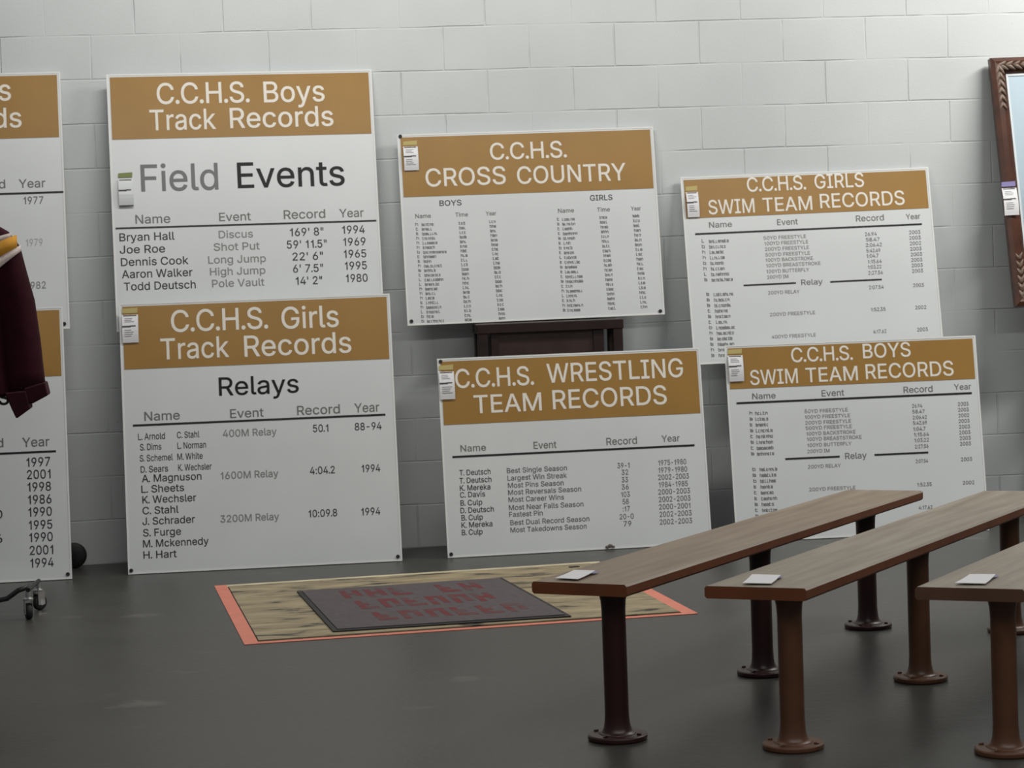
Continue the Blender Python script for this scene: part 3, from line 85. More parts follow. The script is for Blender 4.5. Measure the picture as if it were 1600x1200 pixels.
 'g':(425,[207,-157,186,-156,167,-154,149,-150,132,-145,116,-139,102,-132,90,-124,78,-115,68,-105,59,-94,52,-83,42,-67,103,-33,110,-43,115,-49,120,-55,126,-62,132,-68,139,-73,147,-78,157,-83,167,-86,179,-89,192,-91,207,-91,228,-90,247,-86,264,-79,278,-70,290,-59,299,-44,304,-27,305,-6,305,62,310,62,307,59,303,52,297,45,291,38,284,30,275,23,266,16,255,10,242,5,228,2,212,-1,195,-1,172,0,150,4,129,12,110,21,92,34,76,49,62,67,50,87,40,110,34,135,29,162,28,191,29,220,33,247,40,273,50,296,61,317,75,336,91,352,109,366,129,376,150,384,172,389,196,390,213,390,229,387,244,384,256,378,267,372,277,365,285,358,293,350,299,342,304,335,309,328,311,325,307,325,307,385,378,385,378,-9,377,-33,373,-55,365,-75,355,-93,343,-109,328,-122,311,-133,293,-141,273,-148,252,-153,230,-156,205,65,221,66,235,69,248,74,260,80,271,88,280,98,288,110,294,123,300,138,303,155,306,173,306,193,306,212,303,230,300,246,295,262,288,276,280,288,271,298,260,307,249,315,235,320,221,323,205,324,189,323,174,319,161,314,149,307,138,297,129,287,121,274,114,260,109,245,105,228,103,211,102,193,103,174,105,156,109,140,114,125,121,111,129,100,138,89,149,81,161,74,174,69,189,66,305,56,307,331],[11,10,15,15,14,11,14,13,11,12,11,13,56,55,139,139,138,56,57,56,138,138,137,57,58,57,137,137,136,58,59,58,136,136,135,59,135,134,59,60,59,134,134,133,60,61,60,133,133,132,61,62,61,132,132,131,62,63,62,131,4,20,5,20,19,5,23,1,24,123,71,124,1,23,2,22,2,23,47,146,48,146,145,48,49,48,145,144,49,145,69,126,125,70,69,125,125,124,70,124,71,70,2,22,3,22,21,3,4,3,21,20,4,21,49,144,50,143,50,144,68,127,126,126,69,68,5,19,6,7,6,19,19,18,7,8,7,18,18,17,8,9,8,17,17,16,9,10,9,16,15,10,16,50,143,51,52,51,143,143,142,52,53,52,142,142,141,53,54,53,141,141,140,54,55,54,140,139,55,140,63,131,130,64,63,130,130,129,64,65,64,129,129,128,65,66,65,128,128,127,66,67,66,127,127,68,67,45,100,46,99,46,100,25,0,98,26,25,98,100,45,44,44,101,100,121,74,122,74,73,122,72,122,73,26,98,97,27,26,97,97,96,27,96,28,27,101,44,43,43,42,101,102,101,42,42,41,102,41,40,102,78,77,120,77,76,120,121,120,76,76,75,121,74,121,75,36,35,34,35,36,87,111,110,87,87,86,111,112,111,86,82,84,83,83,86,82,93,92,30,92,91,30,31,30,91,91,90,31,90,89,31,32,31,89,89,88,32,33,32,88,88,87,33,87,36,33,38,37,34,108,107,35,109,108,35,35,87,109,87,110,109,112,86,113,114,113,86,86,83,114,115,114,83,116,115,83,83,84,116,84,82,148,82,86,148,28,96,95,95,94,28,29,28,94,94,93,29,93,30,29,102,40,39,103,102,39,39,38,103,38,34,103,104,103,34,105,104,34,106,105,34,34,35,106,35,107,106,116,84,117,118,117,84,119,118,84,84,81,119,81,80,119,80,79,119,120,119,79,78,120,79,24,1,0,0,25,24,46,99,47,146,47,99,122,72,123,71,123,72,34,37,147,36,34,147,33,36,147,81,84,148,86,85,148]),
 'h':(410,[120,227,120,-6,47,-6,47,515,120,515,120,281,94,281,107,314,119,336,133,353,149,367,166,377,185,385,206,389,227,390,247,389,265,386,282,381,298,374,313,364,325,353,337,339,346,323,354,306,359,286,362,264,363,240,363,-6,290,-6,290,235,289,255,285,273,278,288,269,300,257,310,243,317,228,322,210,323,197,322,185,320,174,317,164,312,154,306,146,299,138,290,132,280,126,269,123,256,120,242,120,337],[3,2,6,3,6,7,7,8,3,47,46,5,2,1,0,6,2,0,0,48,6,48,47,6,47,5,6,7,6,5,39,38,11,38,12,11,9,42,41,41,40,9,10,9,40,40,39,10,39,11,10,5,46,45,45,44,5,3,8,4,13,37,14,36,35,15,14,37,36,36,15,14,34,17,35,17,16,35,15,35,16,29,28,27,27,26,29,30,29,26,26,25,30,25,24,30,30,24,31,24,23,31,32,31,23,23,22,32,22,21,32,33,32,21,21,20,33,20,19,33,34,33,19,19,18,34,17,34,18,12,38,37,37,13,12,44,43,5,49,5,9,43,42,9,9,5,43,8,7,5,5,49,8,4,8,49]),
 'i':(167,[47,-6,47,385,120,385,120,-6,84,437,74,438,65,440,57,444,50,450,43,457,39,465,36,474,35,483,36,492,39,501,43,509,50,516,57,522,65,526,74,529,84,530,93,529,102,526,111,522,118,516,124,509,129,501,131,492,132,483,131,474,129,465,124,457,118,450,111,444,102,440,93,438],[10,9,11,12,11,9,13,12,15,14,13,15,7,17,8,16,8,17,19,5,4,5,19,6,18,6,19,17,7,6,6,18,17,12,9,8,8,16,12,15,12,16,22,21,35,33,32,23,32,24,23,22,35,34,34,33,22,33,23,22,30,29,31,29,28,31,28,27,25,27,26,25,31,28,32,24,32,28,28,25,24,1,0,3,3,2,1,35,21,4,21,20,4,19,4,20]),
 'k':(381,[105,126,104,218,118,218,282,385,371,384,187,193,180,193,47,-6,47,515,120,515,120,-6,291,-6,140,186,192,238,383,-5,120,219,120,139,153,169,209,216],[8,7,1,10,0,7,1,7,0,2,9,1,8,1,9,5,13,6,11,14,5,5,14,18,13,5,18,4,3,13,0,10,16,1,0,16,9,2,15,6,12,17,13,3,15,15,16,12,12,6,13,15,2,16,2,1,16,5,6,17,11,5,17,12,16,17,15,12,13,4,13,18]),
 'l':(189,[139,-8,118,-7,99,-2,83,5,70,16,59,30,52,46,48,64,47,84,47,515,120,515,120,99,120,87,121,78,123,70,125,66,128,62,132,60,138,58,146,58,160,59,174,61,188,-2,163,-7,157,-7,151,-8,145,-8],[8,7,13,13,12,8,12,11,8,9,8,11,11,10,9,19,25,24,20,23,22,22,21,20,23,20,24,19,24,20,25,19,26,0,26,19,18,0,19,0,18,1,18,17,1,2,1,17,17,16,2,3,2,16,4,3,16,16,15,4,5,4,15,15,14,5,6,5,14,7,6,14,13,7,14]),
 'm':(610,[47,-6,47,385,118,385,118,289,99,289,106,312,112,326,119,338,128,350,137,360,147,368,158,376,170,382,182,386,194,389,206,391,219,392,240,390,259,385,276,377,291,365,304,351,314,334,322,316,329,289,304,289,311,310,317,323,324,336,333,347,343,357,353,366,365,374,378,380,392,386,406,389,421,391,437,392,454,391,470,388,485,384,500,377,514,369,526,358,537,346,546,331,553,315,559,297,562,277,563,255,563,-6,490,-6,490,253,488,272,484,287,478,299,469,308,458,315,446,320,433,323,419,324,407,324,396,322,386,319,377,315,369,309,362,303,356,296,351,287,347,278,344,269,342,258,341,247,341,-6,268,-6,268,260,267,274,263,286,257,297,249,307,239,314,227,320,214,323,199,324,189,324,179,322,170,319,160,315,152,309,144,303,137,295,131,286,126,276,123,265,120,252,120,238,120,-6,118,336,318,325],[1,0,4,1,4,5,5,6,1,96,95,0,4,0,95,95,94,4,94,93,4,93,3,4,5,4,3,1,6,2,88,87,8,9,8,87,87,86,9,86,10,9,3,93,92,92,91,3,91,90,3,89,88,7,88,8,7,14,83,15,13,84,83,83,14,13,82,81,17,16,82,17,15,83,82,82,16,15,26,22,21,76,75,25,77,76,25,78,77,25,25,26,78,78,26,79,26,21,79,21,20,79,80,79,20,20,19,80,19,18,80,81,80,18,17,81,18,10,86,85,11,10,85,12,11,85,85,84,12,84,13,12,71,70,24,70,69,24,69,68,24,34,33,62,62,61,34,61,35,34,31,64,63,32,31,63,63,62,32,62,33,32,24,68,67,23,24,67,67,66,23,28,23,66,66,65,28,29,28,65,30,29,65,65,64,30,64,31,30,36,60,59,58,38,59,38,37,59,36,59,37,39,57,40,57,39,58,38,58,39,52,51,50,50,49,52,49,48,52,53,52,48,48,47,53,53,47,54,47,46,54,46,45,54,55,54,45,45,44,55,44,43,55,56,55,43,43,42,56,42,41,56,57,56,41,40,57,41,35,61,60,60,36,35,73,72,74,75,74,72,25,75,72,72,71,25,71,24,25,26,25,24,24,23,26,23,27,26,22,26,27,27,23,98,90,89,7,97,3,7,3,90,7,6,5,3,3,97,6,2,6,97,23,28,98,22,27,98]),
 'n':(410,[120,227,120,-6,47,-6,47,385,118,385,118,281,94,281,107,314,119,336,133,353,149,367,166,377,185,385,206,389,227,390,247,389,265,386,282,381,298,374,312,364,325,353,336,339,346,324,353,306,359,286,362,264,363,240,363,-6,290,-6,290,235,289,255,285,273,278,288,269,300,257,310,243,317,228,322,210,323,197,322,185,320,174,317,164,312,154,306,146,299,138,290,132,280,126,269,123,256,120,242,118,334],[3,2,6,5,7,6,3,6,7,1,0,2,6,2,0,0,48,6,48,47,6,5,6,47,47,46,5,3,7,4,39,38,11,38,12,11,9,42,41,41,40,9,10,9,40,40,39,10,39,11,10,5,46,45,45,44,5,43,42,8,42,9,8,13,37,14,36,35,15,14,37,36,36,15,14,34,17,35,17,16,35,15,35,16,29,28,27,27,26,29,30,29,26,26,25,30,25,24,30,30,24,31,24,23,31,32,31,23,23,22,32,22,21,32,33,32,21,21,20,33,20,19,33,34,33,19,19,18,34,17,34,18,12,38,37,37,13,12,44,43,8,49,5,8,5,44,8,7,5,49,4,7,49]),
 'o':(415,[207,-14,181,-13,157,-8,135,0,114,11,94,25,78,42,63,61,51,82,41,106,34,131,30,159,28,187,30,217,34,244,41,270,51,294,63,315,78,334,94,351,114,365,135,376,157,384,181,389,207,390,233,389,258,384,281,376,302,365,321,351,338,334,352,315,365,294,375,270,381,244,386,217,387,187,386,159,381,131,375,106,365,82,352,61,338,42,321,25,302,11,281,0,258,-8,233,-13,207,52,225,54,240,57,254,63,267,71,277,81,287,92,295,105,301,120,307,135,310,152,312,169,313,187,312,206,310,223,307,240,301,256,295,271,287,284,277,295,267,305,254,313,240,319,225,323,207,324,190,323,175,319,161,313,149,305,138,295,129,284,121,271,114,256,109,240,105,223,103,206,102,187,103,169,105,152,109,135,114,120,121,105,129,92,138,81,149,71,161,63,175,57,190,54],[10,9,87,87,86,10,11,10,86,86,85,11,12,11,85,85,84,12,84,83,12,13,12,83,83,82,13,14,13,82,82,81,14,15,14,81,95,1,0,73,24,23,1,95,2,94,2,95,22,74,73,73,23,22,2,94,3,94,93,3,75,74,21,74,22,21,3,93,4,93,92,4,5,4,92,92,91,5,6,5,91,91,90,6,7,6,90,90,89,7,8,7,89,89,88,8,9,8,88,87,9,88,15,81,80,16,15,80,80,79,16,17,16,79,79,78,17,18,17,78,78,77,18,19,18,77,77,76,19,20,19,76,76,75,20,75,21,20,49,47,46,46,50,49,70,26,71,25,71,26,50,46,45,51,50,45,70,69,27,26,70,27,39,38,57,58,57,38,38,37,58,59,58,37,37,36,59,60,59,36,61,60,36,36,35,61,62,61,35,35,34,62,63,62,34,34,33,63,51,45,44,52,51,44,44,43,52,53,52,43,43,42,53,54,53,42,42,41,54,55,54,41,41,40,55,56,55,40,40,39,56,39,57,56,63,33,64,33,32,64,65,64,32,32,31,65,66,65,31,31,30,66,67,66,30,30,29,67,68,67,29,29,28,68,69,68,28,27,69,28,47,49,0,49,48,0,95,0,48,24,73,72,72,71,24,71,25,24]),
 'p':(424,[47,-149,47,385,118,385,118,325,115,325,117,328,121,335,127,342,133,350,140,357,148,365,158,372,169,378,181,383,196,387,211,390,229,390,253,389,275,384,297,376,316,366,334,352,350,335,364,317,375,295,384,271,391,246,395,218,396,189,395,159,391,132,385,106,375,82,364,60,350,41,334,25,317,11,297,0,276,-8,253,-13,229,-14,212,-13,197,-11,182,-7,170,-2,159,5,149,12,141,19,133,27,127,35,122,42,117,49,115,53,120,53,120,-149,220,53,236,54,251,57,264,63,276,70,286,80,296,91,304,104,310,119,315,135,319,152,321,170,322,189,321,208,319,226,315,243,310,259,304,273,296,286,287,297,276,307,264,314,251,319,236,323,220,324,204,323,190,320,176,314,165,307,154,298,145,287,137,275,131,261,125,245,122,228,119,209,119,189,119,169,122,151,125,133,131,117,137,103,145,90,155,79,165,70,177,62,190,57,204,54,118,330,120,45],[1,0,52,52,0,51,4,5,1,1,52,92,92,91,1,91,90,1,5,4,3,53,50,49,51,0,104,51,104,53,52,51,53,95,94,52,94,93,52,92,52,93,1,90,89,89,88,1,4,1,88,88,87,4,1,5,2,42,102,43,101,43,102,43,101,44,13,12,81,81,80,13,80,14,13,44,101,45,101,100,45,46,45,100,47,46,100,10,9,82,11,10,82,82,81,11,81,12,11,47,100,48,100,99,48,49,48,99,53,49,99,99,98,53,98,97,53,97,96,53,52,53,96,95,52,96,4,87,86,3,4,86,86,85,3,85,84,3,84,83,3,6,3,83,7,6,83,8,7,83,83,82,8,82,9,8,40,55,41,15,79,16,57,56,39,77,17,78,39,56,40,55,40,56,16,79,78,78,17,16,76,75,19,18,76,19,57,39,38,58,57,38,38,37,58,37,59,58,76,18,77,17,77,18,32,31,63,64,63,31,31,30,64,65,64,30,30,29,65,66,65,29,29,28,66,67,66,28,68,67,28,28,27,68,69,68,27,27,26,69,70,69,26,26,25,70,71,70,25,25,24,71,59,37,36,36,35,59,60,59,35,35,34,60,61,60,34,34,33,61,62,61,33,33,32,62,32,63,62,71,24,72,24,23,72,73,72,23,23,22,73,74,73,22,22,21,74,75,74,21,21,20,75,19,75,20,102,42,41,41,55,102,79,15,80,14,80,15,3,6,103,5,3,103,2,5,103,50,53,104,0,54,104]),
 'r':(259,[47,-6,47,385,118,385,118,327,112,327,116,338,125,351,136,362,149,372,164,380,179,386,196,390,213,391,229,390,249,389,249,315,229,318,224,319,218,319,213,320,207,320,195,319,183,317,172,314,162,309,153,304,144,297,137,289,131,280,126,271,123,260,120,249,120,237,120,-6,118,339],[4,5,1,33,32,0,1,0,32,5,4,3,1,5,2,1,32,31,4,1,31,31,30,4,30,29,4,29,28,4,28,27,4,3,4,27,27,26,3,5,3,34,21,11,10,22,21,9,21,10,9,18,12,19,20,19,12,15,14,16,14,13,16,17,16,13,17,13,18,12,18,13,11,21,20,20,12,11,3,26,25,25,24,3,6,3,24,7,6,24,24,23,7,8,7,23,23,22,8,22,9,8,3,6,34,2,5,34]),
 's':(365,[182,-14,162,-13,144,-11,126,-7,110,-2,95,5,81,13,68,23,57,34,48,47,40,61,34,76,28,99,98,114,104,94,110,83,118,73,127,65,139,59,151,55,166,52,181,51,199,52,215,55,229,60,241,67,250,75,257,84,261,93,262,103,261,111,259,119,255,125,250,131,243,137,234,142,223,146,211,149,148,164,123,171,101,180,83,191,68,204,56,219,48,235,42,254,41,274,42,291,46,306,52,321,60,335,71,347,83,358,97,368,113,376,130,382,148,387,167,390,187,390,206,390,224,387,241,383,256,378,270,371,283,363,294,354,304,343,312,331,319,319,325,306,332,285,264,270,258,285,253,294,247,303,239,311,229,318,218,323,204,326,187,327,172,326,158,323,145,318,134,312,126,304,119,296,116,287,115,277,115,268,118,261,122,254,128,248,136,242,146,237,158,233,173,229,231,215,256,208,277,199,296,188,311,176,322,161,331,145,336,126,337,107,336,89,332,73,326,58,317,44,306,31,294,19,279,9,262,1,244,-6,225,-10,204,-13],[9,8,15,10,9,15,15,14,10,11,10,14,14,13,11,12,11,13,45,44,88,46,45,88,88,87,46,47,46,87,0,21,1,20,1,21,1,20,2,19,2,20,95,94,38,56,81,80,80,57,56,2,19,3,18,3,19,38,94,39,94,93,39,82,81,55,81,56,55,3,18,4,18,17,4,5,4,17,6,5,17,17,16,6,7,6,16,8,7,16,15,8,16,39,93,40,93,92,40,92,91,40,41,40,91,42,41,91,91,90,42,43,42,90,90,89,43,44,43,89,88,44,89,47,87,86,48,47,86,49,48,86,86,85,49,50,49,85,51,50,85,85,84,51,52,51,84,84,83,52,53,52,83,54,53,83,83,82,54,82,55,54,78,59,79,58,79,59,22,115,114,114,23,22,77,60,78,59,78,60,23,114,113,24,23,113,35,97,36,97,96,36,37,36,96,62,61,76,77,76,61,60,77,61,107,106,28,106,105,28,29,28,105,105,104,29,30,29,104,104,103,30,103,102,30,31,30,102,102,101,31,70,69,71,72,71,69,69,68,72,24,113,112,25,24,112,112,111,25,111,110,25,26,25,110,110,109,26,27,26,109,109,108,27,108,107,27,107,28,27,31,101,32,101,100,32,33,32,100,100,99,33,34,33,99,99,98,34,35,34,98,97,35,98,72,68,73,68,67,73,67,66,73,74,73,66,66,65,74,75,74,65,65,64,75,64,63,75,76,75,63,62,76,63,21,0,115,115,22,21,95,38,37,37,96,95,57,80,79,79,58,57]),
 't':(227,[210,385,210,321,0,321,0,385,59,477,132,477,132,98,133,87,134,78,137,71,141,65,145,61,152,58,160,57,170,56,185,57,206,60,220,-2,210,-6,204,-7,199,-8,193,-9,186,-9,180,-10,174,-10,168,-10,144,-8,123,-3,104,5,88,17,75,32,66,50,61,70,59,93,132,385,132,321,59,321,59,385],[28,10,29,30,29,10,10,9,30,31,30,9,9,8,31,32,31,8,8,7,32,33,32,7,7,6,33,35,36,6,14,24,23,23,15,14,24,14,25,13,25,14,16,18,17,15,23,22,22,21,15,21,20,15,20,19,15,19,18,15,18,16,15,25,13,26,13,12,26,27,26,12,12,11,27,28,27,11,10,28,11,34,37,35,37,34,5,1,0,34,35,1,34,33,6,36,3,2,36,37,3,36,36,35,37,5,4,37]),
 'u':(410,[182,-11,163,-10,145,-7,128,-2,112,5,97,15,85,27,73,40,64,56,56,74,51,94,48,115,47,139,47,385,120,385,120,144,121,124,125,107,132,92,141,79,153,69,167,62,182,58,200,56,213,57,225,59,236,62,246,67,256,73,264,81,272,90,278,100,283,111,287,124,289,137,290,153,290,385,363,385,363,-6,292,-6,292,98,316,98,303,65,291,43,277,26,261,12,243,2,224,-5,204,-10,292,45],[13,12,15,15,14,13,22,0,23,0,22,1,21,1,22,1,21,2,3,2,21,21,20,3,3,20,4,5,4,20,20,19,5,6,5,19,7,6,19,19,18,7,8,7,18,9,8,18,18,17,9,10,9,17,17,16,10,11,10,16,12,11,16,15,12,16,24,47,46,46,25,24,28,27,44,25,46,45,26,25,45,45,44,26,44,27,26,41,42,38,38,37,41,38,42,39,42,41,40,32,31,40,33,32,40,40,41,33,34,33,41,35,34,41,41,37,35,36,35,37,28,44,43,29,28,43,40,31,30,23,0,48,48,47,23,47,24,23,30,29,43,49,40,43,40,30,43,42,40,49,39,42,49]),
 'v':(389,[158,-6,9,385,89,385,171,157,177,140,183,123,188,106,193,88,197,72,202,55,207,39,214,15,176,15,183,39,188,55,193,72,197,88,202,106,207,123,212,140,218,157,301,385,380,385,230,-6,195,80],[4,3,0,1,0,3,2,1,3,5,13,14,6,15,7,15,6,14,5,14,6,0,12,13,13,5,0,4,0,5,16,8,17,9,10,18,17,8,9,9,18,17,20,19,23,23,22,20,22,21,20,11,23,10,18,10,23,23,19,18,12,0,23,23,11,12,13,12,11,11,10,13,14,13,10,10,9,14,15,14,9,9,8,15,15,8,24,8,16,24,7,15,24]),
 'w':(567,[133,-6,14,385,92,385,139,215,144,198,149,179,154,159,160,138,165,116,170,93,176,68,183,35,158,35,164,67,169,91,175,114,180,136,185,157,190,177,195,197,200,215,247,385,321,385,367,215,372,197,377,178,382,158,387,137,393,115,398,92,403,68,410,35,384,35,391,68,396,92,402,115,407,137,412,158,418,178,423,197,428,215,475,385,553,385,434,-6,364,-6,313,170,299,223,295,237,292,251,288,265,285,279,269,344,298,344,283,279,268,223,265,210,261,196,257,183,254,170,203,-6,170,94,397,95,284,283],[6,5,0,5,4,0,1,0,4,4,3,1,2,1,3,13,8,7,9,14,10,10,15,9,10,14,13,8,13,14,14,9,60,9,15,60,12,13,0,13,7,0,6,0,7,17,16,58,18,17,58,19,18,58,58,57,19,20,19,57,57,56,20,56,55,20,55,54,20,54,53,20,53,51,20,12,0,59,59,11,12,13,12,11,10,13,11,11,58,10,15,10,58,58,16,15,51,21,20,27,26,45,26,25,45,25,24,45,24,23,45,46,45,23,47,46,23,48,47,23,49,48,23,50,49,23,52,50,23,28,33,34,35,29,30,30,36,35,34,33,30,30,29,34,34,29,61,29,35,61,42,41,40,38,37,43,39,38,43,43,42,39,42,40,39,30,33,31,31,43,30,36,30,43,43,37,36,43,31,44,32,44,31,31,33,32,45,32,33,33,28,45,27,45,28,52,23,22,44,32,45,52,51,62,21,51,52,52,22,21,8,14,60,28,34,61,11,59,58,51,53,62,50,52,62]),
 'y':(389,[40,-142,57,-79,72,-81,81,-83,89,-84,96,-84,103,-83,109,-81,115,-79,120,-75,126,-70,131,-63,136,-55,141,-45,145,-33,156,-1,9,385,89,385,171,157,177,140,183,122,188,105,193,88,197,72,202,55,206,39,214,15,176,15,183,39,187,55,192,72,197,88,202,106,207,123,212,140,218,157,301,385,380,385,210,-60,204,-75,197,-88,189,-100,181,-111,172,-120,163,-129,153,-136,142,-141,130,-146,118,-149,105,-150,92,-151,84,-151,77,-151,70,-150,64,-149,58,-148,53,-147,49,-145,195,81],[0,57,1,51,4,52,4,3,52,53,52,3,53,3,54,3,2,54,55,54,2,56,55,2,57,56,2,1,57,2,5,50,49,6,5,49,49,48,6,48,7,6,7,48,47,47,46,7,8,7,46,4,51,50,50,5,4,19,18,15,21,29,30,29,21,20,15,27,28,28,29,15,29,20,15,19,15,20,32,23,24,58,23,31,23,32,31,33,25,34,35,26,37,37,36,35,37,26,38,34,25,26,26,35,34,25,33,24,32,24,33,27,15,38,38,26,27,26,25,27,28,27,25,25,24,28,29,28,24,24,23,29,30,29,23,23,58,30,21,30,22,8,46,45,9,8,45,45,44,9,44,43,9,10,9,43,43,42,10,11,10,42,42,41,11,12,11,41,41,40,12,40,39,12,13,12,39,39,38,13,14,13,38,38,15,14,15,18,16,17,16,18,22,30,58]),
}
SPACE = 188
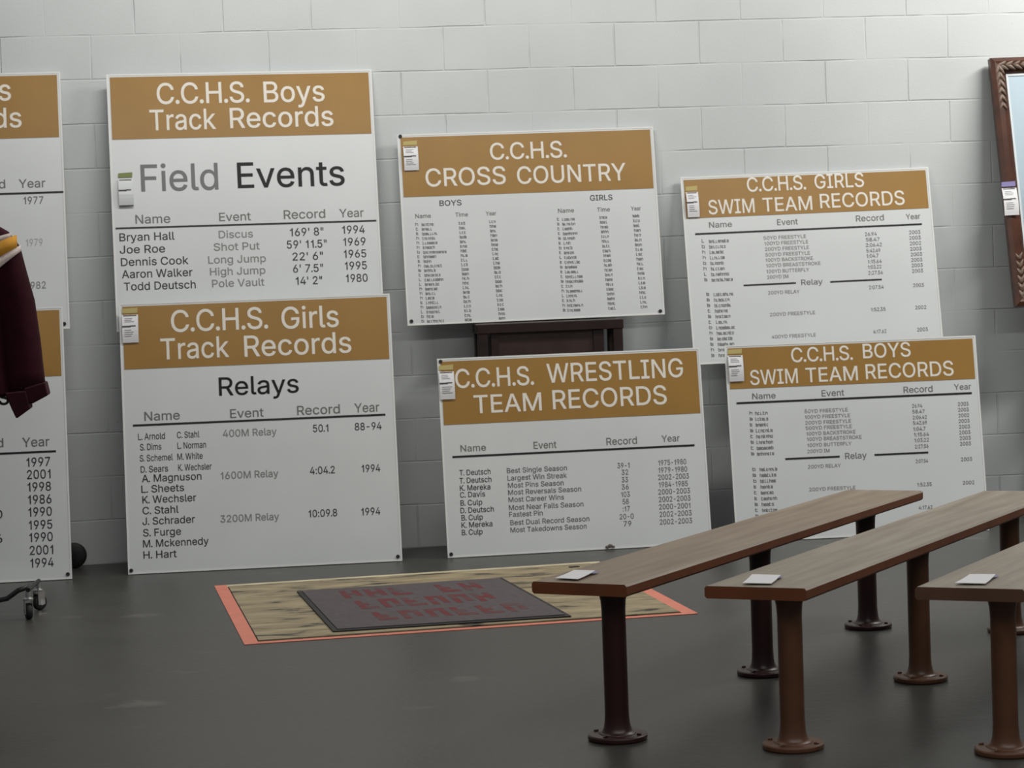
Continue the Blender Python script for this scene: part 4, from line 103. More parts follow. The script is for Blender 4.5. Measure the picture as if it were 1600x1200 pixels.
BOARDS = {
 'boys_track': dict(pose=(-1.5533, -0.228, 1.0793, 1.2171, 1.1859, 0.0394, 0.1423, -0.0035),
  header=[(0.0, 1.175), (0.0, 0.883)], tag=[(0.034, 0.73), (0.1, 0.573)], screws=[],
  text=[
   ('C.C.H.S.',0.224,0.647,1.0434,0.0972,'head'),
   ('Boys',0.712,0.993,1.0411,0.0968,'head'),
   ('Track',0.187,0.488,0.9224,0.0949,'head'),
   ('Records',0.552,1.028,0.9243,0.0936,'head'),
   ('Field',0.136,0.486,0.641,0.1233,'worn'),  # black like Events, but greyed in colour to imitate glare
   ('Events',0.574,1.067,0.6442,0.1185,'black'),
   ('Name',0.104,0.261,0.4929,0.0403,'thin'),
   ('Event',0.483,0.627,0.4931,0.0386,'thin'),
   ('Record',0.778,0.969,0.4942,0.0407,'thin'),
   ('Year',1.034,1.147,0.4944,0.0389,'thin'),
   ('__',0.014,1.204,0.4699,0.0078,'rule'),
   ('Bryan Hall',0.029,0.277,0.4143,0.0363,'dark'),
   ('Joe Roe',0.028,0.232,0.3576,0.0363,'dark'),
   ('Dennis Cook',0.031,0.335,0.3004,0.0363,'dark'),
   ('Aaron Walker',0.033,0.351,0.2446,0.0363,'dark'),
   ('Todd Deutsch',0.04,0.363,0.188,0.0362,'dark'),
   ('Discus',0.477,0.633,0.4141,0.0347,'grey'),
   ('Shot Put',0.452,0.661,0.3572,0.0346,'grey'),
   ('Long Jump',0.424,0.687,0.2985,0.0346,'grey'),
   ('High Jump',0.43,0.682,0.2437,0.0345,'grey'),
   ('Pole Vault',0.437,0.675,0.189,0.0345,'grey'),
   ('169\' 8"',0.803,0.957,0.4135,0.0368,'dark'),
   ('59\' 11.5"',0.786,0.969,0.3565,0.0367,'dark'),
   ('22\' 6"',0.809,0.949,0.3003,0.0367,'dark'),
   ('6\' 7.5"',0.809,0.947,0.2443,0.0367,'dark'),
   ('14\' 2"',0.819,0.94,0.1873,0.0366,'dark'),
   ('1994',1.044,1.148,0.4174,0.0369,'dark'),
   ('1969',1.046,1.149,0.361,0.0368,'dark'),
   ('1965',1.046,1.149,0.3048,0.0368,'dark'),
   ('1995',1.048,1.149,0.2495,0.0368,'dark'),
   ('1980',1.05,1.15,0.1913,0.0367,'dark'),
  ]),
 'girls_track': dict(pose=(-1.5416, -0.4489, 0.003, 1.2234, 1.2197, -0.0196, 0.1625, 0.0),
  header=[(0.0, 1.208), (0.0, 0.92)], tag=[(0.012, 1.199), (0.084, 1.04)], screws=[(0.014, 0.017), (1.204, 0.02)],
  text=[
   ('C.C.H.S.',0.23,0.666,1.0817,0.0987,'head'),
   ('Girls',0.727,0.986,1.0767,0.0991,'head'),
   ('Track',0.179,0.486,0.9588,0.0949,'head'),
   ('Records',0.554,1.038,0.9565,0.0954,'head'),
   ('Relays',0.433,0.792,0.7839,0.0826,'black'),
   ('Name',0.096,0.254,0.6849,0.0399,'thin'),
   ('Event',0.479,0.629,0.6805,0.04,'thin'),
   ('Record',0.78,0.973,0.6809,0.0413,'thin'),
   ('Year',1.039,1.152,0.6814,0.0414,'thin'),
   ('__',0.044,1.178,0.6608,0.0092,'rule'),
   ('L. Arnold',0.065,0.185,0.5995,0.0287,'dark'),
   ('C. Stahl',0.238,0.338,0.6,0.0288,'dark'),
   ('S. Dims',0.072,0.167,0.5522,0.0287,'dark'),
   ('L. Norman',0.238,0.366,0.5517,0.0288,'dark'),
   ('S. Schemel',0.069,0.216,0.5025,0.0287,'dark'),
   ('M. White',0.236,0.349,0.5023,0.0287,'dark'),
   ('D. Sears',0.071,0.193,0.4522,0.0287,'dark'),
   ('K. Wechsler',0.238,0.387,0.4528,0.0287,'dark'),
   ('A. Magnuson',0.075,0.34,0.409,0.0331,'dark'),
   ('L. Sheets',0.071,0.261,0.3613,0.033,'dark'),
   ('K. Wechsler',0.074,0.313,0.3138,0.033,'dark'),
   ('C. Stahl',0.073,0.233,0.2651,0.0329,'dark'),
   ('J. Schrader',0.071,0.304,0.2173,0.0329,'dark'),
   ('S. Furge',0.072,0.24,0.1661,0.0329,'dark'),
   ('M. Mckennedy',0.07,0.361,0.1171,0.0329,'dark'),
   ('H. Hart',0.07,0.217,0.067,0.0328,'dark'),
   ('400M Relay',0.443,0.684,0.5955,0.0322,'grey'),
   ('1600M Relay',0.426,0.684,0.4061,0.0321,'grey'),
   ('3200M Relay',0.417,0.679,0.212,0.0319,'grey'),
   ('50.1',0.848,0.917,0.6002,0.0334,'dark'),
   ('4:04.2',0.826,0.938,0.4099,0.0333,'dark'),
   ('10:09.8',0.812,0.94,0.216,0.0331,'dark'),
   ('88-94',1.037,1.158,0.5996,0.0335,'dark'),
   ('1994',1.06,1.143,0.4086,0.0334,'dark'),
   ('1994',1.049,1.134,0.2135,0.0332,'dark'),
  ]),
 'cross': dict(pose=(-0.229, -0.16, 1.0532, 1.217, 0.8947, 0.024, 0.1259, 0.004),
  header=[(0.0, 0.886), (0.0, 0.6)], tag=[(0.025, 0.864), (0.093, 0.724)], screws=[(0.019, 0.02), (1.196, 0.016), (0.015, 0.886)],
  text=[
   ('C.C.H.S.',0.432,0.796,0.7617,0.0787,'head'),
   ('CROSS',0.122,0.499,0.6458,0.084,'head'),
   ('COUNTRY',0.553,1.073,0.6432,0.0817,'head'),
   ('BOYS',0.181,0.284,0.5531,0.0257,'dark'),
   ('GIRLS',0.894,1.001,0.5517,0.0259,'dark'),
   ('Name',0.065,0.137,0.5,0.019,'thin'),
   ('Time',0.252,0.311,0.4998,0.019,'thin'),
   ('Year',0.396,0.445,0.5003,0.0191,'thin'),
   ('Name',0.738,0.814,0.5004,0.0192,'thin'),
   ('Time',0.924,0.985,0.4985,0.0192,'thin'),
   ('Year',1.087,1.134,0.4975,0.0192,'thin'),
   ('~1',0.063,0.079,0.4641,0.0142,'pseudo'),
   ('~5',0.092,0.148,0.4622,0.0142,'pseudo'),
   ('~5',0.266,0.3,0.4617,0.0143,'pseudo'),
   ('~4',0.41,0.441,0.4639,0.0143,'pseudo'),
   ('~1',0.064,0.079,0.4425,0.0142,'pseudo'),
   ('~5',0.092,0.142,0.4407,0.0142,'pseudo'),
   ('~5',0.267,0.3,0.44,0.0143,'pseudo'),
   ('~4',0.411,0.442,0.4421,0.0143,'pseudo'),
   ('~1',0.064,0.079,0.4209,0.0142,'pseudo'),
   ('~5',0.092,0.166,0.4187,0.0142,'pseudo'),
   ('~5',0.267,0.3,0.4184,0.0143,'pseudo'),
   ('~4',0.412,0.443,0.4204,0.0143,'pseudo'),
   ('~1',0.064,0.079,0.3994,0.0142,'pseudo'),
   ('~5',0.092,0.155,0.3973,0.0142,'pseudo'),
   ('~5',0.267,0.3,0.3968,0.0143,'pseudo'),
   ('~4',0.412,0.444,0.3988,0.0143,'pseudo'),
   ('~1',0.064,0.079,0.3778,0.0142,'pseudo'),
   ('~5',0.092,0.162,0.3757,0.0142,'pseudo'),
   ('~5',0.267,0.3,0.3752,0.0142,'pseudo'),
   ('~4',0.413,0.445,0.3771,0.0143,'pseudo'),
   ('~1',0.064,0.079,0.3563,0.0142,'pseudo'),
   ('~5',0.092,0.149,0.3543,0.0142,'pseudo'),
   ('~5',0.267,0.3,0.3536,0.0142,'pseudo'),
   ('~4',0.414,0.446,0.3554,0.0143,'pseudo'),
   ('~1',0.064,0.079,0.3347,0.0142,'pseudo'),
   ('~5',0.092,0.202,0.3317,0.0142,'pseudo'),
   ('~5',0.267,0.3,0.332,0.0142,'pseudo'),
   ('~4',0.415,0.447,0.3337,0.0143,'pseudo'),
   ('~1',0.064,0.079,0.3132,0.0142,'pseudo'),
   ('~5',0.092,0.153,0.3112,0.0142,'pseudo'),
   ('~5',0.267,0.3,0.3104,0.0142,'pseudo'),
   ('~4',0.416,0.448,0.312,0.0143,'pseudo'),
   ('~1',0.065,0.08,0.2917,0.0142,'pseudo'),
   ('~5',0.092,0.128,0.2901,0.0142,'pseudo'),
   ('~5',0.267,0.301,0.2888,0.0142,'pseudo'),
   ('~4',0.417,0.448,0.2904,0.0143,'pseudo'),
   ('~1',0.065,0.08,0.2702,0.0142,'pseudo'),
   ('~5',0.092,0.179,0.2676,0.0142,'pseudo'),
   ('~5',0.267,0.301,0.2672,0.0142,'pseudo'),
   ('~4',0.418,0.449,0.2687,0.0143,'pseudo'),
   ('~1',0.065,0.08,0.2487,0.0142,'pseudo'),
   ('~5',0.092,0.146,0.2467,0.0142,'pseudo'),
   ('~5',0.268,0.301,0.2456,0.0142,'pseudo'),
   ('~4',0.419,0.45,0.2471,0.0143,'pseudo'),
   ('~1',0.065,0.08,0.2271,0.0142,'pseudo'),
   ('~5',0.092,0.17,0.2247,0.0142,'pseudo'),
   ('~5',0.268,0.301,0.224,0.0142,'pseudo'),
   ('~4',0.42,0.451,0.2254,0.0142,'pseudo'),
   ('~1',0.065,0.08,0.2056,0.0142,'pseudo'),
   ('~5',0.092,0.18,0.203,0.0142,'pseudo'),
   ('~5',0.268,0.301,0.2025,0.0142,'pseudo'),
   ('~4',0.421,0.452,0.2038,0.0142,'pseudo'),
   ('~1',0.065,0.08,0.1841,0.0142,'pseudo'),
   ('~5',0.092,0.162,0.1819,0.0142,'pseudo'),
   ('~5',0.268,0.301,0.1809,0.0142,'pseudo'),
   ('~4',0.422,0.453,0.1821,0.0142,'pseudo'),
   ('~1',0.065,0.08,0.1627,0.0142,'pseudo'),
   ('~5',0.092,0.152,0.1606,0.0142,'pseudo'),
   ('~5',0.268,0.301,0.1594,0.0142,'pseudo'),
   ('~4',0.422,0.454,0.1605,0.0142,'pseudo'),
   ('~1',0.066,0.081,0.1412,0.0142,'pseudo'),
   ('~5',0.092,0.141,0.1393,0.0142,'pseudo'),
   ('~5',0.268,0.301,0.1378,0.0142,'pseudo'),
   ('~4',0.423,0.455,0.1389,0.0142,'pseudo'),
   ('~1',0.066,0.081,0.1197,0.0142,'pseudo'),
   ('~5',0.092,0.133,0.118,0.0142,'pseudo'),
   ('~5',0.268,0.301,0.1163,0.0142,'pseudo'),
   ('~4',0.424,0.456,0.1172,0.0142,'pseudo'),
   ('~1',0.066,0.081,0.0982,0.0141,'pseudo'),
   ('~5',0.092,0.153,0.0961,0.0142,'pseudo'),
   ('~5',0.268,0.302,0.0948,0.0142,'pseudo'),
   ('~4',0.425,0.457,0.0956,0.0142,'pseudo'),
   ('~1',0.066,0.081,0.0768,0.0141,'pseudo'),
   ('~5',0.092,0.163,0.0744,0.0142,'pseudo'),
   ('~5',0.269,0.302,0.0732,0.0142,'pseudo'),
   ('~4',0.426,0.458,0.074,0.0142,'pseudo'),
   ('~1',0.066,0.081,0.0553,0.0141,'pseudo'),
   ('~5',0.092,0.157,0.0531,0.0142,'pseudo'),
   ('~5',0.269,0.302,0.0517,0.0142,'pseudo'),
   ('~4',0.427,0.458,0.0524,0.0142,'pseudo'),
   ('~1',0.066,0.081,0.0338,0.0141,'pseudo'),
   ('~5',0.092,0.125,0.0323,0.0141,'pseudo'),
   ('~5',0.269,0.302,0.0302,0.0142,'pseudo'),
   ('~4',0.428,0.459,0.0308,0.0142,'pseudo'),
   ('~1',0.066,0.081,0.0124,0.0141,'pseudo'),
   ('~5',0.092,0.174,0.0098,0.0141,'pseudo'),
   ('~5',0.269,0.302,0.0087,0.0142,'pseudo'),
   ('~4',0.429,0.46,0.0092,0.0142,'pseudo'),
   ('~1',0.731,0.746,0.4634,0.0144,'pseudo'),
   ('~5',0.755,0.816,0.4616,0.0144,'pseudo'),
   ('~5',0.934,0.971,0.4639,0.0144,'pseudo'),
   ('~4',1.093,1.126,0.4648,0.0144,'pseudo'),
   ('~1',0.731,0.746,0.4408,0.0143,'pseudo'),
   ('~5',0.755,0.817,0.439,0.0144,'pseudo'),
   ('~5',0.935,0.972,0.4412,0.0144,'pseudo'),
   ('~4',1.094,1.127,0.442,0.0144,'pseudo'),
   ('~1',0.731,0.746,0.4182,0.0143,'pseudo'),
   ('~5',0.755,0.801,0.4167,0.0144,'pseudo'),
   ('~5',0.936,0.973,0.4185,0.0144,'pseudo'),
   ('~4',1.094,1.127,0.4192,0.0144,'pseudo'),
   ('~1',0.732,0.746,0.3956,0.0143,'pseudo'),
   ('~5',0.755,0.825,0.3936,0.0143,'pseudo'),
   ('~5',0.937,0.974,0.3958,0.0144,'pseudo'),
   ('~4',1.095,1.128,0.3965,0.0144,'pseudo'),
   ('~1',0.732,0.746,0.3729,0.0143,'pseudo'),
   ('~5',0.755,0.812,0.3712,0.0143,'pseudo'),
   ('~5',0.937,0.974,0.3731,0.0144,'pseudo'),
   ('~4',1.095,1.128,0.3737,0.0144,'pseudo'),
   ('~1',0.732,0.746,0.3503,0.0143,'pseudo'),
   ('~5',0.755,0.79,0.349,0.0143,'pseudo'),
   ('~5',0.938,0.975,0.3504,0.0144,'pseudo'),
   ('~4',1.096,1.129,0.351,0.0144,'pseudo'),
   ('~1',0.732,0.746,0.3277,0.0143,'pseudo'),
   ('~5',0.755,0.797,0.3263,0.0143,'pseudo'),
   ('~5',0.939,0.976,0.3277,0.0144,'pseudo'),
   ('~4',1.096,1.13,0.3282,0.0144,'pseudo'),
   ('~1',0.732,0.746,0.3051,0.0143,'pseudo'),
   ('~5',0.755,0.803,0.3035,0.0143,'pseudo'),
   ('~5',0.94,0.977,0.305,0.0144,'pseudo'),
   ('~4',1.097,1.13,0.3055,0.0144,'pseudo'),
   ('~1',0.732,0.746,0.2826,0.0143,'pseudo'),
   ('~5',0.755,0.816,0.2807,0.0143,'pseudo'),
   ('~5',0.941,0.977,0.2823,0.0144,'pseudo'),
   ('~4',1.098,1.131,0.2828,0.0144,'pseudo'),
   ('~1',0.732,0.746,0.26,0.0143,'pseudo'),
   ('~5',0.755,0.831,0.2578,0.0143,'pseudo'),
   ('~5',0.941,0.978,0.2596,0.0144,'pseudo'),
   ('~4',1.098,1.131,0.2601,0.0144,'pseudo'),
   ('~1',0.732,0.746,0.2374,0.0143,'pseudo'),
   ('~5',0.755,0.816,0.2355,0.0143,'pseudo'),
   ('~5',0.942,0.979,0.237,0.0144,'pseudo'),
   ('~4',1.099,1.132,0.2374,0.0144,'pseudo'),
   ('~1',0.732,0.746,0.2149,0.0143,'pseudo'),
   ('~5',0.754,0.82,0.2129,0.0143,'pseudo'),
   ('~5',0.943,0.98,0.2143,0.0143,'pseudo'),
   ('~4',1.099,1.132,0.2147,0.0144,'pseudo'),
   ('~1',0.732,0.746,0.1923,0.0143,'pseudo'),
   ('~5',0.754,0.837,0.1899,0.0143,'pseudo'),
   ('~5',0.944,0.98,0.1917,0.0143,'pseudo'),
   ('~4',1.1,1.133,0.192,0.0144,'pseudo'),
   ('~1',0.732,0.747,0.1697,0.0143,'pseudo'),
   ('~5',0.754,0.838,0.1674,0.0143,'pseudo'),
   ('~5',0.944,0.981,0.169,0.0143,'pseudo'),
   ('~4',1.101,1.134,0.1693,0.0144,'pseudo'),
   ('~1',0.732,0.747,0.1472,0.0143,'pseudo'),
   ('~5',0.754,0.786,0.1459,0.0143,'pseudo'),
   ('~5',0.945,0.982,0.1464,0.0143,'pseudo'),
   ('~4',1.101,1.134,0.1466,0.0144,'pseudo'),
   ('~1',0.732,0.747,0.1247,0.0143,'pseudo'),
   ('~5',0.754,0.834,0.1223,0.0143,'pseudo'),
   ('~5',0.946,0.983,0.1237,0.0143,'pseudo'),
   ('~4',1.102,1.135,0.1239,0.0144,'pseudo'),
   ('~1',0.732,0.747,0.1021,0.0143,'pseudo'),
   ('~5',0.754,0.808,0.1003,0.0143,'pseudo'),
   ('~5',0.947,0.983,0.1011,0.0143,'pseudo'),
   ('~4',1.102,1.135,0.1012,0.0144,'pseudo'),
   ('~1',0.732,0.747,0.0796,0.0143,'pseudo'),
   ('~5',0.754,0.794,0.0781,0.0143,'pseudo'),
   ('~5',0.947,0.984,0.0785,0.0143,'pseudo'),
   ('~4',1.103,1.136,0.0786,0.0144,'pseudo'),
   ('~1',0.732,0.747,0.0571,0.0143,'pseudo'),
   ('~5',0.754,0.831,0.0548,0.0143,'pseudo'),
   ('~5',0.948,0.985,0.0558,0.0143,'pseudo'),
   ('~4',1.104,1.137,0.0559,0.0143,'pseudo'),
   ('~1',0.733,0.747,0.0346,0.0143,'pseudo'),
   ('~5',0.754,0.816,0.0326,0.0143,'pseudo'),
   ('~5',0.949,0.986,0.0332,0.0143,'pseudo'),
   ('~4',1.104,1.137,0.0332,0.0143,'pseudo'),
  ]),
 'wrestling': dict(pose=(-0.1109, -0.4588, 0.003, 1.2257, 0.9082, 0.0201, 0.1459, 0.0),
  header=[(0.0, 0.903), (0.0, 0.604)], tag=[(0.004, 0.879), (0.073, 0.72)], screws=[(0.016, 0.016), (0.015, 0.895)],
  text=[
   ('C.C.H.S.',0.078,0.441,0.7703,0.0864,'head'),
   ('WRESTLING',0.502,1.141,0.7758,0.0871,'head'),
   ('TEAM',0.157,0.47,0.6511,0.0823,'head'),
   ('RECORDS',0.522,1.056,0.6536,0.0869,'head'),
   ('Name',0.085,0.202,0.4787,0.0299,'thin'),
   ('Event',0.422,0.528,0.4757,0.0321,'thin'),
   ('Record',0.761,0.904,0.4766,0.0332,'thin'),
   ('Year',1.02,1.105,0.4788,0.0303,'thin'),
   ('__',0.046,1.173,0.4518,0.0092,'rule'),
   ('T. Deutsch',0.074,0.217,0.3707,0.0249,'dark'),
   ('T. Deutsch',0.072,0.219,0.3348,0.0249,'dark'),
   ('K. Mereka',0.072,0.212,0.3011,0.0249,'dark'),
   ('C. Davis',0.071,0.186,0.2699,0.0248,'dark'),
   ('B. Culp',0.071,0.171,0.2334,0.0248,'dark'),
   ('D. Deutsch',0.069,0.222,0.1993,0.0248,'dark'),
   ('B. Culp',0.072,0.17,0.1658,0.0248,'dark'),
   ('K. Mereka',0.07,0.212,0.1329,0.0248,'dark'),
   ('B. Culp',0.07,0.165,0.0994,0.0248,'dark'),
   ('Best Single Season',0.292,0.57,0.3705,0.023,'mid'),
   ('Largest Win Streak',0.293,0.568,0.3365,0.023,'mid'),
   ('Most Pins Season',0.293,0.551,0.3029,0.023,'mid'),
   ('Most Reversals Season',0.292,0.63,0.2709,0.023,'mid'),
   ('Most Career Wins',0.292,0.549,0.2379,0.0229,'mid'),
   ('Most Near Falls Season',0.292,0.637,0.2017,0.0229,'mid'),
   ('Fastest Pin',0.291,0.446,0.1707,0.0229,'mid'),
   ('Best Dual Record Season',0.294,0.66,0.1331,0.0229,'mid'),
   ('Most Takedowns Season',0.293,0.645,0.0996,0.0229,'mid'),
   ('39-1',0.805,0.862,0.3677,0.0241,'mid'),
   ('32',0.823,0.854,0.3362,0.0241,'mid'),
   ('33',0.821,0.851,0.3021,0.0241,'mid'),
   ('36',0.819,0.852,0.2689,0.0241,'mid'),
   ('103',0.815,0.855,0.2347,0.0241,'mid'),
   ('58',0.82,0.848,0.2016,0.024,'mid'),
   (':17',0.818,0.851,0.1685,0.024,'mid'),
   ('20-0',0.801,0.867,0.1333,0.024,'mid'),
   ('79',0.818,0.854,0.1001,0.024,'mid'),
   ('1975-1980',0.998,1.129,0.3715,0.0242,'mid'),
   ('1979-1980',0.996,1.131,0.3371,0.0242,'mid'),
   ('2002-2003',0.993,1.137,0.3047,0.0242,'mid'),
   ('1984-1985',0.994,1.13,0.2706,0.0241,'mid'),
   ('2000-2003',0.989,1.138,0.2372,0.0241,'mid'),
   ('2002-2003',0.989,1.138,0.2029,0.0241,'mid'),
   ('2000-2001',0.988,1.135,0.1687,0.0241,'mid'),
   ('2002-2003',0.988,1.139,0.1344,0.0241,'mid'),
   ('2002-2003',0.987,1.139,0.0992,0.0241,'mid'),
  ]),
 'girls_swim': dict(pose=(1.1122, -0.17, 0.8156, 1.2188, 0.8974, 0.0109, 0.1602, 0.0087),
  header=[(0.0, 0.891), (0.0, 0.698)], tag=[(0.021, 0.853), (0.079, 0.702)], screws=[],
  text=[
   ('C.C.H.S.',0.32,0.608,0.814,0.0684,'head'),
   ('GIRLS',0.651,0.894,0.8153,0.0686,'head'),
   ('SWIM',0.125,0.349,0.7132,0.068,'head'),
   ('TEAM',0.389,0.631,0.7146,0.0665,'head'),
   ('RECORDS',0.67,1.087,0.7201,0.0686,'head'),
   ('Name',0.122,0.233,0.6493,0.027,'thin'),
   ('Event',0.453,0.554,0.6474,0.0279,'thin'),
   ('Record',0.84,0.978,0.6483,0.029,'thin'),
   ('Year',1.087,1.158,0.6479,0.0264,'thin'),
   ('__',0.052,1.163,0.6173,0.0085,'rule'),
   ('~1',0.081,0.098,0.5792,0.0165,'pseudo'),
   ('~6',0.116,0.213,0.5758,0.0165,'pseudo'),
   ('~1',0.08,0.098,0.5527,0.0165,'pseudo'),
   ('~6',0.115,0.198,0.5497,0.0165,'pseudo'),
   ('~1',0.08,0.098,0.5263,0.0165,'pseudo'),
   ('~6',0.115,0.187,0.5235,0.0165,'pseudo'),
   ('~1',0.08,0.098,0.4998,0.0165,'pseudo'),
   ('~6',0.115,0.187,0.497,0.0165,'pseudo'),
   ('~1',0.08,0.098,0.4734,0.0165,'pseudo'),
   ('~6',0.115,0.18,0.4707,0.0165,'pseudo'),
   ('~1',0.08,0.098,0.447,0.0164,'pseudo'),
   ('~6',0.115,0.183,0.4443,0.0165,'pseudo'),
   ('~1',0.08,0.097,0.4207,0.0164,'pseudo'),
   ('~6',0.115,0.202,0.4174,0.0164,'pseudo'),
   ('~1',0.08,0.097,0.3943,0.0164,'pseudo'),
   ('~6',0.115,0.218,0.3907,0.0164,'pseudo'),
   ('50YD FREESTYLE',0.381,0.589,0.5799,0.0166,'grey'),
   ('100YD FREESTYLE',0.383,0.597,0.5534,0.0166,'grey'),
   ('200YD FREESTYLE',0.384,0.599,0.5263,0.0166,'grey'),
   ('500YD FREESTYLE',0.384,0.601,0.4992,0.0165,'grey'),
   ('100YD BACKSTROKE',0.383,0.614,0.4736,0.0165,'grey'),
   ('100YD BREASTSTROKE',0.384,0.649,0.4474,0.0165,'grey'),
   ('100YD BUTTERFLY',0.383,0.591,0.4191,0.0165,'grey'),
   ('200YD IM',0.384,0.487,0.3918,0.0165,'grey'),
   ('26.94',0.878,0.936,0.5762,0.0175,'mid'),
   ('58.47',0.881,0.948,0.5495,0.0175,'mid'),
   ('2:06.42',0.878,0.957,0.523,0.0175,'mid'),
   ('5:42.69',0.879,0.947,0.4959,0.0175,'mid'),
   ('1:04.7',0.878,0.936,0.4707,0.0175,'mid'),
   ('1:15.64',0.881,0.949,0.4432,0.0175,'mid'),
   ('1:03.22',0.88,0.945,0.417,0.0175,'mid'),
   ('2:27.56',0.879,0.95,0.3888,0.0175,'mid'),
   ('2003',1.096,1.152,0.5754,0.0176,'mid'),
   ('2003',1.095,1.152,0.5486,0.0176,'mid'),
   ('2002',1.095,1.151,0.5219,0.0176,'mid'),
   ('2003',1.095,1.151,0.4951,0.0175,'mid'),
   ('2003',1.095,1.151,0.4683,0.0175,'mid'),
   ('2003',1.095,1.15,0.4416,0.0175,'mid'),
   ('2003',1.095,1.15,0.4149,0.0175,'mid'),
   ('2003',1.095,1.149,0.3882,0.0175,'mid'),
   ('__',0.267,0.521,0.3621,0.0076,'rule'),
   ('Relay',0.547,0.652,0.3545,0.0261,'thin'),
   ('__',0.689,0.942,0.3594,0.0076,'rule'),
   ('~1',0.084,0.101,0.3246,0.0164,'pseudo'),
   ('~6',0.119,0.217,0.321,0.0164,'pseudo'),
   ('~1',0.084,0.101,0.2981,0.0164,'pseudo'),
   ('~6',0.119,0.195,0.295,0.0164,'pseudo'),
   ('~1',0.084,0.102,0.2716,0.0164,'pseudo'),
   ('~6',0.119,0.202,0.2683,0.0164,'pseudo'),
   ('~1',0.085,0.102,0.2451,0.0164,'pseudo'),
   ('~6',0.119,0.182,0.2423,0.0164,'pseudo'),
   ('~1',0.085,0.102,0.2186,0.0164,'pseudo'),
   ('~6',0.12,0.193,0.2155,0.0164,'pseudo'),
   ('~1',0.085,0.102,0.1921,0.0164,'pseudo'),
   ('~6',0.12,0.181,0.1894,0.0164,'pseudo'),
   ('~1',0.085,0.103,0.1657,0.0163,'pseudo'),
   ('~6',0.12,0.213,0.1621,0.0164,'pseudo'),
   ('~1',0.085,0.103,0.1393,0.0163,'pseudo'),
   ('~6',0.12,0.203,0.1359,0.0164,'pseudo'),
   ('~1',0.086,0.103,0.1128,0.0163,'pseudo'),
   ('~6',0.121,0.194,0.1097,0.0163,'pseudo'),
   ('~1',0.086,0.103,0.0864,0.0163,'pseudo'),
   ('~6',0.121,0.201,0.0831,0.0163,'pseudo'),
   ('~1',0.086,0.104,0.06,0.0163,'pseudo'),
   ('~6',0.121,0.159,0.0578,0.0163,'pseudo'),
   ('~1',0.086,0.104,0.0337,0.0163,'pseudo'),
   ('~6',0.121,0.157,0.0314,0.0163,'pseudo'),
   ('200YD RELAY',0.382,0.536,0.3167,0.0165,'grey'),
   ('200YD FREESTYLE',0.383,0.603,0.2125,0.0164,'grey'),
   ('400YD FREESTYLE',0.383,0.598,0.1058,0.0164,'grey'),
   ('2:07.54',0.876,0.948,0.3188,0.0174,'mid'),
   ('1:52.35',0.877,0.948,0.2121,0.0174,'mid'),
   ('4:17.62',0.879,0.943,0.1058,0.0174,'mid'),
   ('2003',1.094,1.147,0.3187,0.0175,'mid'),
   ('2002',1.095,1.149,0.2116,0.0174,'mid'),
   ('2003',1.095,1.148,0.1049,0.0174,'mid'),
  ]),
 'boys_swim': dict(pose=(1.2248, -0.45, 0.003, 1.1968, 0.9141, -0.0229, 0.1527, 0.0),
  header=[(0.0, 0.904), (0.0, 0.71)], tag=[(0.013, 0.896), (0.082, 0.744)], screws=[],
  text=[
   ('C.C.H.S.',0.312,0.604,0.8233,0.0672,'head'),
   ('BOYS',0.653,0.881,0.8279,0.0674,'head'),
   ('SWIM',0.112,0.337,0.7253,0.0687,'head'),
   ('TEAM',0.374,0.622,0.7267,0.0671,'head'),
   ('RECORDS',0.66,1.08,0.7302,0.0691,'head'),
   ('Name',0.117,0.227,0.6588,0.0274,'thin'),
   ('Event',0.445,0.552,0.6578,0.0292,'thin'),
   ('Record',0.835,0.974,0.6578,0.0293,'thin'),
   ('Year',1.077,1.159,0.6617,0.0268,'thin'),
   ('__',0.041,1.16,0.6385,0.0094,'rule'),
   ('~1',0.099,0.116,0.5869,0.0162,'pseudo'),
   ('~6',0.126,0.186,0.5848,0.0162,'pseudo'),
   ('~1',0.099,0.116,0.56,0.0162,'pseudo'),
   ('~6',0.125,0.187,0.5578,0.0162,'pseudo'),
   ('~1',0.098,0.115,0.533,0.0162,'pseudo'),
   ('~6',0.125,0.187,0.5309,0.0162,'pseudo'),
   ('~1',0.098,0.115,0.5061,0.0162,'pseudo'),
   ('~6',0.124,0.204,0.5035,0.0162,'pseudo'),
   ('~1',0.097,0.114,0.4791,0.0162,'pseudo'),
   ('~6',0.124,0.204,0.4766,0.0162,'pseudo'),
   ('~1',0.097,0.114,0.4522,0.0162,'pseudo'),
   ('~6',0.124,0.203,0.4496,0.0162,'pseudo'),
   ('~1',0.096,0.114,0.4253,0.0162,'pseudo'),
   ('~6',0.123,0.203,0.4227,0.0162,'pseudo'),
   ('~1',0.096,0.113,0.3984,0.0162,'pseudo'),
   ('~6',0.123,0.204,0.3958,0.0162,'pseudo'),
   ('50YD FREESTYLE',0.359,0.564,0.5836,0.0163,'grey'),
   ('100YD FREESTYLE',0.359,0.573,0.5568,0.0163,'grey'),
   ('200YD FREESTYLE',0.359,0.576,0.5301,0.0163,'grey'),
   ('500YD FREESTYLE',0.359,0.578,0.5051,0.0163,'grey'),
   ('100YD BACKSTROKE',0.361,0.594,0.479,0.0163,'grey'),
   ('100YD BREASTSTROKE',0.362,0.621,0.4534,0.0163,'grey'),
   ('100YD BUTTERFLY',0.362,0.571,0.4254,0.0162,'grey'),
   ('200YD IM',0.36,0.465,0.397,0.0162,'grey'),
   ('26.94',0.871,0.919,0.5864,0.0172,'mid'),
   ('58.47',0.87,0.929,0.5595,0.0172,'mid'),
   ('2:06.42',0.87,0.937,0.5325,0.0172,'mid'),
   ('5:42.69',0.87,0.936,0.5067,0.0172,'mid'),
   ('1:04.7',0.869,0.927,0.4784,0.0172,'mid'),
